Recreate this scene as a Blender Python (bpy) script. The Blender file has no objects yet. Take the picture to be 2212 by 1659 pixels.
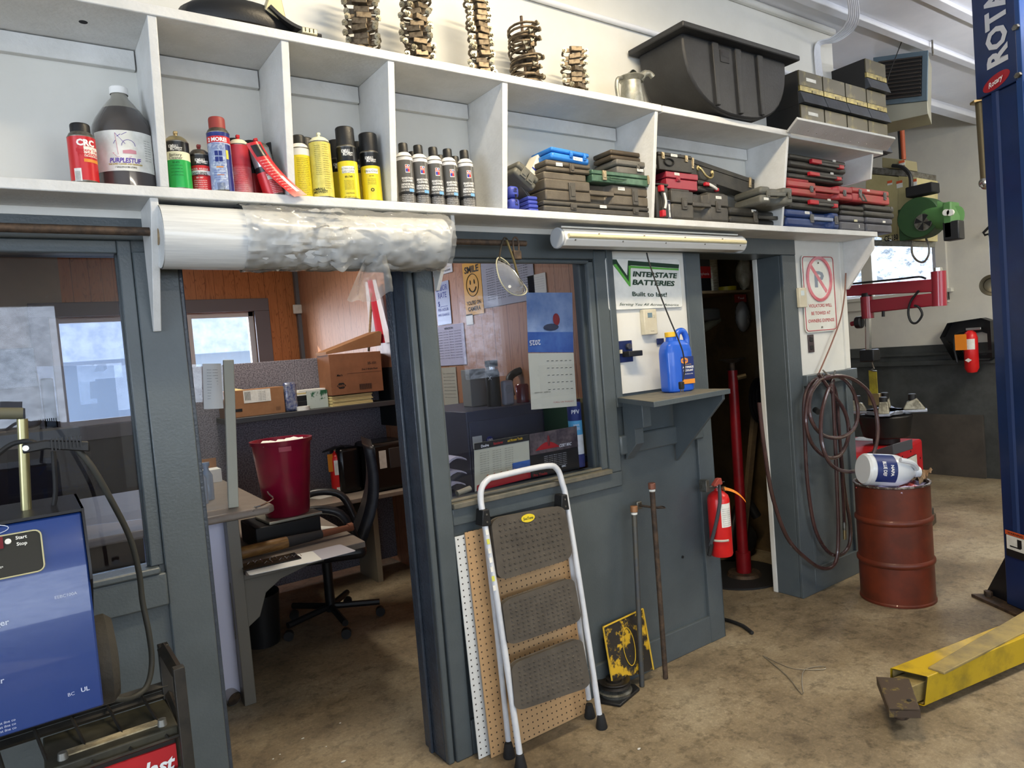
import bpy, math, random
from mathutils import Vector, Matrix, Euler
R_ = math.radians
random.seed(4)
SC = bpy.context.scene
COL = SC.collection
# ---------------- camera ----------------
F, YAW, PIT, ROL, CH = 1506.5, .6120, -.04539, -.08174, 1.6
_fw = Vector((math.sin(YAW)*math.cos(PIT), math.cos(YAW)*math.cos(PIT), math.sin(PIT)))
_rt = Vector((math.cos(YAW), -math.sin(YAW), 0)); _up = _rt.cross(_fw)
CR = _rt*math.cos(ROL)+_up*math.sin(ROL); CU = -_rt*math.sin(ROL)+_up*math.cos(ROL)
CAM = Vector((0, 0, CH))
cd = bpy.data.cameras.new('camera'); cam = bpy.data.objects.new('camera', cd); COL.objects.link(cam)
cd.sensor_width = 36; cd.lens = F/2212*36; cd.clip_start = .05; cd.clip_end = 300
m3 = Matrix((CR, CU, -_fw)).transposed()
cam.matrix_world = Matrix.Translation(CAM) @ m3.to_4x4()
SC.camera = cam
# ---------------- view ----------------
SC.view_settings.view_transform = 'Standard'; SC.view_settings.look = 'None'
SC.view_settings.gamma = 1; SC.view_settings.exposure = 0.31; SC.view_settings.use_curve_mapping = False
SC.cycles.use_denoising = True; SC.cycles.max_bounces = 8; SC.cycles.transparent_max_bounces = 16
SC.cycles.sample_clamp_indirect = 4; SC.cycles.caustics_reflective = False; SC.cycles.caustics_refractive = False
# ---------------- world: overcast sky over bare trees ----------------
W = bpy.data.worlds.new('world'); SC.world = W; W.use_nodes = True
nt = W.node_tree; nt.nodes.clear()
def N(nt, t, **k):
    n = nt.nodes.new(t)
    for a, v in k.items():
        if a in n.inputs: n.inputs[a].default_value = v
        else: setattr(n, a, v)
    return n
tc = N(nt, 'ShaderNodeTexCoord'); mp = N(nt, 'ShaderNodeMapping'); mp.inputs['Scale'].default_value = (9, 9, 14)
no = N(nt, 'ShaderNodeTexNoise', Scale=6.0, Detail=12.0, Roughness=.75)
rp = N(nt, 'ShaderNodeValToRGB'); rp.color_ramp.elements[0].position = .40; rp.color_ramp.elements[0].color = (.16, .2, .24, 1)
rp.color_ramp.elements[1].position = .60; rp.color_ramp.elements[1].color = (1.0, 1.12, 1.3, 1)
bg = N(nt, 'ShaderNodeBackground', Strength=2.4); wo = N(nt, 'ShaderNodeOutputWorld')
L = nt.links.new
L(tc.outputs['Generated'], mp.inputs['Vector']); L(mp.outputs['Vector'], no.inputs['Vector'])
L(no.outputs['Fac'], rp.inputs['Fac']); L(rp.outputs['Color'], bg.inputs['Color']); L(bg.outputs['Background'], wo.inputs['Surface'])
# ---------------- lights ----------------
def area(name, loc, aim, sx, sy, power, col):
    l = bpy.data.lights.new(name, 'AREA'); l.shape = 'RECTANGLE'; l.size = sx; l.size_y = sy; l.energy = power; l.color = col
    o = bpy.data.objects.new(name, l); COL.objects.link(o); o.location = loc
    o.rotation_euler = (Vector(aim)-Vector(loc)).to_track_quat('-Z', 'Y').to_euler(); return o
WARM, COOL = (1, .82, .55), (.76, .86, 1.0)
area('ceiling_tube_light', (1.7, 1.3, 3.33), (1.75, 1.6, 0), 1.2, .08, 50, WARM)
area('ceiling_tube_light', (5.6, .3, 3.36), (5.6, .8, 0), 2.3, .12, 80, (1, .92, .74))
area('ceiling_tube_light', (1.5, -2.8, 3.36), (1.5, -2.6, 0), 2.4, .12, 40, (1, .93, .78))
area('garage_window_daylight', (.2, -5.4, 1.9), (1.0, 2.4, 1.3), 8.4, 1.5, 150, COOL)
area('side_window_daylight', (-4.3, -.6, 1.8), (2, 1.6, 1.4), 3.2, 1.4, 105, COOL)
area('ceiling_fill_uplight', (5.0, .9, 2.95), (5.0, .95, 3.4), 2.3, .12, 34, (.95, .95, 1.0))  # added lamp facing up to brighten the ceiling; no fixture hangs here
area('far_window_daylight', (7.9, 3.8, 2.2), (5.5, 2.6, .6), 1.1, .6, 30, COOL)
area('office_window_daylight', (-1.3, 9.2, 2.4), (2.3, 5.2, 1.9), 2.4, 1.6, 420, (.9, .93, 1.0))
area('office_ceiling_light', (1.1, 4.4, 2.88), (1.5, 4.4, 0), 1.2, .3, 32, (1, .9, .75))
sun = bpy.data.lights.new('sun', 'SUN'); sun.energy = 6; sun.angle = R_(.6); sun.color = (1, .9, .75)
so = bpy.data.objects.new('sun', sun); COL.objects.link(so); so.rotation_euler = Vector((.62, -.55, -.36)).to_track_quat('-Z', 'Y').to_euler()

# ---------------- pixel -> point on a real plane ----------------
def U(x, y, X=None, Y=None, Z=None):
    d = CR*((x-1106)/F)+CU*(-(y-829.5)/F)+_fw
    if Y is not None: t = Y/d.y
    elif X is not None: t = X/d.x
    else: t = (Z-CH)/d.z
    return CAM+d*t
def crop(ox, oy, s): return lambda x, y: (ox+x/s, oy+y/s)
c1 = crop(0, 0, 3.403); c3 = crop(1080, 20, 3.456); c2 = crop(1250, 180, 4.424); c4 = crop(1640, 0, 3.19)
cW = crop(900, 500, 2.812); cD = crop(370, 850, 2.91); cT = crop(600, 0, 3.072); cB = crop(320, 430, 3.456)
# ---------------- materials ----------------
def lin(c):
    if isinstance(c, str):
        c = [int(c[i:i+2], 16)/255 for i in (0, 2, 4)]
        c = [x/12.92 if x <= .04045 else ((x+.055)/1.055)**2.4 for x in c]
    return (*c[:3], 1)
MATS = {}
def mat(name, c, r=.5, m=0, c2=None, s=8, lo=.4, hi=.6, bump=0, bs=60, tr=0, alpha=1, emit=0, coat=0, det=6, st=None, ior=1.45, chip=None):
    """principled; c2 = second colour in noise blotches of scale s between lo..hi; bump with scale bs"""
    if name in MATS: return MATS[name]
    M = bpy.data.materials.new(name); M.use_nodes = True; nt = M.node_tree; L = nt.links.new
    b = nt.nodes['Principled BSDF']; b.inputs['Base Color'].default_value = lin(c); b.inputs['Roughness'].default_value = r
    b.inputs['Metallic'].default_value = m; b.inputs['IOR'].default_value = ior
    M.diffuse_color = lin(c)
    if tr: b.inputs['Transmission Weight'].default_value = tr
    if alpha < 1: b.inputs['Alpha'].default_value = alpha
    if coat: b.inputs['Coat Weight'].default_value = coat
    if emit: b.inputs['Emission Color'].default_value = lin(c); b.inputs['Emission Strength'].default_value = emit
    tc = N(nt, 'ShaderNodeTexCoord'); src = tc.outputs['Object']
    if st:
        mp = N(nt, 'ShaderNodeMapping'); mp.inputs['Scale'].default_value = st; L(src, mp.inputs['Vector']); src = mp.outputs['Vector']
    if c2 is not None:
        n = N(nt, 'ShaderNodeTexNoise', Scale=float(s), Detail=float(det), Roughness=.65); L(src, n.inputs['Vector'])
        rp = N(nt, 'ShaderNodeValToRGB'); e = rp.color_ramp.elements; e[0].position = lo; e[1].position = hi
        e[0].color = lin(c); e[1].color = lin(c2); L(n.outputs['Fac'], rp.inputs['Fac']); L(rp.outputs['Color'], b.inputs['Base Color'])
    if chip:
        n3 = N(nt, 'ShaderNodeTexNoise', Scale=26.0, Detail=9.0, Roughness=.8); L(tc.outputs['Object'], n3.inputs['Vector'])
        r3 = N(nt, 'ShaderNodeValToRGB'); e = r3.color_ramp.elements; e[0].position = .715; e[1].position = .74; L(n3.outputs['Fac'], r3.inputs['Fac'])
        mx = N(nt, 'ShaderNodeMixRGB'); mx.inputs[2].default_value = lin(chip); L(r3.outputs[0], mx.inputs[0]); L(rp.outputs['Color'], mx.inputs[1]); L(mx.outputs[0], b.inputs['Base Color'])
    if bump:
        n2 = N(nt, 'ShaderNodeTexNoise', Scale=float(bs), Detail=4.0); L(src, n2.inputs['Vector'])
        bp = N(nt, 'ShaderNodeBump', Strength=bump, Distance=.004); L(n2.outputs['Fac'], bp.inputs['Height']); L(bp.outputs['Normal'], b.inputs['Normal'])
    MATS[name] = M; return M
def glass(name, tint='ffffff', f0=.04, rough=0.0):
    """thin pane: clear, with a Schlick mirror share on each face"""
    M = bpy.data.materials.new(name); M.use_nodes = True; nt = M.node_tree; L = nt.links.new; nt.nodes.clear()
    t = N(nt, 'ShaderNodeBsdfTransparent', Color=lin(tint)); g = N(nt, 'ShaderNodeBsdfGlossy', Roughness=rough)
    f = N(nt, 'ShaderNodeLayerWeight', Blend=.5); p = N(nt, 'ShaderNodeMath', operation='POWER'); p.inputs[1].default_value = 5
    q = N(nt, 'ShaderNodeMath', operation='MULTIPLY_ADD'); q.inputs[1].default_value = 1-f0; q.inputs[2].default_value = f0
    x = N(nt, 'ShaderNodeMixShader'); o = N(nt, 'ShaderNodeOutputMaterial'); L(f.outputs['Facing'], p.inputs[0]); L(p.outputs[0], q.inputs[0])
    L(q.outputs[0], x.inputs[0]); L(t.outputs[0], x.inputs[1]); L(g.outputs[0], x.inputs[2]); L(x.outputs[0], o.inputs[0])
    MATS[name] = M; return M
WHT = mat('white_paint', 'd9d9d4', .55, c2='d2d2cc', s=2, bump=.1, bs=45)
WHT2 = mat('white_shelf_paint', 'd6d7d6', .45, c2='cbccca', s=7, bump=.35, bs=90)
GRY = mat('grey_paint', '525a5e', .33, c2='4c5458', s=4, bump=.22, bs=120, chip='a9adab')
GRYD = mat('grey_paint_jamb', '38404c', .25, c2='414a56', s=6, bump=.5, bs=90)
BLK = mat('black_plastic', '17181a', .45, bump=.15, bs=150)
BLKM = mat('black_matte', '101113', .75)
RUB = mat('rubber', '1b1b1c', .7, bump=.3, bs=80)
CHR = mat('chrome', 'c9c9c6', .22, 1)
STL = mat('steel', '8d8c86', .42, .9, c2='6d675c', s=30)
RST = mat('rusty_steel', '5b4a3c', .65, .4, c2='3b332d', s=25, bump=.4)
GALV = mat('galvanised', '9a9b95', .45, .7, c2='77786f', s=40, lo=.3, hi=.7)
BRS = mat('brass', 'a3906a', .4, .9)
RED = mat('red_paint', 'b3161a', .35, c2='a01216', s=6)
PAP = mat('paper', 'e8e8e2', .8)
LBL = mat('label_white', 'e6e6e0', .6, c2='d8d8d0', s=30)
INK = mat('ink_black', '121214', .6)
INKR = mat('ink_red', 'b01c22', .6)
INKB = mat('ink_blue', '27389a', .6)
INKW = mat('ink_white', 'ececea', .55)
GLS = glass('window_glass', 'f2f5f8', .04)
GLW = glass('workshop_glass', 'e6eaf2', .04)
# ---------------- mesh builder ----------------
class MB:
    def __init__(s, T=None): s.v = []; s.f = []; s.mi = []; s.mats = []; s.T = T or Matrix()
    def _m(s, m):
        if m not in s.mats: s.mats.append(m)
        return s.mats.index(m)
    def add(s, vs, fs, m):
        k = len(s.v); i = s._m(m); s.v += [tuple(s.T @ Vector(p)) for p in vs]
        s.f += [tuple(a+k for a in f) for f in fs]; s.mi += [i]*len(fs); return s
    def box(s, c, d, m, rot=None):
        x, y, z = (a/2 for a in d); q = Euler(rot).to_matrix() if rot else None
        vs = [Vector((i*x, j*y, k*z)) for i in (-1, 1) for j in (-1, 1) for k in (-1, 1)]
        vs = [(q @ p if q else p)+Vector(c) for p in vs]
        return s.add(vs, [(0, 1, 3, 2), (4, 6, 7, 5), (0, 4, 5, 1), (2, 3, 7, 6), (0, 2, 6, 4), (1, 5, 7, 3)], m)
    def b2(s, a, b, m):   # box from corner to corner
        a, b = Vector(a), Vector(b); return s.box((a+b)/2, [abs(t) for t in (b-a)], m)
    def cyl(s, p, q, r, m, r2=None, n=16, caps=True, ph=0):
        p, q = Vector(p), Vector(q); r2 = r if r2 is None else r2; d = (q-p).normalized()
        a = d.orthogonal().normalized(); b = d.cross(a)
        vs = []
        for o, rr in ((p, r), (q, r2)):
            for i in range(n):
                t = ph+2*math.pi*i/n; vs.append(o+a*rr*math.cos(t)+b*rr*math.sin(t))
        fs = [(i, (i+1) % n, n+(i+1) % n, n+i) for i in range(n)]
        if caps: fs += [tuple(range(n))[::-1], tuple(range(n, 2*n))]
        return s.add(vs, fs, m)
    def lathe(s, prof, m, n=24, c=(0, 0, 0), sx=1, sy=1, a0=0, a1=2*math.pi):
        """prof [(r,z)] or [(r,z,mat)] mat for the band above that point"""
        c = Vector(c); full = abs(a1-a0-2*math.pi) < 1e-6; k = n if full else n+1; vs = []
        for p in prof:
            for i in range(k):
                t = a0+(a1-a0)*i/n; vs.append(c+Vector((p[0]*math.cos(t)*sx, p[0]*math.sin(t)*sy, p[1])))
        for j in range(len(prof)-1):
            mm = prof[j][2] if len(prof[j]) > 2 else m; fs = []
            for i in range(n):
                i2 = (i+1) % k; fs.append((j*k+i, j*k+i2, (j+1)*k+i2, (j+1)*k+i))
            K = len(s.v); 
            if j == 0: base = K; s.v += [tuple(s.T @ p) for p in vs]
            q = s._m(mm); s.f += [tuple(a+base for a in f) for f in fs]; s.mi += [q]*len(fs)
        return s
    def tube(s, pts, r, m, n=8, sm=0, closed=False, rr=None):
        P = [Vector(p) for p in pts]
        if sm: P = spline(P, sm, closed)
        k = len(P); fr = []; up = None; vs = []
        for i in range(k):
            a = P[(i-1) % k] if closed else P[max(i-1, 0)]; b = P[(i+1) % k] if closed else P[min(i+1, k-1)]
            d = (b-a).normalized()
            if up is None: up = d.orthogonal().normalized()
            up = (up-d*up.dot(d)); up = up.normalized() if up.length > 1e-6 else d.orthogonal().normalized()
            w = d.cross(up); q = r if rr is None else rr[min(int(i*len(rr)/k), len(rr)-1)]
            for j in range(n):
                t = 2*math.pi*j/n; vs.append(P[i]+up*q*math.cos(t)+w*q*math.sin(t))
        fs = []
        for i in range(k if closed else k-1):
            i2 = (i+1) % k
            for j in range(n): fs.append((i*n+j, i*n+(j+1) % n, i2*n+(j+1) % n, i2*n+j))
        if not closed: fs += [tuple(range(n))[::-1], tuple((k-1)*n+j for j in range(n))]
        return s.add(vs, fs, m)
    def prism(s, poly, a, b, m, ax='y'):
        """poly in the plane across axis ax, swept from a to b along it: y->(x,z) x->(y,z) z->(x,y)"""
        f = {'y': lambda p, t: (p[0], t, p[1]), 'x': lambda p, t: (t, p[0], p[1]), 'z': lambda p, t: (p[0], p[1], t)}[ax]
        n = len(poly); vs = [f(p, a) for p in poly]+[f(p, b) for p in poly]
        fs = [(i, (i+1) % n, n+(i+1) % n, n+i) for i in range(n)]+[tuple(range(n))[::-1], tuple(range(n, 2*n))]
        return s.add(vs, fs, m)
    def ball(s, c, r, m, n=16, k=10):
        r = (r, r, r) if not hasattr(r, '__len__') else r; vs = []; fs = []; c = Vector(c)
        for j in range(k+1):
            p = math.pi*j/k
            for i in range(n):
                t = 2*math.pi*i/n; vs.append(c+Vector((r[0]*math.sin(p)*math.cos(t), r[1]*math.sin(p)*math.sin(t), -r[2]*math.cos(p))))
        for j in range(k):
            for i in range(n): fs.append((j*n+i, j*n+(i+1) % n, (j+1)*n+(i+1) % n, (j+1)*n+i))
        return s.add(vs, fs, m)
    def grid(s, fn, nu, nv, m, th=0):
        """sheet fn(u,v) 0..1; th gives it a thickness along its normal"""
        vs = [Vector(fn(i/nu, j/nv)) for j in range(nv+1) for i in range(nu+1)]
        fs = [(j*(nu+1)+i, j*(nu+1)+i+1, (j+1)*(nu+1)+i+1, (j+1)*(nu+1)+i) for j in range(nv) for i in range(nu)]
        if th:
            nr = (vs[1]-vs[0]).cross(vs[nu+1]-vs[0]).normalized()*th; K = len(vs); vs += [p+nr for p in vs[:K]]
            fs2 = [tuple(a+K for a in f)[::-1] for f in fs]
            ed = [j for j in range(nu+1)]+[(j+1)*(nu+1)+nu for j in range(nv)]+[nv*(nu+1)+nu-1-j for j in range(nu)]+[(nv-1-j)*(nu+1) for j in range(nv-1)]
            fs = fs+fs2+[(ed[i], ed[(i+1) % len(ed)], ed[(i+1) % len(ed)]+K, ed[i]+K) for i in range(len(ed))]
        return s.add(vs, fs, m)
    def text(s, txt, h, m, at=None, w=None, bold=0, shear=0, al='C', sp=1.0):
        """lettering of cap height h; at(u,v)->point, u across, v up, origin at text centre"""
        vs, fs, W_, = glyphs(txt, bold, shear, sp)
        if not vs: return s
        k = h/.7; kx = k if w is None else w/W_
        off = {'C': -W_/2, 'L': 0, 'R': -W_}[al]
        return s.add([at((x+off)*kx, (y-.35)*k) for x, y in vs], fs, m)
    def build(s, name, parent=None, bev=0, ang=38, sub=0, seg=2, label=None):
        me = bpy.data.meshes.new(name); me.from_pydata(s.v, [], s.f)
        for m in s.mats: me.materials.append(m)
        me.polygons.foreach_set('material_index', s.mi); me.polygons.foreach_set('use_smooth', [True]*len(s.f))
        me.update()
        if not sub: me.set_sharp_from_angle(angle=R_(ang))
        o = bpy.data.objects.new(name, me); COL.objects.link(o)
        if parent: o.parent = parent
        if bev:
            b = o.modifiers.new('edge', 'BEVEL'); b.width = bev; b.segments = seg; b.limit_method = 'ANGLE'; b.angle_limit = R_(50)
            b.harden_normals = False
        if sub:
            b = o.modifiers.new('sub', 'SUBSURF'); b.levels = sub; b.render_levels = sub
        if label: o['label'] = label
        return o
_G = {}
def glyphs(txt, bold, shear, sp):
    k = (txt, bold, shear, sp)
    if k in _G: return _G[k]
    cu = bpy.data.curves.new('t', 'FONT'); cu.body = txt; cu.offset = bold; cu.shear = shear; cu.space_character = sp; cu.resolution_u = 2
    o = bpy.data.objects.new('t', cu); me = bpy.data.meshes.new_from_object(o)
    vs = [(v.co.x, v.co.y) for v in me.vertices]; fs = [tuple(p.vertices) for p in me.polygons]
    w = max([v[0] for v in vs], default=1)
    bpy.data.objects.remove(o); bpy.data.curves.remove(cu); bpy.data.meshes.remove(me)
    _G[k] = (vs, fs, w); return _G[k]
def spline(P, k, closed=False):
    out = []; n = len(P); rng = n if closed else n-1
    for i in range(rng):
        g = (lambda j: P[j % n]) if closed else (lambda j: P[min(max(j, 0), n-1)])
        a, b, c, d = g(i-1), g(i), g(i+1), g(i+2)
        for j in range(k):
            t = j/k; out.append(.5*((2*b)+(c-a)*t+(2*a-5*b+4*c-d)*t*t+(3*b-a-3*c+d)*t**3))
    if not closed: out.append(P[-1])
    return out
def flat(o, u, v):   # mapping onto a flat face
    o, u, v = Vector(o), Vector(u), Vector(v); return lambda a, b: o+u*a+v*b
def wrapz(r, z0, a0=-math.pi/2, c=(0, 0)):   # mapping round a vertical can, front at angle a0
    return lambda a, b: (c[0]+r*math.cos(a0+a/r), c[1]+r*math.sin(a0+a/r), z0+b)
def thing(name, label, cat, loc=(0, 0, 0), rot=0, group=None):
    o = bpy.data.objects.new(name, None); COL.objects.link(o); o.location = loc; o.empty_display_size = .05
    o.rotation_euler = rot if hasattr(rot, '__len__') else (0, 0, rot)
    o['label'] = label; o['category'] = cat
    if group: o['group'] = group
    return o
def tag(o, label, cat, group=None):
    o['label'] = label; o['category'] = cat
    if group: o['group'] = group
    return o
def struct(o): o['kind'] = 'structure'; return o
def dup(r, loc, rot=None, label=None, group=None):
    n = r.copy(); COL.objects.link(n); n.location = loc
    if rot is not None: n.rotation_euler = rot if hasattr(rot, '__len__') else (0, 0, rot)
    if label: n['label'] = label
    if group: n['group'] = group
    for ch in list(r.children):
        c = ch.copy(); COL.objects.link(c); c.parent = n
        for g in list(ch.children):
            d = g.copy(); COL.objects.link(d); d.parent = c
    return n
def rrect(w, h, r, n=5, cx=0, cy=0):
    out = []
    for sx, sy, a in ((1, -1, -90), (1, 1, 0), (-1, 1, 90), (-1, -1, 180)):
        for i in range(n+1):
            t = R_(a+90*i/n); out.append((cx+sx*(w/2-r)+r*math.cos(t), cy+sy*(h/2-r)+r*math.sin(t)))
    return out
# ================= room =================
def shader(name, fn):
    M = bpy.data.materials.new(name); M.use_nodes = True; fn(M.node_tree, M.node_tree.nodes['Principled BSDF'], M.node_tree.links.new); MATS[name] = M; return M
def ramp(nt, els):
    r = N(nt, 'ShaderNodeValToRGB'); e = r.color_ramp.elements
    while len(e) < len(els): e.new(.5)
    for a, (p, c) in zip(e, els): a.position = p; a.color = lin(c)
    return r
def _floor(nt, b, L):
    tc = N(nt, 'ShaderNodeTexCoord'); o = tc.outputs['Object']
    n1 = N(nt, 'ShaderNodeTexNoise', Scale=1.6, Detail=8.0, Roughness=.65); n2 = N(nt, 'ShaderNodeTexNoise', Scale=55.0, Detail=8.0, Roughness=.85)
    n3 = N(nt, 'ShaderNodeTexNoise', Scale=16.0, Detail=8.0, Roughness=.75)
    for n in (n1, n2, n3): L(o, n.inputs['Vector'])
    r1 = ramp(nt, [(.32, '665946'), (.5, '8e7f66'), (.68, 'a89b82')]); r2 = ramp(nt, [(.38, '303030'), (.5, '7c7c7c'), (.62, 'e0e0e0')]); r3 = ramp(nt, [(.38, '3a322b'), (.50, 'ffffff')])
    L(n1.outputs['Fac'], r1.inputs['Fac']); L(n2.outputs['Fac'], r2.inputs['Fac']); L(n3.outputs['Fac'], r3.inputs['Fac'])
    m1 = N(nt, 'ShaderNodeMixRGB', blend_type='OVERLAY', Fac=.26); m2 = N(nt, 'ShaderNodeMixRGB', blend_type='MULTIPLY', Fac=.42)
    L(r1.outputs[0], m1.inputs[1]); L(r2.outputs[0], m1.inputs[2]); L(m1.outputs[0], m2.inputs[1]); L(r3.outputs[0], m2.inputs[2]); L(m2.outputs[0], b.inputs['Base Color'])
    rr = N(nt, 'ShaderNodeMapRange'); rr.inputs['To Min'].default_value = .42; rr.inputs['To Max'].default_value = .75; L(n3.outputs['Fac'], rr.inputs['Value']); L(rr.outputs[0], b.inputs['Roughness'])
    bp = N(nt, 'ShaderNodeBump', Strength=.4, Distance=.004); L(n2.outputs['Fac'], bp.inputs['Height']); L(bp.outputs[0], b.inputs['Normal'])
CONC = shader('oil_stained_concrete', _floor)
def panelling(name, ax, ca, cb, cg):
    def f(nt, b, L):
        tc = N(nt, 'ShaderNodeTexCoord'); sp = N(nt, 'ShaderNodeSeparateXYZ'); L(tc.outputs['Object'], sp.inputs[0]); a = sp.outputs[ax]
        mp = N(nt, 'ShaderNodeMapping'); mp.inputs['Scale'].default_value = (1, 1, .10); L(tc.outputs['Object'], mp.inputs['Vector'])
        w = N(nt, 'ShaderNodeTexNoise', Scale=16.0, Detail=2.0, Distortion=.8); L(mp.outputs[0], w.inputs['Vector'])
        # growth rings: contour lines of a stretched noise
        mu = N(nt, 'ShaderNodeMath', operation='MULTIPLY'); mu.inputs[1].default_value = 14; L(w.outputs['Fac'], mu.inputs[0])
        fr = N(nt, 'ShaderNodeMath', operation='PINGPONG'); fr.inputs[1].default_value = .5; L(mu.outputs[0], fr.inputs[0])
        r = ramp(nt, [(.0, cb), (.16, ca), (.5, ca)]); L(fr.outputs[0], r.inputs['Fac'])
        # grooves, at uneven widths
        pm = N(nt, 'ShaderNodeMath', operation='MULTIPLY'); pm.inputs[1].default_value = 8.2; L(a, pm.inputs[0])
        sn = N(nt, 'ShaderNodeMath', operation='SINE'); L(pm.outputs[0], sn.inputs[0])
        ad = N(nt, 'ShaderNodeMath', operation='MULTIPLY_ADD'); ad.inputs[1].default_value = 9.5; L(a, ad.inputs[0])
        m3 = N(nt, 'ShaderNodeMath', operation='MULTIPLY'); m3.inputs[1].default_value = .35; L(sn.outputs[0], m3.inputs[0]); L(m3.outputs[0], ad.inputs[2])
        f2 = N(nt, 'ShaderNodeMath', operation='PINGPONG'); f2.inputs[1].default_value = .5; L(ad.outputs[0], f2.inputs[0])
        lt = N(nt, 'ShaderNodeMath', operation='LESS_THAN'); lt.inputs[1].default_value = .018; L(f2.outputs[0], lt.inputs[0])
        mx = N(nt, 'ShaderNodeMixRGB'); mx.inputs[2].default_value = lin(cg); L(lt.outputs[0], mx.inputs[0]); L(r.outputs[0], mx.inputs[1]); L(mx.outputs[0], b.inputs['Base Color'])
        b.inputs['Roughness'].default_value = .38
    return shader(name, f)
PANY = panelling('wood_panelling_back', 0, 'b87748', '8f5530', '6a3c20')
PANX = panelling('wood_panelling_side', 1, 'b5805e', '95603f', '754a31')
WOODB = mat('unpainted_board', 'a08a68', .6, c2='86704f', s=12, st=(1, 1, 8))
BEIGE = mat('beige_plaster_and_reflection', 'a89d8e', .7, c2='a0958a', s=3)
WAIN = mat('dark_wainscot_paint', '454847', .5, c2='333635', s=3, bump=.3)
LILW = mat('far_wall_white', 'cfccc0', .6, c2='c6c3ba', s=2, bump=.2)
CEIL = mat('ceiling_paint', 'e2e4ea', .65, c2='dadde4', s=2.5)
CLSW = mat('closet_board', '5e4c30', .7, c2='493a24', s=5)
DUST = mat('dusty_grey_top', '6d685c', .7, c2='575850', s=10)
SNOW = mat('snow', 'e9eef5', .8, c2='c9d2de', s=3, bump=.6, bs=8)

def S(name, fn, bev=0):
    m = MB(); fn(m); return struct(m.build(name, bev=bev))
S('floor', lambda m: m.b2((-4, -5, -.1), (7.7, 7.1, 0), CONC))
S('ceiling', lambda m: (m.b2((-4, -5, 3.44), (7.7, 2.8, 3.56), CEIL)))
S('ceiling_high', lambda m: [m.b2((4.3, 2.8, 4.7), (7.7, 7.1, 4.8), CEIL), m.b2((4.3, 2.8, 3.56), (7.7, 2.9, 4.7), CEIL)])
S('wall_sun_block', lambda m: m.b2((4.34, 2.4, 3.44), (4.42, 2.8, 4.8), WHT))  # unseen wall piece added above the ceiling to keep sun out of the bay
S('trim_1', lambda m: m.b2((-4, 2.18, 3.405), (7.6, 2.235, 3.44), CEIL), .004)
S('trim_2', lambda m: (m.b2((-4, 1.84, 3.415), (7.6, 1.9, 3.44), CEIL)), .004)
S('trim_3', lambda m: (m.b2((-4, 2.365, 3.405), (4.34, 2.4, 3.44), WHT)), .01)
S('trim_4', lambda m: (m.b2((4.34, 2.74, 3.38), (7.6, 2.84, 3.44), CEIL)), .004)
S('trim_5', lambda m: m.b2((-4, .2, 3.415), (7.6, .26, 3.44), CEIL))
# --- the workshop/office wall: front face at Y=2.4
def wall_main(m):
    a, b = 2.415, 2.53
    m.b2((-4, a-.015, 2.13), (4.34, b, 3.44), WHT)                  # white wall above
    m.b2((-4, a, 0), (.30, b, 1.02), GRY)                           # under the left window
    m.b2((-4, a, 1.02), (-1.6, b, 2.13), GRY)
    m.b2((.30, a, 0), (.44, b, 2.0), GRY)
    m.b2((-1.6, a, 2.0), (2.3, b, 2.13), GRY)                       # header
    m.b2((1.245, a, 0), (1.36, b, 2.0), GRY)
    m.b2((1.36, a, 0), (2.3, b, 1.02), GRY)
    m.b2((2.18, a, 1.02), (2.3, b, 2.0), GRY)
    m.b2((2.3, a, 0), (2.93, b, 1.36), GRY)
    m.b2((2.3, a-.006, 1.36), (2.82, b, 2.13), WHT)
    m.b2((2.82, a, 1.36), (2.93, b, 2.13), GRY)
    m.b2((2.93, a, 2.035), (3.67, 2.6, 2.13), GRY)
    m.b2((3.685, a, 0), (4.34, 2.6, 1.28), GRY)
    m.b2((3.685, a-.006, 1.28), (4.34, 2.6, 2.13), WHT)
S('wall_workshop', wall_main)
def tr(n, boxes, m=None, bev=.004):
    S('trim_%d' % n, lambda q: [q.b2(a, b, m or GRY) for a, b in boxes], bev)
Yf = 2.40
# left window casing and post
tr(6, [((.315, Yf, 0), (.44, 2.42, 2.0))])
tr(7, [((-1.6, Yf, 2.035), (.44, 2.42, 2.13)), ((.44, Yf, 2.0), (1.235, 2.42, 2.13))])
tr(8, [((-1.6, 2.385, 1.008), (.30, 2.44, 1.03)), ((-1.6, 2.392, .905), (.315, 2.42, 1.008))], bev=.006)
tr(9, [((.276, 2.408, 1.03), (.315, 2.43, 2.035)), ((-1.6, 2.408, 1.995), (.276, 2.43, 2.035))])
# door jambs
tr(10, [((1.235, Yf, 0), (1.262, 2.43, 2.0)), ((1.268, 2.393, 0), (1.345, 2.42, 2.0))], bev=.006)
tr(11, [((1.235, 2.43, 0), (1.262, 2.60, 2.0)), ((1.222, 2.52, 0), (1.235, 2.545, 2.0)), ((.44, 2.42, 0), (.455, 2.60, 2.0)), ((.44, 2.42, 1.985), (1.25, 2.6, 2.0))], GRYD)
# window 2 casing
tr(12, [((1.345, 2.398, .93), (2.275, 2.42, 1.0)), ((2.20, 2.398, 1.0), (2.275, 2.42, 2.035)), ((1.345, 2.40, 1.995), (2.2, 2.42, 2.13))], bev=.005)
tr(13, [((1.345, 2.38, 1.0), (2.2, 2.44, 1.022)), ((1.345, 2.41, 1.022), (2.17, 2.43, 1.034))], DUST)
tr(14, [((2.16, 2.405, 1.02), (2.2, 2.43, 1.995)), ((1.345, 2.405, 1.975), (2.2, 2.43, 1.995))], bev=.008)
tr(15, [((2.275, 2.395, 1.3), (2.315, 2.42, 2.13))])
tr(16, [((2.315, 2.398, 2.035), (3.8, 2.42, 2.13))])
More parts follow.
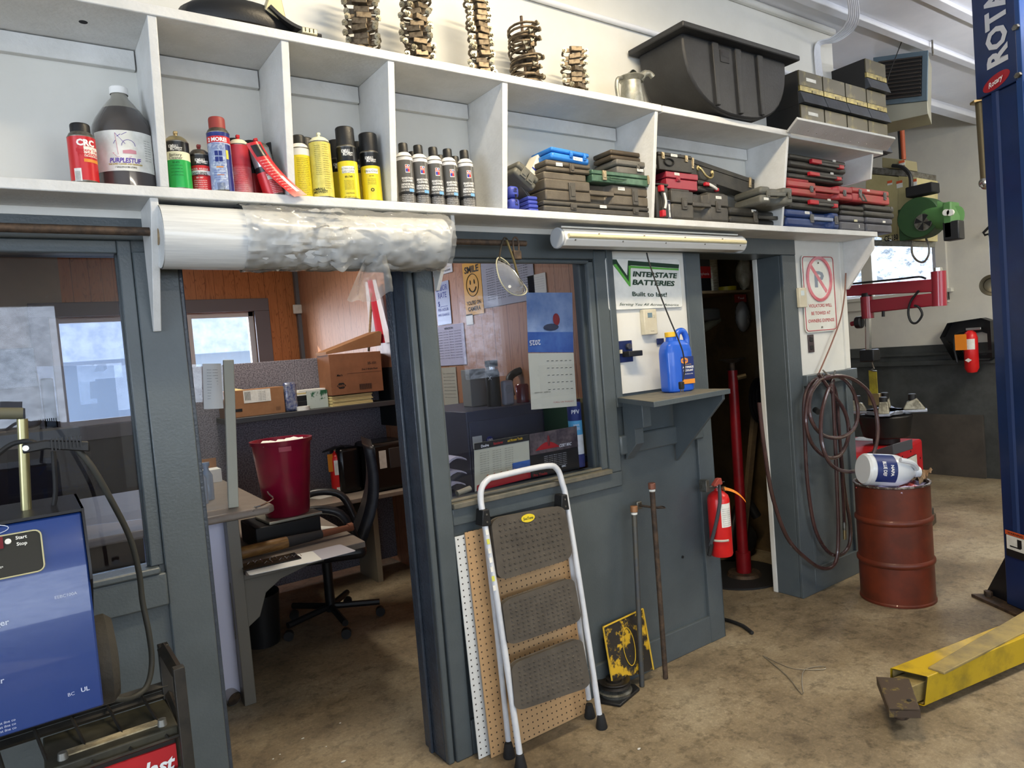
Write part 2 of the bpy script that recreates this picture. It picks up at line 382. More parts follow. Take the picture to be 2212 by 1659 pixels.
# right of window: stiles and rails of the panelled dado
tr(17, [((2.82, 2.396, 0), (2.93, 2.42, 2.035)), ((2.93, 2.396, 0), (2.937, 2.60, 2.035))])
tr(18, [((2.27, 2.385, 1.075), (2.86, 2.42, 1.165))], bev=.008)
tr(19, [((1.345, 2.398, 0), (2.83, 2.42, .14))])
# closet opening right reveal and corner post
tr(20, [((3.665, Yf, 0), (3.80, 2.42, 2.035)), ((3.665, 2.42, 0), (3.68, 2.57, 2.035))])
S('trim_21', lambda q: q.b2((3.66, 2.57, 0), (3.685, 2.60, 2.035), WHT), .003)
tr(22, [((3.8, 2.372, 1.255), (4.36, 2.42, 1.32))], bev=.004)
tr(23, [((3.8, Yf, 0), (4.34, 2.42, .15)), ((4.27, Yf, .15), (4.34, 2.42, 1.26)), ((3.8, Yf, .15), (3.83, 2.42, 1.26))])
tr(24, [((4.285, 2.4, 1.32), (4.34, 2.413, 2.13))], WHT)
# panes with thin bright beads
def pane(nm, x0, x1, z0, z1, y, g):
    t = thing(nm, '', 'window', (0, 0, 0)); del t['label'], t['category']; t['kind'] = 'structure'
    MB().b2((x0, y, z0), (x1, y+.005, z1), g).build('glass', t)
    MB().b2((x0-.01, y-.01, z0-.01), (x0+.006, y+.012, z1+.01), GRY).b2((x1-.006, y-.01, z0-.01), (x1+.01, y+.012, z1+.01), GRY).build('glazing_bead', t)
pane('window_1', -1.6, .28, 1.03, 1.998, 2.47, GLW)
pane('window_2', 1.34, 2.17, 1.03, 1.998, 2.47, GLW)
# --- office
XR, YB = 2.35, 6.95
def office(m):
    # back wall with the window opening X -1.15..1.92
    WX0, WX1, WZ0, WZ1 = OW
    m.b2((-4, YB, 0), (WX0, YB+.15, 3.0), BEIGE)  # beige here paints in the garage's reflection from the left window glass
    m.b2((WX0, YB, WZ1), (.35, YB+.15, 3.0), BEIGE); m.b2((.35, YB, WZ1), (WX1, YB+.15, 3.0), PANY)
    m.b2((WX1, YB, 0), (XR+.1, YB+.15, 3.0), PANY); m.b2((WX0, YB, 0), (WX1, YB+.15, WZ0), PANY)
_a = U(100, 660, Y=YB); _b = U(548, 672, Y=YB); _c = U(150, 925, Y=YB)
OW = (_a.x, _b.x, _c.z, _b.z)
S('wall_back', office)
S('trim_29', lambda m: m.b2((-3.9, YB-.015, 0), (1.02, YB, OW[2]-.12), mat('painted_shade', '2b2628', .6)))  # dark board added as painted shade over the panelling below the office window
S('wall_office_right', lambda m: m.b2((XR, 2.53, 0), (XR+.08, YB, 3.0), PANX))
S('ceiling_office', lambda m: m.b2((-4, 2.53, 2.9), (XR+.08, YB, 3.0), BEIGE))
S('wall_office_left', lambda m: [m.b2((-4.1, 2.4, 0), (-4, YB+.15, 3.5), BEIGE), m.b2((-4.1, -5, 0), (-4, 2.4, 1.1), WHT), m.b2((-4.1, -5, 2.5), (-4, 2.4, 3.5), WHT), m.b2((-4.1, -5, 1.1), (-4, -2.2, 2.5), WHT), m.b2((-4.1, 1.0, 1.1), (-4, 2.4, 2.5), WHT), m.b2((-4.1, -.65, 1.1), (-4, -.55, 2.5), WHT)])
S('ceiling_void', lambda m: m.b2((-4.1, 2.53, 3.44), (4.34, 2.6, 3.56), WHT))
S('trim_25', lambda m: m.b2((XR-.035, YB-.05, .1), (XR, YB, 2.9), mat('grey_corner_strip', '6e7076', .5)))
GF = mat('grey_window_trim', '6d6a72', .5); VIN = mat('vinyl_window_frame', 'cdcdd2', .4)
def owin(m):
    x0, x1, z0, z1 = OW
    for a, b in (((x0-.13, z1), (x1+.14, z1+.12)), ((x1, z0-.1), (x1+.14, z1)), ((x0-.13, z0-.1), (x0, z1)), ((x0-.13, z0-.12), (x1+.14, z0))):
        m.b2((a[0], YB-.03, a[1]), (b[0], YB+.02, b[1]), GF)
S('trim_26', owin, .004)
wt = thing('window_3', '', ''); del wt['label'], wt['category']; wt['kind'] = 'structure'
x0, x1, z0, z1 = OW
q = MB()
for a, b in (((x0, z0), (x0+.05, z1)), ((x1-.05, z0), (x1, z1)), ((x0, z1-.05), (x1, z1)), ((x0, z0), (x1, z0+.05))): q.b2((a[0], YB+.03, a[1]), (b[0], YB+.09, b[1]), VIN)
for px_ in (121, 411): 
    mx = U(px_, 740, Y=YB).x; q.b2((mx-.035, YB+.02, z0), (mx+.035, YB+.09, z1), VIN)
q.build('window_frame', wt, .004)
MB().b2((x0, YB+.06, z0), (x1, YB+.065, z1), GLS).build('glass', wt)
# outside: snow, white gable roof, fence
S('ground_snow', lambda m: m.b2((-30, 7.15, -.4), (40, 60, -.3), SNOW))
hs = thing('neighbour_house', 'snow-covered white gable roof seen through the office window', 'house', (3.6, 16, -.3))
MB().b2((-3, 0, 0), (5, 6, 3.2), mat('house_siding', 'b9c2cc', .8)).build('wall', hs)
MB().prism([(-3.6, 2.6), (1, 6.2), (5.6, 2.6), (5.6, 2.4), (-3.6, 2.4)], -.4, 6.4, SNOW).build('roof', hs)
# --- closet
def closet(m):
    m.b2((2.83, 2.53, 0), (2.9, 3.75, 2.5), CLSW); m.b2((4.34, 2.6, 0), (4.42, 7.1, 4.8), WHT); m.b2((4.33, 2.61, 0), (4.34, 3.7, 2.45), CLSW)
    m.b2((2.83, 3.7, 0), (4.42, 3.78, 2.5), CLSW); m.b2((2.83, 2.53, 2.45), (4.42, 3.78, 2.5), CLSW)
S('wall_closet', closet)
# --- far wall of the bay with wainscot
def farw(m):
    X = 7.6
    fy0, fy1, fz0, fz1 = FW
    m.b2((X, -5, 1.32), (X+.1, fy0, 4.8), LILW); m.b2((X, fy1, 1.32), (X+.1, 6.2, 4.8), LILW)
    m.b2((X, fy0, 1.32), (X+.1, fy1, fz0), LILW); m.b2((X, fy0, fz1), (X+.1, fy1, 4.8), LILW)
    m.b2((X-.012, -5, 0), (X+.1, 6.2, 1.325), WAIN)
FW = (U(2023, 560, X=7.6).y, U(1800, 600, X=7.6).y, U(2040, 632, X=7.6).z+.02, 2.62)
S('wall_far', farw)
S('wall_bay_back', lambda m: m.b2((4.42, 6.1, 0), (7.7, 6.2, 4.8), LILW))
S('wall_behind_camera', lambda m: [m.b2((-4, -5.1, 0), (7.7, -5, 1.2), WHT), m.b2((-4, -5.1, 2.6), (7.7, -5, 3.5), WHT)]+[m.b2((a, -5.1, 1.2), (b, -5, 2.6), WHT) for a, b in ((-4, -3.8), (-2.2, -2.1), (-.95, -.85), (.42, 1.1), (2.6, 2.7), (4.3, 6.05), (6.9, 7.7))])
fy0, fy1, fz0, fz1 = FW
tr(27, [((7.57, fy0-.1, fz0-.1), (7.61, fy0, fz1+.1)), ((7.57, fy0-.1, fz0-.12), (7.61, fy1, fz0)), ((7.55, fy0-.14, fz0-.02), (7.61, fy1, fz0+.02))], LILW)
tr(28, [((7.55, -5, 1.12), (7.6, 6, 1.17)), ((7.56, -5, 1.22), (7.6, 6, 1.25))], WAIN)
wt = thing('window_4', '', ''); del wt['label'], wt['category']; wt['kind'] = 'structure'
q = MB()
for a, b in (((fy0, fz0), (fy0+.05, fz1)), ((fy1-.05, fz0), (fy1, fz1)), ((fy0, fz1-.05), (fy1, fz1)), ((fy0, fz0), (fy1, fz0+.05))): q.b2((7.62, a[0], a[1]), (7.68, b[0], b[1]), VIN)
my = U(1872, 560, X=7.6).y; q.b2((7.58, my-.06, fz0), (7.68, my+.06, fz1), LILW)
q.build('window_frame', wt, .004)
MB().b2((7.65, fy0, fz0), (7.655, fy1, fz1), glass('frosted_glass', 'f4f6fa', .04, .1)).build('glass', wt)
# ================= the long cubby shelf =================
ZS, ZT = 2.153, 2.636           # tops of the lower and the upper board
sh = thing('wall_shelf', 'long white cubby shelf of painted boards above the grey wall and doors', 'shelf', (0, 2.4, 2.13))
o = (0, -2.4, -2.13)
def loc(m): m.T = Matrix.Translation(o); return m
loc(MB()).b2((-1.6, 2.2, 2.123), (4.37, 2.4, 2.153), WHT2).build('lower_board', sh, .003)
loc(MB()).b2((-1.6, 2.13, 2.606), (2.425, 2.4, 2.636), WHT2).build('upper_board', sh, .003)
loc(MB()).b2((2.427, 2.128, 2.604), (3.40, 2.4, 2.634), WHT2).build('upper_board', sh, .003)
loc(MB()).b2((3.40, 2.14, 2.604), (4.37, 2.4, 2.634), WHT2).build('upper_board', sh, .003)
for x in (-.55, .39, .757, 1.113, 1.58, 2.395, 3.384):
    t = .012 if x < 2.3 else .009
    loc(MB()).prism([(2.4, 2.153), (2.202, 2.153), (2.135, 2.606), (2.4, 2.606)], x-t, x+t, WHT2, 'x').build('divider', sh, .002)
loc(MB()).prism([(2.4, 2.46), (2.175, 2.46), (2.155, 2.606), (2.4, 2.606)], 4.27, 4.288, WHT2, 'x').build('end_panel', sh, .002)
xs = [-1.6, -.55, .39, .757, 1.113, 1.58, 2.395, 3.384, 4.27]
for a, b in zip(xs, xs[1:]):
    loc(MB()).b2((a+.014, 2.378, 2.545), (b-.016, 2.4, 2.603), WHT2).build('cleat', sh, .002)
# triangular brackets under the lower board
def brk(x, dep, hh, t=.011, nose=.03):
    loc(MB()).prism([(2.4, 2.123), (2.4-dep, 2.123), (2.4-dep, 2.123-nose), (2.385, 2.123-hh), (2.4, 2.123-hh)], x-t, x+t, WHT2, 'x').build('bracket', sh, .002)
brk(.36, .19, .37); brk(1.36, .17, .26, .008); brk(4.335, .19, .30, .011, .07)
loc(MB()).b2((-1.6, 2.397, 2.10), (2.3, 2.4, 2.123), WHT).build('cleat', sh)
# splayed lip in front of the stacked bins, with its screws
lp = [U(*c4(265, 822), Y=2.02), U(*c4(940, 958), Y=2.03), U(*c4(880, 1042), Y=2.125), U(*c4(195, 915), Y=2.12)]
m = loc(MB()); n_ = (lp[1]-lp[0]).cross(lp[3]-lp[0]).normalized()*.014
m.add(lp+[p+n_ for p in lp], [(0, 1, 2, 3), (7, 6, 5, 4), (0, 4, 5, 1), (1, 5, 6, 2), (2, 6, 7, 3), (3, 7, 4, 0)], WHT2).build('front_lip', sh, .002)
m = loc(MB())
for i in range(11):
    u = .06+.085*i; v = .55+.25*random.random(); p = lp[0].lerp(lp[1], u).lerp(lp[3].lerp(lp[2], u), v)
    m.ball(p+(-n_*.05 if n_.y > 0 else n_*1.05), .0035, CHR, 8, 5)
m.build('screws', sh)
m = loc(MB()).cyl((.235, 2.25, 2.6055), (.235, 2.25, 2.6065), .011, BLKM, n=14).build('knot_hole', sh)

# ================= spray cans =================
CANS = 'spray cans on the white shelf'
def wrapbox(mb, r, z0, z1, a0, a1, m, n=8, e=.0005):
    mb.grid(lambda u, v: ((r+e)*math.cos(a0+(a1-a0)*u), (r+e)*math.sin(a0+(a1-a0)*u), z0+(z1-z0)*v), n, 1, m)
def can(label, x, y, h, r, body, bands=(), top=None, cap='cap', capc=BLK, capr=.8, caph=.03, tilt=0, yaw=0, txt=(), group=None, z=None, nm='spray_can', side=()):
    """body: material of the wall; bands [(z0,z1,mat)] in shares of the wall height; txt rows (string, zshare, height, mat, opts)"""
    top = top or STL; hb = h-(caph+.022 if cap != 'none' else .03)
    t = thing(nm, label, 'spray can', (x, y, ZS if z is None else z), (0, tilt, yaw), group)
    A = MB(); cuts = sorted({0, 1}|{b[0] for b in bands}|{b[1] for b in bands})
    pr = [(0, 0, STL), (r*.93, 0, STL), (r*.99, .003, STL)]
    for a, b in zip(cuts, cuts[1:]):
        mm = next((q[2] for q in bands if q[0] <= a < q[1]), body); pr.append((r, .006+a*(hb-.006), mm))
    pr += [(r, hb, STL), (r*1.015, hb+.002, STL), (r*.97, hb+.004, top)]
    if cap == 'dome': pr += [(r*.85, hb+.013, top), (r*.55, hb+.02, top), (r*.4, hb+.022, STL), (r*.36, hb+.028, STL), (0, hb+.028, STL)]
    else: pr += [(r*.85, hb+.012, top), (r*.62, hb+.019, top), (r*.3, hb+.022, top), (0, hb+.022, top)]
    A.lathe(pr, body, 28)
    A.build('body', t)
    B = MB(); q = hb+.014
    if cap == 'cap':
        B.lathe([(r*capr, hb+.004), (r*capr, hb+caph+.012), (r*capr*.96, hb+caph+.016), (r*capr*.9, hb+caph+.0175), (0, hb+caph+.0175)], capc, 24); B.build('cap', t)
    elif cap == 'slim':
        B.lathe([(r*capr, hb+.012), (r*capr*.95, hb+caph+.02), (r*capr*.86, hb+caph+.023), (0, hb+caph+.023)], capc, 20); B.build('cap', t)
    elif cap == 'dome' or cap == 'nozzle':
        z0 = hb+.02; B.cyl((0, 0, z0), (0, 0, z0+.013), .0055, capc, .0048, 12); B.box((0, 0, z0+.013), (.011, .012, .008), capc); B.build('nozzle', t, .001)
    Tm = MB()
    for s, zf, hh, m, *k in txt:
        k = k[0] if k else {}; Tm.text(s, hh, m, wrapz(r+.0006, zf*hb, k.get('a', -1.95)), w=k.get('w'), bold=k.get('b', .0), shear=k.get('sh', 0), al=k.get('al', 'C'))
    if txt: Tm.build('lettering', t)
    for z0, z1, a0, a1, m in side:
        P = MB(); wrapbox(P, r, z0*hb, z1*hb, a0, a1, m); P.build('label_panel', t)
    return t
def bodytext(lines, z0, z1, hh, m, a=-1.95, w=None, seed=1):
    random.seed(seed); out = []
    for i in range(lines):
        s = ' '.join(''.join(random.choice('aeinorst') for _ in range(random.randint(3, 8))) for _ in range(3))
        out.append((s, z0+(z1-z0)*i/max(1, lines-1), hh, m, dict(w=w, a=a)))
    return out
cR = mat('can_red', 'c3252a', .3, .1); cG = mat('can_green', '20a14a', .3, .1); cY = mat('can_yellow', 'dcc92e', .3); cYp = mat('can_pale_yellow', 'd8cc62', .35, c2='c9bd5a', s=40)
cK = mat('can_black', '131416', .3); cCr = mat('can_cream', 'dcdcbf', .4); cGy = mat('can_charcoal', '5b5a58', .3, .2); cBl = mat('can_blue', '1d2d75', .3, .1)
cPk = mat('can_faded_red', 'c4525a', .4, c2='b9868a', s=14); cW = mat('can_white', 'dedede', .35); cLt = mat('can_light_print', 'b9c4d6', .4, c2='8d9cc0', s=60, lo=.45, hi=.5)
capRd = mat('cap_faded_red', '8e3631', .5); cO = mat('label_orange', 'd98a2c', .5)
KM = lambda zf, hh=.011, m=INKW, a=-1.95: [('KIMBALL', zf+.055, hh, m, dict(b=.01, a=a-.08, w=.030)), ('MIDWEST', zf, hh, m, dict(b=.01, a=a+.12, w=.034))]
def px_(x, y, Y): return U(x, y, Y=Y)
# bay 1
p = px_(186, 380, 2.25); can('red battery protector can with black cap in front of the brown jug', p.x-.004, 2.236, .168, .034, cR,
   txt=[('CRC', .86, .016, INKW, dict(b=.05, a=-1.35)), ('Battery Term', .70, .009, cR, dict(a=-1.1, b=.02)), ('Protector', .62, .011, cR, dict(a=-1.1, b=.03)), ('||||||||||||', .14, .026, INK, dict(w=.014, a=-2.15))],
   side=[(.56, .78, -1.55, -.3, LBL), (.44, .51, -1.6, -.3, cO), (.02, .3, -2.4, -1.85, LBL)], capr=.72, caph=.022, nm='spray_can')
# brown gallon jug
jc = mat('brown_cleaner_liquid', '4c4845', .12, c2='45403f', s=2, coat=.6); jn = mat('clear_plastic_top', '8d8a80', .15, coat=.5)
p = px_(275, 388, 2.29); J = thing('gallon_jug', 'round gallon jug of dark cleaner with white cap and ship label', 'jug', (p.x+.004, 2.308, ZS), 0)
A = MB().lathe([(0, 0), (.074, 0), (.082, .006), (.083, .1), (.083, .165), (.080, .185, jc), (.07, .208, jc), (.052, .236, jn), (.036, .258, jn), (.024, .272, jn), (.021, .284, jn), (.021, .29, jn), (0, .29, jn)], jc, 36).build('body', J)
MB().lathe([(.0235, .284), (.0245, .285), (.0245, .303), (.021, .306), (0, .306)], INKW, 28).build('cap', J)
m = MB(); wrapbox(m, .083, .045, .158, -2.75, -.7, LBL, 20); m.build('paper_label', J)
PU = mat('ink_purple', '5c3fa0', .6); PK = mat('ink_pink', 'c98a96', .7); YL = mat('ink_mustard', 'a58c28', .6)
m = MB(); at = wrapz(.0842, .0, -1.72)
m.text('PURPLESTUF', .013, PU, wrapz(.0842, .074, -1.72), w=.082, bold=.03, shear=.2).text('THE SUPER CLEANER AND DEGREASER', .0042, YL, wrapz(.0842, .0635, -1.72), w=.088, bold=.03).text('1 GALLON (3.785 LITERS)', .0045, INK, wrapz(.0842, .055, -1.72), w=.055, bold=.02)
for zz in range(9): m.text('aeir tosn ', .0028, INK, wrapz(.0842, .08+.007*zz, -.95), w=.02)
# ship: masts, hull, sun ring
ring = [(.017*math.cos(t)+.012, .115+.017*math.sin(t)) for t in [math.pi*i/12 for i in range(13)]]
for (u0, v0), (u1, v1) in list(zip(ring, ring[1:]))+[((-.016, .09), (-.02, .15)), ((-.02, .15), (.004, .12)), ((-.004, .145), (.010, .153)), ((-.03, .095), (.018, .086)), ((-.03, .095), (-.02, .084)), ((-.02, .084), (.016, .083)), ((-.02, .13), (-.026, .12)), ((-.016, .14), (-.006, .147))]:
    q = [Vector(at(u0, v0)), Vector(at(u1, v1))]; m.cyl(q[0], q[1], .0006, PK if v0 < .1 else PU, n=5)
m.grid(lambda u, v: at(-.004+.034*u, .093+.012*v*(1-.5*abs(u-.6))), 8, 2, PK)
m.build('lettering', J)
# bay 2
p = px_(390, 400, 2.25); can('bright green battery cleaner can with bare silver dome', p.x, 2.25, .192, .0335, cG, [(.78, 1, cK), (.6, .78, cCr)], cap='nozzle', capc=BRS,
   txt=KM(.84, .0095)+[('Battery', .72, .0085, INK), ('Cleaner', .655, .0085, INK), ('80-475', .56, .005, INK)]+bodytext(4, .30, .5, .0028, INK, w=.035), top=mat('can_dome', 'a79f80', .3, .8))
p = px_(438, 403, 2.265); can('short red and black anti-seize can beside the green can', p.x, 2.268, .165, .031, cR, [(.7, 1, cK), (.44, .56, cW)], cap='nozzle', capc=capRd,
   txt=KM(.8, .009, a=-1.7)+[('NICKEL RELEASE', .62, .005, INKW), ('ANTI-SEIZE', .515, .0062, INK, dict(b=.02)), ('COMPOUND', .46, .0062, INK, dict(b=.02)), ('80-387', .39, .005, INKW)]+bodytext(6, .06, .32, .0035, INKW, w=.04))
p = px_(482, 404, 2.24); can('tall lubricant can with crooked faded red cap and blue print', p.x, 2.242, .232, .033, cLt, [(.82, .93, cR), (.93, 1, cBl)], cap='cap', capc=capRd, capr=.72, caph=.032,
   txt=[('2 MORE!', .875, .011, INKW, dict(b=.04))]+bodytext(4, .72, .8, .003, cBl, w=.036)+bodytext(3, .44, .52, .003, cBl, w=.034)+bodytext(5, .2, .36, .003, INKB, w=.036)+[('||||||||', .1, .018, INK, dict(w=.022))],
   side=[(.60, .68, -2.25, -1.95, cBl), (.60, .68, -1.9, -1.6, cBl), (.50, .58, -2.25, -1.95, cBl), (.50, .58, -1.9, -1.6, cBl), (0, .8, -1.25, -.6, cBl), (.55, .7, -1.25, -1.0, cY), (.4, .42, -2.2, -1.6, cO), (.27, .285, -2.2, -1.6, cO)])
p = px_(524, 408, 2.262); can('faded pink-red can without cap between the lubricant and the peeling can', p.x, 2.262, .205, .032, cPk, [(.55, 1, mat('can_worn_red', 'b8303c', .4))], cap='nozzle', capc=cR, txt=bodytext(14, .06, .6, .003, INKR, w=.045), top=cCr)
p = px_(596, 412, 2.235); T_ = can('leaning red penetrant can with its front label peeling off', p.x-.003, 2.244, .2, .0315, cR, [(.62, 1, mat('can_clear_grey', '9a9da0', .2, .6)), (.5, .72, cK)], cap='nozzle', capc=cR, tilt=-.24,
   txt=KM(.66, .009, a=-1.4)+[('PENETRANT', .44, .006, INKW, dict(a=-1.3))]+bodytext(9, .06, .35, .003, INKW, w=.04, a=-1.3), side=[(.34, .42, -2, -1.2, LBL)])
m = MB()
def peel(u, v):   # label curling away, down and to the right, over the shelf edge
    z = .165-.185*v; x = -.045+.052*v*v*1.2+.046*u+.02*v; y = -.0345-.03*v*(1-.3*u)-.012*math.sin(u*3.1)*(1-v)
    return (x, y, z)
m.grid(peel, 8, 16, cR, .0006)
at2 = lambda a, b: (lambda P: (P[0], P[1]-.0016, P[2]))(peel(.5+a/.046, (b)/.185))
m.grid(lambda u, v: (lambda P: (P[0], P[1]-.001, P[2]))(peel(.15+.7*u, .05+.2*v)), 6, 4, cK)
m.grid(lambda u, v: (lambda P: (P[0], P[1]-.001, P[2]))(peel(.55+.25*u, .62+.3*v)), 4, 4, LBL)
for i in range(12): m.text('aein orst ilne', .003, INKW, (lambda k: (lambda a, b: at2(a-.004, .05+.009*k-b)))(i+1), w=.026)
m.build('peeling_label', T_)
for i, (x, y, yy) in enumerate(((590, 300, 2.345), (540, 300, 2.35), (505, 300, 2.345))):
    p = px_(x, y, yy); can('black-capped can at the back of the second cubby, %s' % ('behind the peeling can', 'behind the faded pink can', 'behind the tall lubricant can')[i], p.x, yy, .205, .0325, (cK, cR, cR)[i], [(.6, 1, cK)], capr=.85, caph=.035, group='capped cans at the back of the second cubby')
# bay 3
def kmy(label, x, y, Y, h, **k):
    p = px_(x, y, Y); return can(label, p.x, Y, h, .0335, cY, [(.72, 1, cK)], capc=BLK, capr=.93, caph=.052, **k)
p = px_(655, 420, 2.27); can('yellow can with black cap hard against the left divider', p.x, 2.268, .215, .0335, cY, [(.86, 1, cW)], capr=.6, caph=.03, top=cW, txt=bodytext(22, .05, .8, .003, INK, w=.04, a=-1.7))
p = px_(700, 425, 2.245); can('pale yellow can with cream nozzle and small print turned forward', p.x, 2.245, .235, .035, cYp, cap='nozzle', capc=cCr, top=cCr,
   txt=bodytext(16, .42, .93, .003, INK, w=.02, a=-2.2, seed=3)+bodytext(20, .18, .95, .003, INK, w=.02, a=-1.45, seed=4)+[('KIMBALL', .16, .008, INK, dict(a=-2.35, b=.02)), ('MIDWEST', .11, .008, INK, dict(a=-2.25, b=.02))])
kmy('yellow glass cleaner can with tall black cap, foremost in the cubby', 757, 428, 2.243, .25, txt=KM(.86, .0115)+[('ULTRA-CLEAR', .585, .0055, INK), ('GLASS CLEANER', .53, .0075, INK, dict(w=.043)), ('80-749', .43, .0065, INK, dict(b=.02))]+bodytext(7, .2, .36, .003, INK, w=.034)+[('CAUTION', .12, .0045, INK), ('NET WT 19 OZ', .05, .0045, INK)], side=[(.5, .63, -2.6, -1.3, LBL)])
kmy('yellow cleaner can with tall black cap nearest the right divider', 806, 432, 2.252, .242, txt=KM(.83, .0105)+[('Ultra-Clear', .62, .0075, INK), ('80-749', .52, .004, INK), ('O', .24, .011, INK, dict(b=.04))]+bodytext(4, .36, .46, .003, INK, w=.03), side=[(.57, .67, -2.5, -1.2, LBL)])
for i, (x, Y, w) in enumerate(((668, 2.352, 'left'), (700, 2.358, 'mid'), (737, 2.34, 'm2'), (782, 2.335, 'right'))):
    kmy('black-capped yellow can behind the front row, %s' % ('farthest left', 'behind the pale yellow can', 'just left of the glass cleaner', 'between the two front cleaners')[i], x, 425, Y, .235, group='black-capped yellow cans at the back of the third cubby', txt=KM(.83, .01))
# bay 4: brake parts cleaner
def brake(label, x, y, Y, n):
    p = px_(x, y, Y); t = can(label, p.x, Y, .218, .0305, cGy, [(.93, 1, cW), (.16, .235, cK)], cap='slim', capc=BLK, capr=.58, caph=.03, top=cW, group='grey brake cleaner cans',
       txt=[('BRAKE PARTS', .545, .0066, INKW, dict(b=.03, w=.044, a=-1.8)), ('CLEANER', .49, .0066, INKW, dict(b=.03, a=-1.8)), ('LIMPIADOR PARA', .415, .0066, INKW, dict(b=.03, w=.052, a=-1.8)), ('PIEZAS DE FRENO', .36, .0066, INKW, dict(b=.03, w=.053, a=-1.8)), ('LOW VOC', .29, .0045, INKW, dict(a=-2.2))]+bodytext(5, .05, .2, .0028, INKW, w=.045, seed=n),
       side=[(.255, .32, -1.7, -1.05, mat('can_light_blue', '6fa6d6', .4)), (.66, .83, -2.0, -1.45, LBL)])
    m = MB(); m.text('CARQUEST', .0055, INKR, wrapz(.0312, .77*.166, -1.72), w=.019, bold=.05)
    at = wrapz(.0311, 0, -1.72); z = .166
    m.grid(lambda u, v: at(-.0075+.0075*u, (.675+.07*v)*z), 2, 1, INKB).grid(lambda u, v: at(.0075*u, (.675+.07*v)*z), 2, 1, INKR).grid(lambda u, v: at(-.0075+.006*u, (.795+.025*v)*z), 2, 1, INKR).grid(lambda u, v: at(.001+.006*u, (.795+.025*v)*z), 2, 1, INKB)
    m.build('badge', t); return t
for i, (x, y, Y) in enumerate(((881, 440, 2.25), (913, 442, 2.253), (945, 444, 2.256), (976, 446, 2.256), (1012, 448, 2.25))):
    brake('grey brake cleaner can in the front row, '+('first from the left', 'second from the left', 'middle one of five', 'second from the right', 'last on the right')[i], x, y, Y, i)
for i, (x, Y) in enumerate(((900, 2.33), (958, 2.335), (990, 2.33))):
    brake('grey brake cleaner can in the back row, '+('behind the first two', 'behind the middle can', 'behind the fourth can')[i], x, 440, Y, 9+i)
# ================= tool cases =================
cE = crop(1090, 310, 6.506); cF = crop(1410, 310, 6.703); cG_ = crop(1690, 300, 7.9)
DK = mat('case_dark_grey', '3d3b38', .5, c2='4a4741', s=12, bump=.2, bs=200); BRN = mat('case_brown_grey', '5d564b', .5, c2='50493f', s=12, bump=.2, bs=200)
G2 = mat('case_mid_grey', '66645f', .5, c2='5b5954', s=12, bump=.2, bs=200); CBK = mat('case_black', '232322', .5, c2='35332d', s=9, bump=.25, bs=200)
SBL = mat('case_blue', '2e7fd6', .4, c2='2a74c4', s=8); NVY = mat('case_navy', '1f3566', .4, c2='2b406e', s=8); BLB = mat('case_small_blue', '3c4aa6', .45, c2='3543a0', s=12)
CRD = mat('case_red', 'a3303a', .42, c2='984038', s=8); CRD2 = mat('case_crimson', '8a2034', .45, c2='942a3a', s=9); LRD = mat('latch_red', 'b01f2c', .4)
GRN = mat('case_green_hammered', '4b6b58', .35, .3, c2='3a5646', s=22); LGY = mat('latch_grey', '5a5a5a', .45); GRM = mat('case_olive_grey', '62625c', .5, c2='575750', s=10)
TANL = mat('latch_metal', 'a39478', .4, .8)
def case(label, w, h, d, loc, mt, rot=(0, 0, 0), split=.5, rec=None, latches=(), lm=None, lw=.022, lh=.4, tg=(), bev=.008, hnd=None, lidm=None, lip=.0, nm='tool_case', group=None, top=None, hs=0):
    """origin at front bottom left; local x right, y back, z up. rec=(u0,u1) recessed middle with a handle bar"""
    t = thing(nm, label, 'tool case', loc, rot, group); zs = h*split; lm = lm or mt; lidm = lidm or mt
    def shell(name, z0, z1, m, top_=False, g=0):
        q = MB()
        if rec:
            a, b = rec[0]*w, rec[1]*w
            poly = [(g, g), (a-.006, g), (a+.012, .035), (b-.012, .035), (b+.006, g), (w-g, g), (w-g, d), (g, d)]
        else: poly = [(g, g), (w-g, g), (w-g, d-g), (g, d-g)]
        q.prism(poly, z0, z1, m, 'z')
        if top_ and top:
            for u0, u1, hh, dy in top: q.b2((u0*w+.004, .008+dy, z1-.002), (u1*w-.004, d-.01, z1+hh), m)
        q.build(name, t, min(bev, (z1-z0)*.35))
    shell('lower_shell', 0, zs-.0008, mt); shell('lid', zs+.0008, h, lidm, True, -lip)
    q = MB().b2((.006, .004, zs-.0016), (w-.006, d-.006, zs+.0016), CBK)
    for u in (.12, .5, .88):
        if rec and rec[0] < u < rec[1]: continue
    if rec:
        a, b = rec[0]*w, rec[1]*w; q = MB(); z = zs
        q.b2((a-.012, -.003, z-.010), (b+.012, .012, z+.010), hnd or mt); q.build('handle', t, .004)
    for u in latches:
        q = MB(); c = u*w; hh = h*lh
        q.b2((c-lw/2, -.006, zs-hh*.6), (c+lw/2, .003, zs+hh*.5), lm); q.b2((c-lw*.3, -.009, zs-hh*.38), (c+lw*.3, -.004, zs+hh*.3), lm); q.build('latch', t, .0018)
    for (u, v, tw, th, m, *tx) in tg:
        q = MB(); x, z = u*w, v*h
        q.b2((x-tw/2, -.0014-lip, z-th/2), (x+tw/2, .001-lip, z+th/2), m); q.text(tx[0] if tx else 'aerton sil', th*.32, INK, flat((x, -.0018-lip, z), (1, 0, 0), (0, 0, 1)), w=tw*.8); q.build('name_label', t)
    return t
def fr(cf, bl, tr_, Y):      # front rectangle from two pixel corners on the plane Y
    a, b = U(*cf(*bl), Y=Y), U(*cf(*tr_), Y=Y); return a, b.x-a.x, b.z-a.z
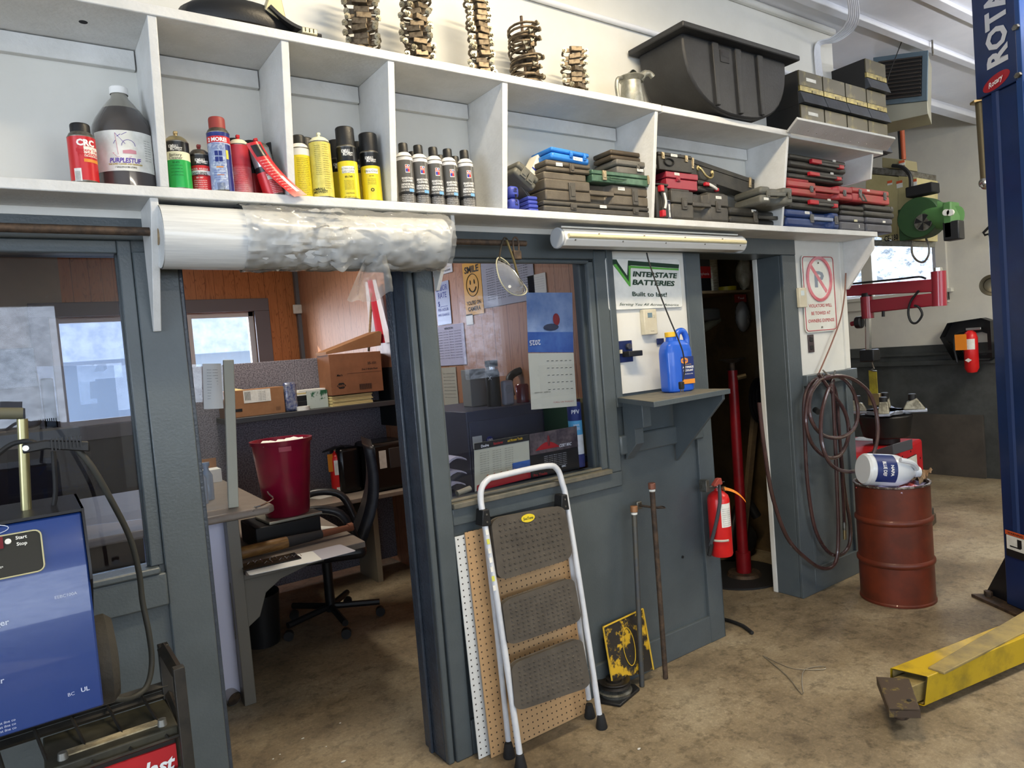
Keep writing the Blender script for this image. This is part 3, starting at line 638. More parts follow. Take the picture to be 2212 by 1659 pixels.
def place(label, cf, bl, tr_, Y, d, mt, z=None, h=None, **k):
    a, w, hh = fr(cf, bl, tr_, Y); d = min(d, 2.374-Y); z = a.z if z is None else z
    return case(label, w, h or hh, d, (a.x, Y, z), mt, **k)
S0 = ZS+.0005
# --- fifth cubby
place('long flat dark case at the very bottom of the fifth cubby', cE, (560, 960), (2075, 1000), 2.215, .15, DK, z=S0, h=.048, split=.6, latches=(.25, .83), lw=.032, lh=.5, tg=[(.52, .75, .038, .012, LBL)])
place('big grey-brown two-latch case in the middle of the fifth cubby', cE, (590, 830), (2025, 860), 2.218, .15, BRN, z=S0+.0495, h=.088, split=.5, rec=(.42, .62), latches=(.235, .855), lw=.034, lh=.75, lm=DK, tg=[(.72, .82, .04, .014, LBL)], top=[(.0, .40, .030, .0)], bev=.006)
place('green hammered metal case with brass latches', cE, (1240, 560), (2112, 560), 2.205, .15, GRN, z=S0+.1385, h=.05, split=.62, latches=(.18, .90), lm=TANL, lw=.022, lh=.75, hnd=GRN, bev=.004)
a = U(*cE(1560, 510), Y=2.2); q = MB().tube([(.0, -.004, .01), (.004, -.012, .006), (.085, -.012, .006), (.09, -.004, .01)], .0035, GRN, sm=2)
o_ = q.build('handle'); o_.parent = bpy.data.objects.get('tool_case.002') or o_.parent; o_.location = (.10, 0, .012)
place('low brown-grey case under the sky blue case', cE, (600, 470), (1225, 500), 2.222, .15, BRN, z=S0+.170, h=.046, split=.45, latches=(.55,), lw=.024, lh=.75, tg=[(.28, .62, .034, .014, LBL)])
a, w, hh = fr(cE, (665, 290), (1555, 360), 2.212)
case('sky blue case lying tilted on the brown case', .205, .05, .14, (a.x+.003, 2.214, S0+.2175), SBL, rot=(0, R_(3), 0), split=.62, tg=[(.68, .34, .05, .014, LBL)], latches=(.5, .86), lw=.014, lh=.5, bev=.014)
place('grey case with overhanging lid above the green case', cE, (1590, 400), (2125, 330), 2.225, .14, G2, z=S0+.1895, h=.064, split=.56, lip=.006, latches=(.52,), lw=.016, lh=.4, tg=[(.55, .36, .038, .012, LBL)])
place('small dark brown case topmost in the fifth cubby', cE, (1500, 190), (1905, 110), 2.24, .12, mat('case_dark_brown', '4a4034', .5, c2='3f372d', s=10), z=S0+.2545, h=.045, split=.5, bev=.012)
a = U(*cE(310, 950), Y=2.215); case('small blue case standing on end marked in black ink', .046, .095, .12, (U(*cE(95, 900), Y=2.212).x+.002, 2.214, S0), BLB, split=.5, bev=.013, nm='tool_case')
q = MB().text('BJ MIKE', .0125, INK, flat((.026, -.0012, .05), (0, 0, -1), (1, 0, 0)), w=.07, bold=.01); q.build('handwriting', bpy.data.objects['tool_case.007'])
x_ = U(*cE(330, 800), Y=2.23).x
case('small blue case lying flat, upper of the two beside the upright one', .048, .031, .11, (x_+.003, 2.232, S0+.0325), BLB, bev=.005, group=None)
case('small blue case lying flat on the board under its twin', .048, .031, .11, (x_+.003, 2.230, S0), BLB, bev=.005)
a = U(*cE(420, 640), Y=2.226)
case('grey-green case propped at a slant in the left corner of the fifth cubby', .118, .062, .15, (U(*cE(75, 330), Y=2.226).x+.012, 2.224, S0+.150), GRM, rot=(0, R_(35), 0), split=.52, latches=(.38, .68), lw=.03, lh=.62, bev=.01)
b_ = thing('cardboard_box', 'small white carton with scribbled marker leaning behind the slanted case', 'box', tuple(U(*cE(480, 350), Y=2.30)), (0, R_(33), 0))
q = MB().b2((-.03, 0, -.05), (.045, .06, .05), mat('white_carton', 'e2dfd0', .7)); q.build('body', b_, .001)
q = MB().text('DRUL ROWES 95', .008, INK, flat((.008, -.001, .035), (1, 0, 0), (0, 0, 1)), w=.06, bold=.01).b2((-.03, -.0012, -.02), (.045, 0, -.014), INKB)
for i in range(10): q.b2((-.005+.0035*i, -.0012, -.006), (-.0035+.0035*i, 0, .012), INK)
q.text('onite', .006, INKB, flat((0, -.001, -.03), (1, 0, 0), (0, 0, 1))); q.build('printing', b_)
case('thin pale grey case wedged under the slanted case', .06, .012, .1, (U(*cE(300, 480), Y=2.25).x-.02, 2.262, S0+.105), G2, rot=(0, R_(48), 0), bev=.003)
# --- sixth cubby
z1 = S0
place('slim black case standing upright with red end latches', cF, (75, 1110), (215, 400), 2.218, .14, CBK, z=S0, h=.165, split=.93, bev=.012)
t = bpy.data.objects['tool_case.012']
w_ = .045
MB().tube([(.024, -.004, .02), (.034, -.012, .06), (.033, -.012, .10), (.022, -.004, .145)], .008, CBK, sm=3).build('handle', t)
MB().tube([(.032, -.018, .045), (.037, -.021, .07), (.036, -.021, .09), (.033, -.018, .115)], .006, LBL, n=4, sm=3).build('name_label', t)
for z_ in (.008, .122): MB().b2((.014, -.022, z_), (.036, .004, z_+.03), LRD).build('latch', t, .004)
case('thin dark blue-grey case upright between the black case and the wide case', .022, .09, .13, (U(*cF(235, 1100), Y=2.215).x, 2.216, S0), mat('case_blue_grey', '474b5c', .45), split=.9, bev=.004, tg=[(.4, .45, .008, .06, LBL)])
place('wide dark case with two rounded ends and a front grip', cF, (300, 1115), (1115, 1150), 2.205, .16, DK, z=S0, h=.135, split=.57, rec=(.38, .64), latches=(.2, .80), lw=.034, lh=.36, top=[(.02, .34, .01, 0), (.62, .98, .008, 0)], bev=.012, tg=[(.82, .88, .042, .013, LBL)])
place('small crimson toolbox with overhanging lid', cF, (215, 740), (640, 480), 2.222, .075, CRD2, z=S0+.146, h=.078, split=.62, lip=.004, latches=(.36,), lw=.026, lh=.28, tg=[(.32, .88, .034, .012, LBL)], bev=.004)
place('black toolbox with recessed oval handle at the top left of the sixth cubby', cF, (100, 400), (560, 160), 2.214, .085, CBK, z=S0+.226, h=.082, split=.8, latches=(.12, .82), lm=TANL, lw=.016, lh=.34, tg=[(.46, .88, .044, .012, LBL)], bev=.003)
t = bpy.data.objects['tool_case.016']; MB().tube([(.05*math.cos(a)*.62+.066, -.003, .018*math.sin(a)*.9+.038) for a in [math.pi*i/10 for i in range(20)]], .0035, BLKM, closed=True).build('handle', t)
P1, P2 = U(*cF(400, 150), Y=2.30), U(*cF(1480, 520), Y=2.30); e_ = (P2-P1); an = math.atan2(-e_.z, e_.x); Lc = math.hypot(e_.x, e_.z); hc = .092
t = case('long black case sloping down to the right with gold handle', Lc, hc, .065, (P1.x-hc*math.sin(an), 2.302, P1.z-hc*math.cos(an)), CBK, rot=(0, an, 0), split=.74, latches=(.15, .93), lm=TANL, lw=.018, lh=.55, bev=.002)
GLD = mat('gold_handle', 'b3a272', .35, .8)
MB().tube([(.135, -.004, .055), (.142, -.014, .045), (.17, -.02, .016), (.205, -.02, .012), (.23, -.014, .03), (.238, -.004, .045)], .0055, GLD, sm=4).build('handle', t)
for x_ in (.132, .242): MB().ball((x_, -.002, .052), (.012, .003, .014), GLD).build('handle_plate', t)
case('black case behind the crimson toolbox with a red-ended handle', .14, .06, .06, (U(*cF(650, 760), Y=2.245).x+.002, 2.236, S0+.150), CBK, rot=(0, R_(3), 0), split=.55, bev=.015)
t = bpy.data.objects['tool_case.018']; MB().tube([(.045, -.004, .04), (.06, -.016, .036), (.11, -.016, .022), (.125, -.004, .018)], .007, LBL, n=6, sm=3).build('handle', t)
MB().b2((.03, -.02, .028), (.06, 0, .046), LRD).build('latch', t, .004); MB().b2((.112, -.02, .010), (.13, 0, .028), LRD).build('latch', t, .005)
place('round-ended black case at the bottom right of the sixth cubby', cF, (1130, 1180), (1945, 1000), 2.222, .14, CBK, z=S0, h=.088, split=.5, rec=(.50, .83), latches=(.42, .92), lw=.03, lh=.6, lm=DK, bev=.018, tg=[(.40, .82, .036, .013, LBL)])
case('light grey case jutting out at an angle over the front edge', .215, .088, .20, tuple(U(*cF(1570, 890), Y=2.135)-Vector((0, 0, .0)))[:2]+(S0+.090,), GRM, rot=(0, R_(1.5), R_(-12)), split=.55, rec=(.33, .72), latches=(.22, .88), lw=.02, lh=.35, bev=.014, tg=[(.16, .26, .03, .012, LBL)], hnd=GRM)
# --- seventh cubby
place('navy blue case with black latches on the board', cG_, (80, 1525), (965, 1220), 2.20, .165, NVY, z=S0, h=.095, split=.55, rec=(.5, .85), latches=(.46, .93), lm=LGY, lw=.03, lh=.45, hnd=mat('handle_grey_blue', '8a93a8', .4), tg=[(.38, .84, .044, .014, LBL)], bev=.014)
place('dark grey tin-shaped case right of the navy case, with two stickers', cG_, (1000, 1540), (1395, 1200), 2.215, .155, mat('case_slate', '55565c', .5, c2='4b4c52', s=14), z=S0, h=.090, split=.60, bev=.010, tg=[(.62, .68, .035, .012, mat('label_cream', 'd8d2b0', .6)), (.75, .33, .008, .018, LBL)])
place('dark grey case with a white sticker at the right end of the bottom row', cG_, (1440, 1560), (1860, 1210), 2.215, .155, mat('case_slate2', '4c4d55', .5, c2='404148', s=14), z=S0, h=.090, split=.58, lip=.003, bev=.010, tg=[(.66, .74, .032, .012, LBL)])
z2 = S0+.0965
def redhandle(label, cf, bl, tr_, Y, z, h):
    t = place(label, cf, bl, tr_, Y, .16, CBK, z=z, h=h, split=.55, bev=.016, tg=[(.78, .93, .03, .011, LBL)])
    a, w, _ = fr(cf, bl, tr_, Y)
    MB().b2((w*.46, -.016, h*.36), (w*.86, -.004, h*.60), DK).build('handle', t, .004)
    MB().b2((w*.33, -.02, h*.40), (w*.50, .002, h*.74), LRD).build('latch', t, .004); MB().b2((w*.82, -.018, h*.3), (w*.91, .002, h*.62), LRD).build('latch', t, .004)
    return t
redhandle('black case with red latches resting on the navy case', cG_, (150, 1190), (965, 960), 2.20, z2, .072)
place('small olive-black case above the slate case', cG_, (1000, 1200), (1390, 1000), 2.22, .15, CBK, z=S0+.0915, h=.062, split=.5, bev=.016)
place('black case above the one with the white sticker, overhanging the shelf end', cG_, (1400, 1200), (1900, 960), 2.212, .155, CBK, z=S0+.0915, h=.078, split=.5, bev=.018, tg=[(.9, .86, .02, .014, LGY)])
place('long bright red waisted case across the pile', cG_, (100, 890), (1190, 760), 2.188, .17, CRD, z=z2+.073, h=.078, split=.52, rec=(.42, .76), latches=(.34, .86), lm=LGY, lw=.026, lh=.4, bev=.012, top=[(0, .34, .014, 0)])
place('bright red case with dark framed latches at the right', cG_, (1195, 960), (1810, 650), 2.20, .16, CRD, z=S0+.171, h=.086, split=.62, latches=(.2, .86), lm=LGY, lw=.028, lh=.5, bev=.010, tg=[(.42, .86, .032, .010, LBL)])
t = bpy.data.objects['tool_case.028']; MB().tube([(.075, -.002, .05), (.078, -.02, .004), (.118, -.02, .002), (.118, -.002, .048)], .005, GRM, n=6, sm=1).build('handle', t)
z3 = z2+.073+.093
redhandle('black red-latched case, lower of the pair at the top of the pile', cG_, (100, 690), (1035, 470), 2.21, z3, .062)
redhandle('black red-latched case at the very top of the pile', cG_, (120, 400), (1075, 240), 2.205, z3+.063, .072)
# ================= things on top of the cubby shelf =================
STK = 'exhaust clamps stacked on rods'
CLM = mat('clamp_steel', '6e6353', .45, .7, c2='453a2f', s=45, lo=.4, hi=.62); NUT = mat('nut_zinc', 'a8a18c', .35, .75)
def clampB(w):
    """U-bolt clamp lying flat: loop in the xy plane, saddle plate at the front (-y), two nuts"""
    r = w/2; pts = [(-r, -.022, 0)]+[(r*math.cos(math.pi*(1-i/8)), r*math.sin(math.pi*(1-i/8))+.004, .0) for i in range(9)]+[(r, -.022, 0)]
    t = thing('exhaust_clamp', 'steel exhaust clamp', 'clamp', (0, 0, 0), 0, STK)
    MB().tube(pts, .0048, CLM, 7).build('u_bolt', t)
    q = MB(); q.prism([(-r-.009, -.009), (r+.009, -.009), (r+.009, .009), (-r-.009, .009)], -.016, -.012, CLM, 'y')
    q.b2((-r*.5, -.036, -.010), (r*.5, -.014, .010), CLM); q.build('saddle', t, .002)
    for s in (-1, 1):
        q = MB().cyl((s*r, -.016, 0), (s*r, -.023, 0), .0088, NUT, n=6).cyl((s*r, -.016, 0), (s*r, -.018, 0), .0105, NUT, n=14).cyl((s*r, -.02, 0), (s*r, -.030, 0), .0045, NUT, n=10); q.build('nut', t)
    return t
random.seed(11)
protos = {}
def clamp(x, y, z, w, rz, tx, ty, label):
    if w not in protos:
        t = clampB(w); protos[w] = t; t.location = (x, y, z); t.rotation_euler = (tx, ty, rz); t['label'] = label; return
    dup(protos[w], (x, y, z), (tx, ty, rz), label)
def stack(name, x, y, n, w, dz, spread, rot0, ztop=None, tight=False):
    for i in range(n):
        rz = rot0+random.uniform(-spread, spread); jx = random.uniform(-.006, .006)
        clamp(x+jx, y+.004*random.uniform(-1, 1), ZT+.014+dz*i, w, rz, random.uniform(-.1, .1), random.uniform(-.14, .14), 'steel exhaust clamp in the '+name)
    r = thing('threaded_rod', 'steel rod through the '+name, 'rod', (x, y+.012, ZT))
    MB().cyl((0, 0, 0), (0, 0, ztop or n*dz+.02), .006, RST, n=10).build('rod', r)
def sx(px, py, Y): return U(px, py, Y=Y).x
stack('tall stack nearest the vacuum floor tool', sx(786, 90, 2.25), 2.25, 13, .104, .0225, .5, -.3)
stack('second stack from the left', sx(905, 110, 2.25), 2.25, 13, .100, .0215, .6, -.25)
stack('narrow rust-tinted middle stack', sx(1040, 140, 2.25), 2.25, 15, .084, .0225, .35, -.2)
stack('fourth stack, with a bare rod standing out of the top', sx(1140, 165, 2.26), 2.26, 15, .125, .0172, .9, 1.5, .315)
stack('short stack beside the galvanised pitcher', sx(1243, 185, 2.26), 2.26, 9, .098, .0245, .5, -.2)
# vacuum floor tool / airbox at far left
t = thing('air_cleaner_housing', 'black plastic housing with hose arm and metal clip at the far left', 'housing', (U(520, 20, Y=2.22).x, 2.25, ZT))
MB().lathe([(0, 0), (.12, 0), (.150, .012), (.158, .03), (.15, .06), (.12, .085), (0, .09)], BLK, 40, sx=1.15, sy=.7).build('body', t)
MB().grid(lambda u, v: (.06+.11*u, -.115+.05*v, .05*(1-u)**2+.014+.01*v), 10, 3, BLK, .01).build('arm', t)
q = MB().b2((.155, -.118, .004), (.205, -.06, .024), mat('clip_cream_metal', 'a9a48c', .4, .6)); q.build('clip', t, .003)
for i in range(3): MB().b2((.165+.013*i, -.120, .010), (.167+.013*i, -.117, .021), BLKM).build('slot', t)
MB().tube([(.205, -.10, .012), (.222, -.10, .012)], .008, BLK).build('plug', t)
q = MB().prism([(.05, .06), (.085, .15), (.10, .15), (.115, .05), (.10, .04)], -.10, -.06, mat('bracket_cream', 'b8ad8a', .45, .3), 'y'); q.build('bracket', t, .004)
# black stock tub
TUB = mat('tub_plastic', '27282a', .55, c2='1d1e20', s=5, bump=.3, bs=90)
f0, f1 = 2.03, 2.13
a = U(*c3(1360, 180), Y=2.10); b = U(*c3(2130, 400), Y=2.10); bm = U(*c3(1800, 850), Y=2.10)
x0, x1 = a.x, b.x; zr = a.z-.005
t = thing('stock_tub', 'big black plastic tub with ribbed rounded end on top of the shelf', 'tub', ((x0+x1)/2, 2.1, ZT))
W2 = (x1-x0)/2; hh = zr-ZT+.012
def uprof(s=1.0, n=22, k=2.5):
    return [(-W2*s*(abs(math.cos(q))**(2/k))*(1 if math.cos(q) > 0 else -1), hh-hh*s*(math.sin(q)**(2/k))) for q in [math.pi*i/n for i in range(n+1)]]
q = MB(); pr = uprof(); D = .27
q.prism(pr, 0, D, TUB, 'y'); q.build('body', t, .01)
MB().prism([(-W2-.05, hh-.004), (W2+.055, hh-.004), (W2+.055, hh+.022), (-W2-.05, hh+.022)], -.05, D+.02, TUB, 'y').build('rim', t, .006)
for s in (-.45, -.02, .42):
    zb = hh-hh*(max(0, 1-abs(s)**2.5))**(1/2.5)
    MB().prism([(s*W2-.026, hh-.01), (s*W2+.020, hh-.01), (s*W2+.010, zb+.014), (s*W2-.016, zb+.014)], -.014, .01, TUB, 'y').build('rib', t, .004)
p = U(*c3(1675, 355), Y=2.1)-Vector(((x0+x1)/2, 2.1, ZT))
q = MB().b2((p.x-.032, -.003, p.z-.028), (p.x+.032, .004, p.z+.028), mat('tub_badge', '202023', .6)); q.text('Rubbermaid', .008, TUB, flat((p.x+.004, -.0045, p.z), (1, 0, 0), (0, 0, 1)), w=.052).text('R', .022, TUB, flat((p.x-.018, -.0045, p.z+.008), (1, 0, 0), (0, 0, 1))); q.build('badge', t, .001)
# galvanised pitcher
p = U(*c3(985, 640), Y=2.21); t = thing('oil_pitcher', 'small galvanised oil pitcher beside the black tub', 'pitcher', (p.x, 2.21, ZT))
MB().lathe([(0, 0), (.055, 0), (.057, .004), (.044, .11), (.056, .125), (.060, .128), (.058, .132), (.042, .118), (0, .115)], GALV, 30).build('body', t)
MB().tube([(.03, -.02, .12), (.055, -.03, .145), (.085, -.035, .15), (.10, -.04, .135)], .013, GALV, 12, sm=4, rr=[.02, .016, .013, .012, .012]).build('spout', t)
MB().tube([(-.052, 0, .122), (-.082, 0, .112), (-.09, 0, .07), (-.078, 0, .004), (-.058, 0, .004)], .009, GALV, 8, sm=4).build('handle', t)
MB().grid(lambda u, v: (-.035+.075*u, -.02+.05*v, .13+.03*math.sin(u*3.14)*(1-v*.4)), 8, 3, GALV, .002).build('hood', t)
# stacked parts bins
BF = mat('bin_front_brassy', '4f4b3c', .4, .4, c2='8a7d50', s=11, lo=.5, hi=.68); BS = mat('bin_strip', 'a89a5e', .35, .6, c2='6a6040', s=22); BD = mat('bin_black', '141415', .55); BGm = mat('bin_lip_grey', '41464e', .4, .3, c2='33363b', s=12)
def bins(label, x, y, z, w, h, grp='black parts bins with brassy fronts', d=.24, lab=False):
    t = thing('parts_bin', label, 'bin', (x, y, z), 0, grp)
    MB().b2((0, .006, 0), (w-.004, d, h), BD).build('body', t, .002)
    MB().b2((.003, -.003, h*.56), (w-.007, .006, h), BF).build('front_plate', t, .0015)
    q = MB().b2((.002, -.006, h*.39), (w-.006, .006, h*.55), BS); q.b2((w*.5-.002, -.008, h*.36), (w*.5+.002, -.005, h*.47), BD); q.build('label_strip', t, .001)
    MB().prism([(.006, h*.37), (-.006, h*.37), (-.028, h*.02), (.006, h*.02)], .001, w-.005, BGm, 'x').build('scoop_lip', t, .001)
    if lab: MB().b2((w*.3, -.0045, h*.72), (w*.7, -.002, h*.82), LBL).build('label', t)
    return t
B0 = U(*c4(265, 480), Y=2.19); B1 = U(*c4(870, 630), Y=2.19); bw = (B1.x-B0.x)/4
hb = (B0.z-ZT)/2
for r in (0, 1):
    for c in range(4):
        bins('black parts bin, %s row, %s of four' % (('bottom', 'upper')[r], ('first', 'second', 'third', 'last')[c]), B0.x+bw*c, 2.19, ZT+hb*r, bw, hb, lab=(c == 0))
bins('black parts bin alone on top of the others', U(*c4(735, 560), Y=2.19).x, 2.19, ZT+2*hb+.001, bw+.01, hb*1.0)
# ================= things on and against the workshop wall =================
def UP(x, y, p0, n):
    d = CR*((x-1106)/F)+CU*(-(y-829.5)/F)+_fw; p0, n = Vector(p0), Vector(n); return CAM+d*((p0-CAM).dot(n)/d.dot(n))
def Up(pts, Y): return [U(a, b, Y=Y) for a, b in pts]
# pipe rail and plastic roll
z_ = U(200, 497, Y=2.27).z
t = tag(MB().tube([(-1.6, 2.27, z_), (.36, 2.27, z_)], .0125, RST, 12).build('pipe_rail'), 'rusty pipe rail over the left window, ending at the white bracket', 'pipe')
m0, m1 = U(955, 521, Y=2.29), U(1135, 523, Y=2.29)
t = tag(MB().tube([(m0.x-.02, 2.29, m0.z), (m1.x, 2.29, m0.z)], .0115, RST, 12).build('pipe_rail'), 'rusty pipe stub above the right window, holding the goggles', 'pipe')
a, b = U(342, 512, Y=2.26), U(945, 522, Y=2.26)
PF = mat('plastic_film_roll', 'c6c9ca', .28, c2='d4d7d7', s=5, st=(1, 30, 30), coat=.3)
rz_ = (a.z+b.z)/2-.005; rr_ = .093
t = thing('plastic_film_roll', 'thick roll of milky plastic film hanging under the shelf above the doorway', 'roll', ((a.x+b.x)/2, 2.25, rz_))
LR = (b.x-a.x)/2
q = MB(); random.seed(3)
def rl(u, v):
    th = 2*math.pi*v; x = -LR+2*LR*u; r = rr_*(1+.012*math.sin(7*u+3*th)-.04*max(0, u-.8)*5*.3)
    return (x, r*math.cos(th), r*math.sin(th)-.006*math.sin(3*u))
q.grid(rl, 30, 40, PF)
q.build('body', t)
MB().cyl((-LR, 0, 0), (-LR-.002, 0, 0), rr_*.98, PF, n=30).cyl((-LR-.004, 0, 0), (-LR, 0, 0), .025, WOODB, n=14).build('roll_end', t)
MB().cyl((LR-.004, 0, 0), (LR+.006, 0, 0), rr_*.86, PF, rr_*.5, n=30).build('roll_end', t)
def crinkle(name):
    M = bpy.data.materials.new(name); M.use_nodes = True; nt = M.node_tree; L = nt.links.new; nt.nodes.clear()
    tr_ = N(nt, 'ShaderNodeBsdfTransparent'); g = N(nt, 'ShaderNodeBsdfGlossy', Roughness=.09); df = N(nt, 'ShaderNodeBsdfTranslucent', Color=lin('f4f6f6')); d2 = N(nt, 'ShaderNodeBsdfDiffuse', Color=lin('eef0f0'))
    tc = N(nt, 'ShaderNodeTexCoord'); nz = N(nt, 'ShaderNodeTexNoise', Scale=5.0, Detail=3.0); ad = N(nt, 'ShaderNodeMixRGB', Fac=.22); no = N(nt, 'ShaderNodeTexVoronoi', Scale=13.0); L(tc.outputs['Object'], nz.inputs['Vector']); L(tc.outputs['Object'], ad.inputs[1]); L(nz.outputs['Color'], ad.inputs[2]); L(ad.outputs[0], no.inputs['Vector'])
    bp = N(nt, 'ShaderNodeBump', Strength=.9, Distance=.018); L(no.outputs['Distance'], bp.inputs['Height']); L(bp.outputs[0], g.inputs['Normal'])
    a1 = N(nt, 'ShaderNodeMixShader', Fac=.5); a2 = N(nt, 'ShaderNodeMixShader', Fac=.30); a3 = N(nt, 'ShaderNodeMixShader'); fz = N(nt, 'ShaderNodeFresnel', IOR=1.3); L(bp.outputs[0], fz.inputs['Normal'])
    L(df.outputs[0], a1.inputs[1]); L(d2.outputs[0], a1.inputs[2]); L(tr_.outputs[0], a2.inputs[1]); L(a1.outputs[0], a2.inputs[2])
    L(fz.outputs[0], a3.inputs[0]); L(a2.outputs[0], a3.inputs[1]); L(g.outputs[0], a3.inputs[2])
    o = N(nt, 'ShaderNodeOutputMaterial'); L(a3.outputs[0], o.inputs[0]); return M
CRK = crinkle('crinkled_clear_plastic')
from mathutils import noise
def cr(u, v):
    x = -LR*.52+1.55*LR*u; th = math.pi*(-.62+1.75*v); n = noise.noise(Vector((x*9, th*1.6, 3)))+.6*noise.noise(Vector((x*24, th*5, 8)))+abs(noise.noise(Vector((x*14+th*6, th*4-x*7, 1))))
    r = rr_*1.05+.008*n+.004+ (.03*max(0, math.sin(math.pi*min(1, max(0, (u-.18)/.3)))) if v < .55 and v > .2 else 0)*max(0, n)
    return (x, -r*math.cos(th-.25), r*math.sin(th-.25)+.004)
MB().grid(cr, 110, 60, CRK).build('loose_wrap', t)
p = U(790, 600, Y=2.2)-Vector(((a.x+b.x)/2, 2.25, rz_))
def tail(u, v):
    n = noise.noise(Vector((u*5, v*4, 5))); x = p.x+.07-.17*u*(.4+.6*v)+.02*v; z = -.06-.135*v*(1-.3*abs(u-.4))-.035*u*v*v
    return (x, -.075-.02*math.sin(6*u+2*v)-.015*n+.03*v, z+.01*n)
MB().grid(tail, 40, 24, CRK).build('hanging_tail', t)
# goggles with strap on the pipe stub
gp = U(1105, 590, Y=2.285); t = thing('safety_goggles', 'scratched clear safety goggles hanging by a dark strap', 'goggles', gp)
GG = crinkle('scratched_lens'); ST = mat('elastic_strap', '322d25', .8); STo = mat('elastic_strap_olive', '5a5032', .8)
def gpt(x, y, dy=0): return U(x, y, Y=2.285+dy)-gp
q = MB(); ring = [gpt(*w) for w in ((1072, 570), (1078, 556), (1095, 566), (1108, 585), (1125, 607), (1138, 625), (1132, 636), (1112, 637), (1092, 624), (1078, 600))]
n_ = len(ring); c_ = sum(ring, Vector())/n_+Vector((0, -.035, 0)); vs = ring+[r_*.55+c_*.45+Vector((0, -.02, 0)) for r_ in ring]+[c_+Vector((0, -.01, 0))]
q.add(vs, [(i, (i+1) % n_, n_+(i+1) % n_, n_+i) for i in range(n_)]+[(n_+i, n_+(i+1) % n_, 2*n_) for i in range(n_)], GG); q.build('lens', t, sub=1)
MB().tube(ring, .0028, mat('goggle_rim', 'b8b49a', .3), 6, 3, True).build('rim', t)
MB().tube([gpt(1078, 562), gpt(1083, 530, -.005), gpt(1090, 514, -.014), gpt(1096, 518, .016)], .0042, ST, 6, 4).build('strap', t)
MB().tube([gpt(1094, 518, -.014), gpt(1105, 548, -.016), gpt(1112, 570, -.016), gpt(1120, 600, -.01), gpt(1126, 616)], .005, STo, 6, 4).build('strap', t)
MB().cyl(gpt(1101, 619, -.05), gpt(1101, 619, -.045), .006, mat('goggle_vent', 'cfcfc8', .4)).build('vent', t)
kp = U(1115, 545, Y=2.275); k = thing('padlock', 'old padlock hooked over the pipe stub beside the goggle strap', 'padlock', kp)
MB().tube([(-.012, -.002, .004), (-.013, -.002, .045), (0, -.002, .06), (.013, -.002, .045), (.012, -.002, .004)], .0036, RST, 7, 4).build('shackle', k)
MB().b2((-.019, -.012, -.03), (.019, .008, .006), RST).build('body', k, .004)
# fluorescent strip light under the shelf
a, b = U(1207, 521, Y=2.27), U(1595, 527, Y=2.27)
t = thing('strip_light', 'unlit white strip light with round end caps under the shelf', 'light fixture', ((a.x+b.x)/2, 2.27, (a.z+b.z)/2+.005))
hl = (b.x-a.x)/2; hp = [(.04, .034), (-.03, .034), (-.04, .02), (-.05, -.012), (-.034, -.036), (.04, -.036)]
MB().prism(hp, -hl, hl, mat('fixture_white', 'd3d3d0', .35), 'x').build('housing', t, .003)
for s in (-1, 1): MB().cyl((s*hl, 0, 0), (s*(hl+.012), 0, 0), .044, mat('fixture_grey_cap', 'b4b8bd', .4), n=28).build('end_cap', t, .004)
lens = mat('yellowed_lens', 'd8cfa9', .25, c2='cabf95', s=30, st=(1, 20, 20)); q = MB()
q.tube([(-hl+.012, -.052, .002), (hl-.012, -.052, .002)], .0095, lens, 10); q.build('lamp_tube', t)
MB().cyl((-hl, -.025, .043), (hl-.03, -.02, .045), .004, mat('fixture_wire', 'dcdcd8', .4), n=8).build('wire', t)
for i in range(9): MB().cyl((-hl+.05+i*(2*hl-.1)/8, -.0455, .014 if i % 2 else -.014), (-hl+.05+i*(2*hl-.1)/8, -.050, .015 if i % 2 else -.015), .0035, STL, n=8).build('screw', t)
# cord with plug hanging from it
q = MB(); cp = [U(x, y, Y=Y) for x, y, Y in ((1397, 546, 2.28), (1402, 566, 2.27), (1420, 620, 2.23), (1443, 680, 2.19), (1466, 735, 2.16), (1476, 765, 2.15), (1479, 800, 2.15), (1475, 822, 2.15))]
t = thing('power_cord', 'black lamp cord with two-pin plug dangling before the sign and the blue jug', 'cord', cp[0])
MB().tube([p-cp[0] for p in cp], .0034, RUB, 7, 5).build('cable', t)
e = U(1472, 832, Y=2.15)-cp[0]; MB().b2(e-Vector((.012, .009, .018)), e+Vector((.012, .009, .016)), RUB).build('plug', t, .004)
for s in (-1, 1): MB().b2(e+Vector((s*.007-.001, -.003, -.032)), e+Vector((s*.007+.001, .003, -.016)), BRS).build('prong', t)
# battery maker's sign
cS = crop(1180, 480, 3.19)
a = U(*cS(430, 600), Y=2.4); b = U(*cS(912, 262), Y=2.4); w, h = b.x-a.x+.006, b.z-a.z+.012
t = thing('metal_sign', 'white metal sign of a battery maker on the white wall under the strip light', 'sign', ((a.x+b.x)/2, 2.405, (a.z+b.z)/2))
SG = mat('sign_white', 'e3e5e2', .25, c2='d5d8d6', s=6); SGN = mat('sign_green', '5aa743', .3); SDG = mat('sign_dark_green', '1d3a2c', .3)
MB().prism(rrect(w, h, .014), -.006, 0, SG, 'y').build('plate', t, .001)
MB().tube([(x, -.0065, z) for x, z in rrect(w-.006, h-.006, .012)], .0016, SG, 5, closed=True).build('edge', t)
fl = flat((0, -.0075, 0), (1, 0, 0), (0, 0, 1)); q = MB()
kx, kz = w/485, h/345
def sp(pts, m, dy=0): q.prism([((x-672)*kx, (425-y)*kz) for x, y in pts], -.0078-dy, -.006, m, 'y')
sp([(448, 262), (500, 262), (508, 283), (560, 372), (572, 268), (910, 292), (905, 320), (590, 300), (570, 305), (572, 440), (478, 298), (470, 283), (463, 283)], SDG)
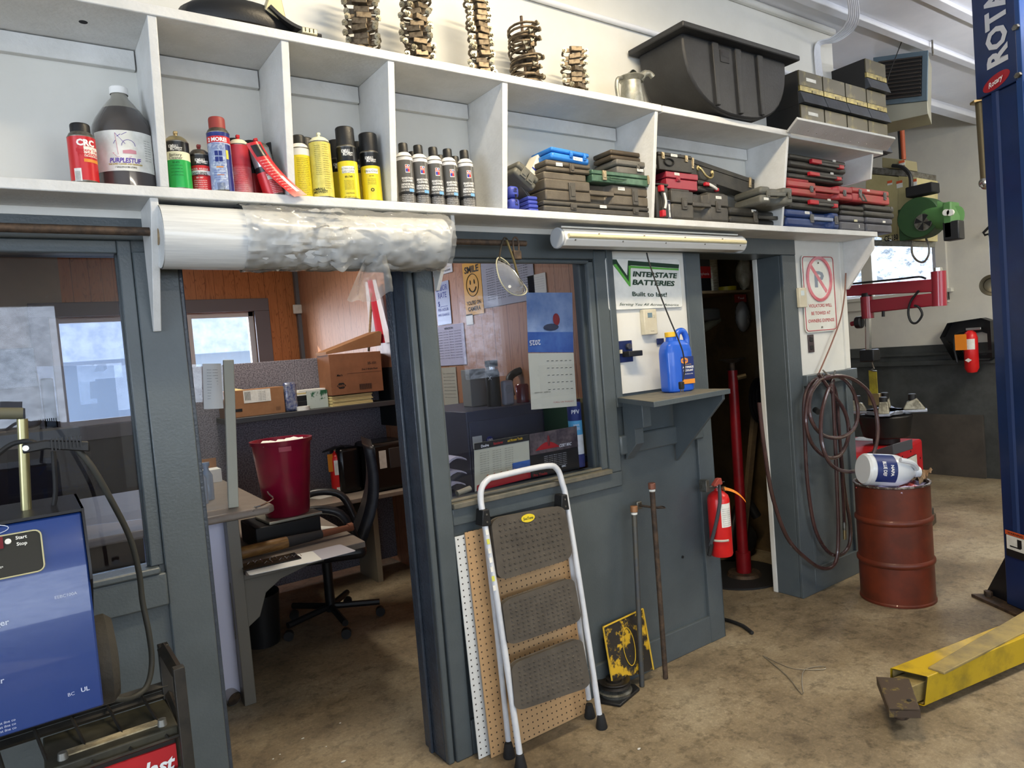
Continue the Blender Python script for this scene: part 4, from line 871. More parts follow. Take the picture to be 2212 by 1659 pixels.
sp([(478, 296), (495, 292), (567, 412), (572, 302), (905, 322), (903, 334), (586, 318), (582, 330), (575, 442), (568, 440)], SGN, .0004)
q.build('logo', t)
q = MB(); f2 = lambda x, y: flat(((x-672)*kx, -.0082, (425-y)*kz), (1, 0, -.035), (0, 0, 1))
q.text('INTERSTATE', .024, SDG, f2(742, 365), w=300*kx, bold=.035, shear=.18).text('BATTERIES', .024, SDG, f2(728, 420), w=285*kx, bold=.035, shear=.18)
q.text('Built to last!', .021, SDG, f2(695, 498), w=230*kx, bold=.012); q.text('Serving You All Across America', .012, SDG, f2(690, 568), w=390*kx, shear=.35, bold=.0)
q.build('lettering', t)
# thermostats, switch plate, outlet
a = U(*cS(652, 780), Y=2.4); b = U(*cS(748, 600), Y=2.4)
t = thing('thermostat', 'cream digital thermostat under the battery sign', 'thermostat', ((a.x+b.x)/2, 2.408, (a.z+b.z)/2)); w, h = b.x-a.x, b.z-a.z
IV = mat('ivory_plastic', 'cfc8b2', .45, c2='c5bda6', s=10)
w *= .8; MB().b2((-w/2, -.028, -h/2), (w/2, 0, h/2), IV).build('body', t, .004); MB().b2((-w*.22, -.030, h*.18), (w*.12, -.027, h*.36), mat('lcd_screen', '6f8590', .2)).build('screen', t)
MB().b2((w*.24, -.031, h*.25), (w*.32, -.027, h*.29), IV).b2((w*.24, -.031, h*.17), (w*.32, -.027, h*.21), IV).build('buttons', t); MB().text('Honeywell', .004, INK, flat((.006, -.0286, -h*.36), (1, 0, 0), (0, 0, 1))).build('lettering', t)
a = U(1722, 665, Y=2.4); b = U(1741, 622, Y=2.4); w, h = .075, b.z-a.z
t = thing('thermostat', 'small yellowed thermostat tucked behind the no parking sign', 'thermostat', ((a.x+.036), 2.4, (a.z+b.z)/2)); MB().b2((-w/2, -.022, -h/2), (w/2, 0, h/2), IV).build('body', t, .004); MB().b2((-w*.3, -.024, h*.1), (w*.12, -.021, h*.35), mat('lcd_bright', 'c8d4d8', .2)).build('screen', t)
a = U(*cS(452, 975), Y=2.4); b = U(*cS(592, 812), Y=2.4); w, h = b.x-a.x, b.z-a.z
t = thing('switch_plate', 'dark blue painted switch plate with an outlet adapter plugged in', 'switch plate', ((a.x+b.x)/2, 2.408, (a.z+b.z)/2)); NB = mat('switch_blue', '1e2a5a', .3, c2='18234b', s=20)
MB().b2((-w/2, -.006, -h/2), (w/2, 0, h/2), NB).build('plate', t, .002); MB().b2((-w*.12, -.016, -.008), (-w*.04, -.004, .010), IV).build('switch', t)
for x in (-.46, -.40): MB().b2((w*x, -.0075, -.012), (w*x+.005, -.005, .012), BLKM).build('slot', t)
MB().b2((w*.0, -.055, -.026), (w*.62, -.006, .0), BLK).build('adapter', t, .003); MB().cyl((w*.28, -.006, .022), (w*.28, -.022, .022), .015, mat('round_plug', '3a3a40', .3), n=20).build('plug', t, .002)
a = U(*cS(765, 830), Y=2.4); t = tag(MB().b2((a.x, 2.4, a.z-.01), (a.x+.05, 2.405, a.z+.02), NB).build('blank_plate', None, .002), 'small dark blue blank plate behind the antifreeze jug', 'switch plate')
a = U(1747, 762, Y=2.4); b = U(1760, 722, Y=2.4)
t = thing('outlet', 'dark brown double outlet under the no parking sign', 'outlet', ((a.x+b.x)/2, 2.408, (a.z+b.z)/2)); w, h = .06, b.z-a.z; DBR = mat('outlet_brown', '3b3134', .4)
MB().b2((-w/2, -.006, -h/2), (w/2, 0, h/2), DBR).build('plate', t, .002)
for s in (-1, 1): MB().b2((-.014, -.010, s*.025-.014), (.014, -.005, s*.025+.014), BLK).build('socket', t, .003)
# no parking sign
a = U(*c6(290, 1100), Y=2.4) if 'c6' in globals() else U(1680+290/4.608, 480+1100/4.608, Y=2.4); b = U(1680+545/4.608, 480+350/4.608, Y=2.4)
w, h = b.x-a.x+.02, b.z-a.z+.012
t = thing('no_parking_sign', 'white no parking sign with faded red circle and tow warning', 'sign', ((a.x+b.x)/2-.008, 2.40, (a.z+b.z)/2+.004))
SR = mat('sign_red', 'a8323a', .4); SRP = mat('sign_faded_red', 'd38a94', .4, c2='c9666e', s=6); SGY = mat('sign_grey_p', '7d8794', .4)
MB().prism(rrect(w, h, .028), -.004, 0, mat('sign_worn_white', 'dadcd6', .35, c2='cfd0c8', s=4), 'y').build('plate', t, .001)
q = MB(); q.tube([(x, -.0045, z) for x, z in rrect(w-.02, h-.02, .024)], .003, SR, 4, closed=True); q.build('border', t)
q = MB(); R0, R1 = w*.33, w*.40; zc = h*.19; sc_ = 1.0
q.tube([((R0+R1)/2*math.cos(a), -.0045, zc+(R0+R1)/2*sc_*math.sin(a)) for a in [math.pi*i/18 for i in range(36)]], (R1-R0)/2, SRP, 4, closed=True)
q.prism([(-R0*.75, zc+R0*.6), (-R0*.6, zc+R0*.75), (R0*.75, zc-R0*.6), (R0*.6, zc-R0*.75)], -.0052, -.004, SRP, 'y'); q.build('prohibition_ring', t)
MB().text('P', h*.20, SGY, flat((0, -.0046, zc), (1, 0, 0), (0, 0, 1)), w=w*.32, bold=.03).build('letter', t)
q = MB()
for i, s in enumerate(('VIOLATORS WILL', 'BE TOWED AT', 'OWNERS EXPENSE')): q.text(s, h*.042, SR, flat((0, -.0046, -h*(.155+.098*i)), (1, 0, 0), (0, 0, 1)), w=w*(.72, .6, .82)[i], bold=.02)
q.build('lettering', t)
for z in (h*.40, -h*.44): MB().cyl((0, -.004, z), (0, -.009, z), .006, STL, n=10).build('bolt', t)
# grey corner shelf with braces
P = [U(*cS(485, 1210), Y=2.4)]; zt = P[0].z; fl_ = U(*cS(740, 1240), Z=zt); frr = U(*cS(1268, 1148), Z=zt)
t = thing('corner_shelf', 'small grey painted shelf with dusty top beside the closet opening', 'shelf', (P[0].x, 2.4, zt)); o_ = Vector((P[0].x, 2.4, zt))
br_ = U(*cS(1140, 1135), Z=zt)
MB().prism([(0, -.005), (fl_.x-o_.x, fl_.y-2.4), (frr.x-o_.x, frr.y-2.4), (frr.x-o_.x, -.005)], -.022, 0, GRY, 'z').prism([(.004, -.006), (fl_.x-o_.x, fl_.y-2.396), (frr.x-o_.x-.003, frr.y-2.394), (frr.x-o_.x-.003, -.005)], -.001, .0012, DUST, 'z').build('top', t, .0015)
xb = frr.x-o_.x-.03; D = 2.4-frr.y
MB().prism([(-.0, -.022), (-D+.01, -.022), (-D+.01, -.045), (-.0, -.36)], xb-.018, xb, GRY, 'x').build('brace', t, .002)
MB().prism([(-.0, -.022), (-.13, -.022), (-.13, -.14), (-.075, -.15), (-.075, -.22), (-.0, -.30)], .03, .085, GRY, 'x').build('brace', t, .003)
# antifreeze jug
p = U(1461, 849, Z=zt+.002); yb = max(min(p.y, 2.32), 2.22)
t = thing('antifreeze_jug', 'blue plastic antifreeze jug with yellow cap on the grey shelf', 'jug', (U(1461, 800, Y=2.27).x, 2.27, zt+.0015), R_(-12)); JB = mat('jug_blue', '2059c4', .32, coat=.3); JY = mat('jug_yellow', 'e0b52c', .4)
q = MB()
def jug(u, v):
    th = 2*math.pi*u; zs = [0, .006, .02, .185, .205, .225, .243, .25]; ws = [.80, .97, 1, 1, .96, .88, .62, .1]; k = min(int(v*7), 6); f = v*7-k
    s = ws[k]+(ws[k+1]-ws[k])*f; z = zs[k]+(zs[k+1]-zs[k])*f; c, s_ = math.cos(th), math.sin(th)
    return (.074*s*math.copysign(abs(c)**.45, c), .048*s*math.copysign(abs(s_)**.45, s_), z)
q.grid(jug, 36, 28, JB); q.b2((-.05, -.03, -.0), (.05, .03, .003), JB); q.build('body', t, sub=1)
MB().tube([(.012, 0, .235), (.018, 0, .275), (.038, 0, .288), (.058, 0, .28), (.07, 0, .25), (.068, 0, .215)], .0155, JB, 10, 4).build('handle', t)
MB().cyl((-.022, 0, .24), (-.022, 0, .262), .024, JB, .022, n=20).build('neck', t); MB().cyl((-.022, 0, .262), (-.022, 0, .286), .0255, JY, n=24).build('cap', t, .002)
q = MB(); q.b2((-.005, -.0505, .035), (.066, -.046, .165), mat('label_navy', '1c2c66', .4)); q.b2((-.005, -.051, .036), (.066, -.046, .058), cO); q.build('label', t, .001)
q = MB(); q.prism([(.012+.02*math.cos(R_(60*i+30))*1.1, .146+.016*math.sin(R_(60*i+30))) for i in range(6)], -.052, -.05, cO, 'y'); ff = lambda x, z: flat((x, -.0525, z), (1, 0, 0), (0, 0, 1))
q.text('NAPA', .009, INKB, ff(.012, .146), bold=.03, w=.026).text('ANTIFREEZE', .009, INKW, ff(.03, .115), w=.062, bold=.03).text('& COOLANT', .009, INKW, ff(.03, .10), w=.056, bold=.03).text('extended life', .0045, JY, ff(.028, .128), w=.04).text('50/50 PREDILUTED', .0045, INKW, ff(.03, .083), w=.05); q.build('lettering', t)
# fire extinguisher on the closet stile
p = U(1555, 1130, Y=2.32)
def exting(label, p, s=1, hose_r=False, tagc=True, rot=0, nm='fire_extinguisher'):
    t = thing(nm, label, 'fire extinguisher', p, rot)
    ER = mat('extinguisher_red', 'd62322', .28, c2='c41d1f', s=5)
    MB().lathe([(0, -.165*s), (.052*s, -.165*s), (.056*s, -.155*s), (.056*s, .125*s), (.05*s, .145*s), (.032*s, .162*s), (.018*s, .17*s), (.016*s, .185*s), (0, .185*s)], ER, 32).build('cylinder', t)
    q = MB(); wrapbox(q, .056*s, -.01*s, .11*s, -2.3, -1.2, LBL, 12); q.build('label', t)
    q = MB(); 
    for i in range(9): q.text('aern ti osl', .004*s, INK, wrapz(.0575*s, (.0+.0105*i)*s, -1.78), w=.05*s)
    q.build('lettering', t)
    return t, ER
t, ER = exting('red fire extinguisher with orange tag hung on the stile beside the closet', p)
MB().b2((-.014, -.012, .182), (.016, .012, .20), CHR).build('valve', t, .003)
MB().prism([(-.034, .195), (-.034, .205), (.0, .232), (.022, .232), (.03, .2), (.012, .195)], -.012, .012, mat('lever_red', 'a84a3c', .5), 'y').build('lever', t, .003)
MB().b2((-.06, -.008, .19), (-.01, .008, .196), STL).b2((.01, -.004, .205), (.055, .003, .209), CHR).build('pin', t)
MB().cyl((.03, -.01, .175), (.03, -.022, .175), .013, BRS, n=16).build('gauge', t)
MB().tube([(0, -.012, .195), (-.028, -.035, .18), (-.045, -.045, .12), (-.064, -.032, .03), (-.076, -.012, -.05), (-.084, .002, -.10)], .009, mat('grey_hose', '3a3d42', .6), 9, 5).build('hose', t)
MB().tube([(-.08, -.004, -.09), (-.09, .008, -.15)], .011, RUB, 10).build('nozzle', t); MB().tube([(-.064*math.cos(a), -.064*math.sin(a)-.0, -.075) for a in [R_(-10+14*i) for i in range(7)]], .006, mat('hose_clip', 'b5b0a4', .5), 6).build('clip', t)
q = MB(); q.grid(lambda u, v: (.02+.095*u, -.03-.05*u-.01*math.sin(3*u)+.004*v, .17-.055*u*u-.02*u+.014*v*(1.2-.4*u)), 10, 2, mat('tag_orange', 'e8871e', .6), .001); q.build('tag', t)
MB().b2((-.085, .0, .175), (-.06, .045, .235), STL).b2((-.062, .0, .18), (-.012, .006, .2), STL).build('wall_bracket', t, .001)
# steel hook on the rail and the two rods
hk = U(1378, 1091, Y=2.385); t = thing('wall_hook', 'steel eye hook on the grey rail, wire-tied to the taller rod', 'hook', hk)
MB().b2((-.016, -.012, -.018), (.016, 0, .018), STL).build('plate', t, .003); MB().tube([(0, -.01, 0), (.03, -.06, -.008), (.062, -.095, -.012)], .0055, RST, 8, 3).build('shank', t)
MB().tube([(.062+.018*math.cos(a), -.09+.018*math.sin(a), -.012+.002*math.sin(2*a)) for a in [2*math.pi*i/12 for i in range(12)]], .003, RST, 6, closed=True).build('tie', t)
for lab, foot, top, Yt, m_, capc in (('grey pipe leaning on the wall with a yellowed fitting', (1387, 1483), (1370, 1112), 2.345, mat('rod_grey', '4e5257', .45, .5, c2='5c5a52', s=14), mat('fitting_worn', '9a6e4c', .5, .4)), ('taller rusty pipe held by the wall hook', (1438, 1466), (1409, 1062), 2.30, RST, mat('fitting_rust', '8a5a48', .5, .4))):
    f_ = U(*foot, Z=0); tp = U(*top, Y=Yt); t = thing('steel_pipe', lab, 'pipe', f_)
    MB().cyl((0, 0, .003), tp-f_, .012, m_, .0125, n=16).build('shaft', t); d_ = (tp-f_).normalized(); MB().cyl(tp-f_, tp-f_+d_*.012, .015, LBL, n=14).cyl(tp-f_+d_*.012, tp-f_+d_*.042, .018, capc, n=10).build('fitting', t, .003)
# yellow-smeared plate, pulley
def panel_quad(pts, ctr, n_, m, th): 
    q = MB(); v = [Vector(p)-ctr for p in pts]; n_ = Vector(n_)*th; q.add(v+[p+n_ for p in v], [(0, 1, 2, 3), (7, 6, 5, 4), (0, 4, 5, 1), (1, 5, 6, 2), (2, 6, 7, 3), (3, 7, 4, 0)], m); return q
bl, br_2 = U(1322, 1478, Z=0), U(1411, 1448, Z=0); tl, tr2 = U(1302, 1355, Y=2.385), U(1388, 1315, Y=2.388)
bl.y = br_2.y = (bl.y+br_2.y)/2-.03; bl = UP(1322, 1478, (0, bl.y, 0), (0, 1, .15)); 
bl, br_2 = U(1322, 1474, Y=2.335), U(1411, 1446, Y=2.335)
YPL = mat('yellow_smeared_black', 'c9a227', .5, c2='2a2622', s=9, lo=.41, hi=.46, det=9, bump=.5)
t = thing('metal_plate', 'black plate smeared with yellow paint leaning behind the pipes', 'plate', (bl+br_2)/2)
c_ = (bl+br_2)/2; panel_quad([bl, br_2, tr2, tl], c_, (0, .006, 0), YPL, 1).build('plate', t)
m_ = (bl+br_2+tl+tr2)/4-c_; ux = (br_2-bl).normalized(); uz = (tl-bl).normalized()
YEL = mat('yellow_paint_ridge', 'c8a52c', .5)
MB().tube([m_+ux*.036*math.cos(a)+uz*.085*math.sin(a)+Vector((.004, -.003, 0)) for a in [math.pi*i/14 for i in range(28)]], .0022, YEL, 5, closed=True).build('ring_mark', t)
for s, e in ((bl, tl), (br_2, tr2), (tl, tr2)): MB().tube([s-c_+Vector((0, -.002, 0)), e-c_+Vector((0, -.002, 0))], .0045, YEL, 5).build('painted_edge', t)
p = U(1325, 1510, Z=0); t = thing('pulley', 'dark grooved pulley on a cast bracket lying at the ladder foot', 'pulley', (p.x+.03, p.y+.02, 0), R_(20))
AL = mat('cast_alloy', '8b8c86', .4, .7, c2='5c5c55', s=20); PD = mat('pulley_black', '2b2723', .4, .4)
MB().prism([(-.09, -.07), (.085, -.085), (.11, -.05), (.10, .05), (-.06, .08), (-.1, .02)], .0, .014, BLK, 'z').build('base', t, .004)
MB().lathe([(0, .014), (.075, .014), (.08, .03), (.05, .045), (0, .05)], AL, 30).build('bracket', t)
MB().lathe([(0, .05), (.068, .05), (.075, .052), (.068, .062), (.075, .072), (.073, .076), (.058, .07), (.045, .066), (.036, .07), (.036, .082), (.02, .086), (.02, .08), (.012, .08), (.012, .088), (0, .088)], PD, 40).build('wheel', t)
p = U(1474, 1203, Y=2.415); tag(MB().cyl((p.x, 2.4145, p.z), (p.x, 2.41, p.z), .007, BLKM, n=14).build('drilled_hole'), 'small dark cable hole bored in the lower grey panel', 'hole')
# pegboards
def peg(name, base, hole):
    def f(nt, b, L):
        tc = N(nt, 'ShaderNodeTexCoord'); sp_ = N(nt, 'ShaderNodeSeparateXYZ'); L(tc.outputs['Object'], sp_.inputs[0])
        cb = N(nt, 'ShaderNodeCombineXYZ')
        for i, k in ((0, 'X'), (2, 'Z')):
            mu = N(nt, 'ShaderNodeMath', operation='MULTIPLY'); mu.inputs[1].default_value = 1/.0254; fr_ = N(nt, 'ShaderNodeMath', operation='FRACT'); sb = N(nt, 'ShaderNodeMath', operation='SUBTRACT'); sb.inputs[1].default_value = .5
            L(sp_.outputs[i], mu.inputs[0]); L(mu.outputs[0], fr_.inputs[0]); L(fr_.outputs[0], sb.inputs[0]); L(sb.outputs[0], cb.inputs[i])
        ln = N(nt, 'ShaderNodeVectorMath', operation='LENGTH'); L(cb.outputs[0], ln.inputs[0]); lt = N(nt, 'ShaderNodeMath', operation='LESS_THAN'); lt.inputs[1].default_value = .13; L(ln.outputs['Value'], lt.inputs[0])
        mx = N(nt, 'ShaderNodeMixRGB'); mx.inputs[1].default_value = lin(base); mx.inputs[2].default_value = lin(hole); L(lt.outputs[0], mx.inputs[0]); L(mx.outputs[0], b.inputs['Base Color']); b.inputs['Roughness'].default_value = .6
    return shader(name, f)
PGB = peg('pegboard_brown', 'b9966c', '2c2018'); PGW = peg('pegboard_white', 'd3d6d6', '24201c')
def lean(nm, label, bl, tl, br, Y0, Yt, m, cat='pegboard'):
    """sheet standing on the floor at Y0, its top resting back at Yt; flat box in its own frame"""
    b0 = U(*bl, Y=Y0); b1 = U(*br, Y=Y0); n0 = Vector((0, 1, 0)); 
    h0 = U(*tl, Y=Yt); H_ = math.hypot(h0.z, Yt-Y0); an = math.atan2(Yt-Y0, h0.z)
    t = thing(nm, label, cat, (b0.x, Y0, .002), (-an, 0, 0)); MB().b2((0, 0, 0), (b1.x-b0.x, .004, H_), m).build('sheet', t); return t
lean('pegboard', 'white pegboard behind the brown one', (1035, 1643), (988, 1160), (1245, 1525), 2.352, 2.392, PGW)
lean('pegboard', 'brown pegboard leaning behind the step ladder', (1062, 1642), (1012, 1150), (1268, 1520), 2.325, 2.382, PGB)
# step ladder
P0, Pn = (0, 2.19, 0), Vector((0, 1.04, -.165)).normalized()
LAD = lambda x, y, off=0: UP(x, y, Vector(P0)-Pn*off, Pn)
LW = mat('ladder_white', 'd0d4da', .3, c2='c2c7d0', s=6, coat=.3); TR_ = mat('tread_rubber', '524c44', .72, c2='3f3a34', s=6, lo=.4, hi=.65, bump=.2)
A0 = LAD(1125, 1655); t = thing('step_ladder', 'folded white three-step ladder leaning against the grey wall', 'ladder', (A0.x, 2.19, 0)); O_ = Vector((A0.x, 2.19, 0))
pp = [LAD(x, y)-O_ for x, y in ((1124, 1640), (1085, 1370), (1050, 1150), (1038, 1070), (1052, 1038), (1080, 1028), (1178, 1007), (1203, 1013), (1215, 1045), (1225, 1090), (1262, 1325), (1297, 1560))]
MB().tube(pp, .0128, LW, 14, 6).build('front_frame', t)
for xs_ in (((1045, 1120), (1072, 1350), (1098, 1600)), ((1218, 1095), (1243, 1280), (1272, 1510))):
    MB().tube([LAD(*c, -.045 - .05*(i == 2))-O_ for i, c in enumerate(xs_)], .0115, LW, 12, 4).build('rear_leg', t)
for (x, y), o2 in (((1125, 1655), 0), ((1300, 1572), 0), ((1099, 1618), -.09), ((1273, 1528), -.09)):
    c_ = LAD(x, y, o2)-O_; c_.z = max(c_.z, .0); z0 = 0.0; q = MB().lathe([(0, 0), (.024, 0), (.025, .004), (.016, .052), (.015, .056), (0, .056)], RUB, 20, (c_.x, c_.y, .001)); q.build('rubber_foot', t)
for x, y in ((1046, 1118), (1215, 1085)):
    c_ = LAD(x, y, .004)-O_; MB().prism([(c_.x-.024, c_.z-.03), (c_.x+.022, c_.z-.034), (c_.x+.016, c_.z+.034), (c_.x-.014, c_.z+.034)], c_.y-.018, c_.y+.035, BLK, 'y').build('hinge_bracket', t, .004)
    for dz in (-.015, .015): MB().cyl((c_.x, c_.y-.018, c_.z+dz), (c_.x, c_.y-.021, c_.z+dz), .004, STL, n=10).build('rivet', t)
for n3, quad in enumerate((((1062, 1122), (1218, 1092), (1236, 1205), (1078, 1254)), ((1086, 1300), (1238, 1248), (1256, 1340), (1098, 1394)), ((1106, 1436), (1256, 1378), (1276, 1482), (1114, 1536)))):
    Q = [LAD(x, y, .02)-O_ for x, y in quad]; q = MB(); e1 = (Q[1]-Q[0]); 
    def bil(u, v): return (Q[0]*(1-u)+Q[1]*u)*(1-v)+(Q[3]*(1-u)+Q[2]*u)*v
    c0 = sum(Q, Vector())/4; out = []
    for (x, y) in rrect(1, 1, .13, 6, .5, .5): out.append(bil(x, y))
    nn = -Pn*.0; k = len(out); back = [p+Pn*.03 for p in out]; q.add(out+back, [(i, (i+1) % k, k+(i+1) % k, k+i) for i in range(k)]+[tuple(range(k)), tuple(range(k, 2*k))[::-1]], TR_)
    tb = q.build('tread', t, .003); g = MB()
    for i in range(13):
        for j in range(9):
            u, v = .06+.88*(i+.5)/13, .06+.88*(j+.5)/9; c_ = bil(u, v)-Pn*.0022; a_ = bil(u+.020, v+.024)-bil(u, v); b_ = bil(u-.020, v+.024)-bil(u, v); a_, b_ = ((a_+b_)*.5*1.3, (a_-b_)*.5*1.3) if (i+j) % 2 else (a_*.9, b_*.9)
            vv = [c_+a_, c_+b_, c_-a_, c_-b_]; g.add([p+Pn*.003 for p in vv]+[p*.6+c_*.4-Pn*.0014 for p in vv], [(0, 1, 5, 4), (1, 2, 6, 5), (2, 3, 7, 6), (3, 0, 4, 7), (4, 5, 6, 7)], TR_)
    g.build('grip_pattern', tb)
c_ = LAD(1141, 1119, .024)-O_; eu = (LAD(1180, 1110, .024)-LAD(1100, 1128, .024)).normalized(); ev = -Pn.cross(eu); ev = ev if ev.z > 0 else -ev
q = MB(); el = [c_+eu*.034*math.cos(a)+ev*.0165*math.sin(a) for a in [math.pi*i/14 for i in range(28)]]; q.add(el+[p+Pn*.004 for p in el], [tuple(range(28))]+[(i, (i+1) % 28, 28+(i+1) % 28, 28+i) for i in range(28)], mat('badge_yellow', 'd9c22a', .35)); q.build('badge', t)
MB().text('SocTone', .011, SDG, flat(c_-Pn*.0012, eu, ev), w=.05, bold=.015).build('lettering', t)
q = MB()
for k_ in range(7):
    c_ = LAD(1052+2.7*k_, 1150+20*k_, .0135)-O_; q.box(c_, (.013, .0015, .020), (LBL, mat('sticker_yellow', 'cfd05a', .4), LBL, LBL)[k_ % 4], (math.atan2(-.16, 1), 0, 0)); 
q.build('warning_sticker', t)
# coat-hanger wire, hose end and paint flakes on the floor
zf = .004; hp_ = [U(x, y, Z=zf) for x, y in ((1648, 1416), (1700, 1440), (1735, 1446), (1778, 1446), (1782, 1440), (1765, 1440), (1738, 1447), (1732, 1470), (1733, 1500), (1700, 1460), (1648, 1416))]
tag(MB().tube([p for p in hp_], .0022, mat('bare_wire', 'a8a090', .4, .7), 5, 3).build('wire_hanger'), 'bent bare wire hanger lying on the concrete', 'hanger')
tag(MB().tube([U(x, y, Z=.011) for x, y in ((1558, 1336), (1580, 1342), (1605, 1352), (1625, 1367))], .0095, RUB, 10, 4).build('hose_piece'), 'short black rubber hose end sticking out from behind the wall', 'hose')
random.seed(8)
for x, y, s in ((655, 1595, 7), (735, 1562, 6), (705, 1613, 4), (742, 1645, 9), (605, 1630, 5), (1380, 1618, 10), (590, 1640, 5)):
    p = U(x, y, Z=.002); q = MB(); q.prism([(s*.001*math.cos(a)*random.uniform(.5, 1.3), s*.0006*math.sin(a)*random.uniform(.5, 1.3)) for a in [i*1.05 for i in range(6)]], 0, .002, WHT, 'z'); o_ = q.build('paint_flake'); o_.location = p
    tag(o_, 'white paint flake on the floor near the doorway' if s != 10 else 'curl of white plastic on the concrete in front of the ladder', 'flake', 'paint flakes on the floor' if s != 10 else None)
# ================= inside the office =================
DTOP = mat('desk_laminate', '8d8278', .4, c2='857a70', s=12); DEDG = mat('desk_edge', 'a89f86', .45); DGR = mat('desk_steel_grey', '6a675f', .4); BLKG = mat('black_gloss', '0f0f11', .25)
FAB = mat('partition_fabric', '86828a', .9, c2='56535b', s=110, lo=.42, hi=.58, bump=.3, bs=300); CARD = mat('cardboard', '9a6f4c', .75, c2='8f6543', s=7); CARD2 = mat('cardboard_dark', '8a5c40', .75, c2='7f5439', s=7)
MAN = mat('manila', 'd6c48a', .7); LIL = mat('white_cabinet_side', 'c9cbe0', .5)
# partition with its shelf
YP = 5.12; zt_ = U(590, 780, Y=YP).z; xl = U(486, 785, Y=YP).x-.5
t = thing('office_partition', 'speckled grey fabric partition with a dark shelf along it', 'partition', (1.6, YP, 0)); o = Vector((1.6, YP, 0))
m = MB(); m.b2((xl-1.6, 0, .05), (XR-.01-1.6, .05, zt_), FAB); m.build('panel', t, .004)
sz = U(690, 883, Y=4.82).z; MB().b2((1.08-1.6, 4.80-YP, sz-.035), (XR-.012-1.6, -.002, sz), mat('shelf_charcoal', '37383b', .5)).build('shelf', t, .003)
MB().b2((XR-.05-1.6, 4.80-YP, sz-.2), (XR-.03-1.6, -.002, sz+.25), BLKM).build('end_bracket', t)
# desks
UZ = .66; lx1_ = U(515, 1140, Y=3.53).x+.006
t = thing('l_shaped_desk', 'low grey office desk run carrying the bat and the red bin', 'desk', (1.1, 4.3, 0)); o = Vector((1.1, 4.3, 0))
m = MB(); m.T = Matrix.Translation(-o); m.prism([(lx1_, 3.5), (1.42, 3.5), (1.50, 4.70), (XR-.01, 4.62), (XR-.01, 5.11), (lx1_, 5.11)], UZ-.032, UZ, DTOP, 'z'); m.build('worktop', t, .004)
m = MB(); m.T = Matrix.Translation(-o); m.b2((.74, 3.53, UZ-.06), (1.2, 3.56, UZ-.032), DGR).prism([(.735, UZ-.06), (1.15, UZ-.06), (.98, UZ-.10), (.90, UZ-.15), (.86, UZ-.26), (.735, UZ-.34)], 3.55, 3.56, DGR, 'y'); m.build('bracket', t, .003)
m = MB(); m.T = Matrix.Translation(-o); m.b2((2.0, 4.75, 0), (2.04, 5.08, UZ-.032), mat('desk_panel_cream', '8b8370', .5)); m.build('leg_panel', t)
t = thing('counter', 'higher grey counter with rounded corner and steel leg behind the doorway', 'counter', (.5, 3.5, 0)); o = Vector((.5, 3.5, 0)); zc = .945
m = MB(); m.T = Matrix.Translation(-o); m.prism([(-1.2, 3.5), (.94, 3.5), (.972, 3.53), (1.0, 4.85), (-1.2, 4.85)], zc-.04, zc, DTOP, 'z'); m.build('worktop', t, .012, seg=3)
lx0, lx1 = U(488, 1140, Y=3.53).x, U(515, 1140, Y=3.53).x
m = MB(); m.T = Matrix.Translation(-o); m.b2((lx0, 3.51, .0), (lx1, 3.58, zc-.04), DGR); m.build('leg', t, .004)
m = MB(); m.T = Matrix.Translation(-o); m.b2((lx1-.40, 3.59, .03), (lx1-.01, 3.62, zc-.05), LIL); m.build('side_panel', t)
# counter post and clear screen with taped papers
pb = U(495, 1098, Z=zc); ptp = U(482, 778, Y=pb.y)
t = thing('counter_screen', 'clear acrylic counter screen with a cream edge post and a taped page', 'screen', (pb.x+.02, pb.y, zc+.001), (0, R_(3.6), 0)); hz_ = ptp.z-zc
MB().b2((-.024, -.012, 0), (.024, .012, hz_), mat('post_cream', 'bcbba9', .5)).build('post', t, .003)
MB().b2((-.9, -.003, .0), (-.028, .003, hz_-.02), GLS).build('acrylic_sheet', t)
pg = U(425, 790, Y=pb.y-.006)-Vector((pb.x, pb.y, zc)); 
MB().grid(lambda u, v: (pg.x-.04+.085*u, -.012-.015*math.sin(3.1*u)-.02*v*u, pg.z-.22*v), 6, 5, PAP).build('taped_page', t)
q = MB()
for i in range(11): q.text('inor aelst', .004, INK, flat((pg.x, -.03, pg.z-.03-.014*i), (1, 0, 0), (0, 0, 1)), w=.05)
q.build('printing', t)
# red bin on a laptop on a black box
bp = U(622, 1108, Z=.80)
t = tag(MB().b2((-.20, -.14, 0), (.155, .17, .118), BLK).build('black_box', None, .006), 'flat black box under the closed laptop on the low desk', 'box'); t.location = (bp.x-.02, bp.y, UZ+.001)
t = tag(MB().b2((-.13, -.12, 0), (.17, .12, .016), mat('laptop_silver', 'b5b2a4', .35, .6)).build('laptop', None, .004), 'closed silver laptop squeezed between the black box and the red bin', 'laptop'); t.location = (bp.x-.02, bp.y-.01, UZ+.1205); t.rotation_euler = (0, 0, .05)
bt = U(593, 950, Y=bp.y); hb_ = bt.z-(UZ+.138); W_ = (U(658, 945, Y=bp.y).x-U(528, 948, Y=bp.y).x)/2
t = thing('waste_bin', 'crimson plastic bin full of paper standing on the laptop', 'bin', (bp.x, bp.y, UZ+.138)); RB = mat('bin_crimson', '8c1030', .28, c2='7d0f2c', s=4, coat=.3)
MB().lathe([(0, 0), (W_*.70, 0), (W_*.73, .01), (W_*.96, hb_-.02), (W_*1.02, hb_-.02), (W_*1.03, hb_), (W_*.95, hb_), (W_*.90, hb_-.03), (W_*.68, .02), (0, .02)], RB, 40).build('body', t)
q = MB(); q.grid(lambda u, v: (-.13+.26*u, -.10+.2*v, hb_-.04+.035*noise.noise(Vector((u*6, v*6, 1)))+.02), 10, 10, PAP, .001); q.build('paper_heap', t)
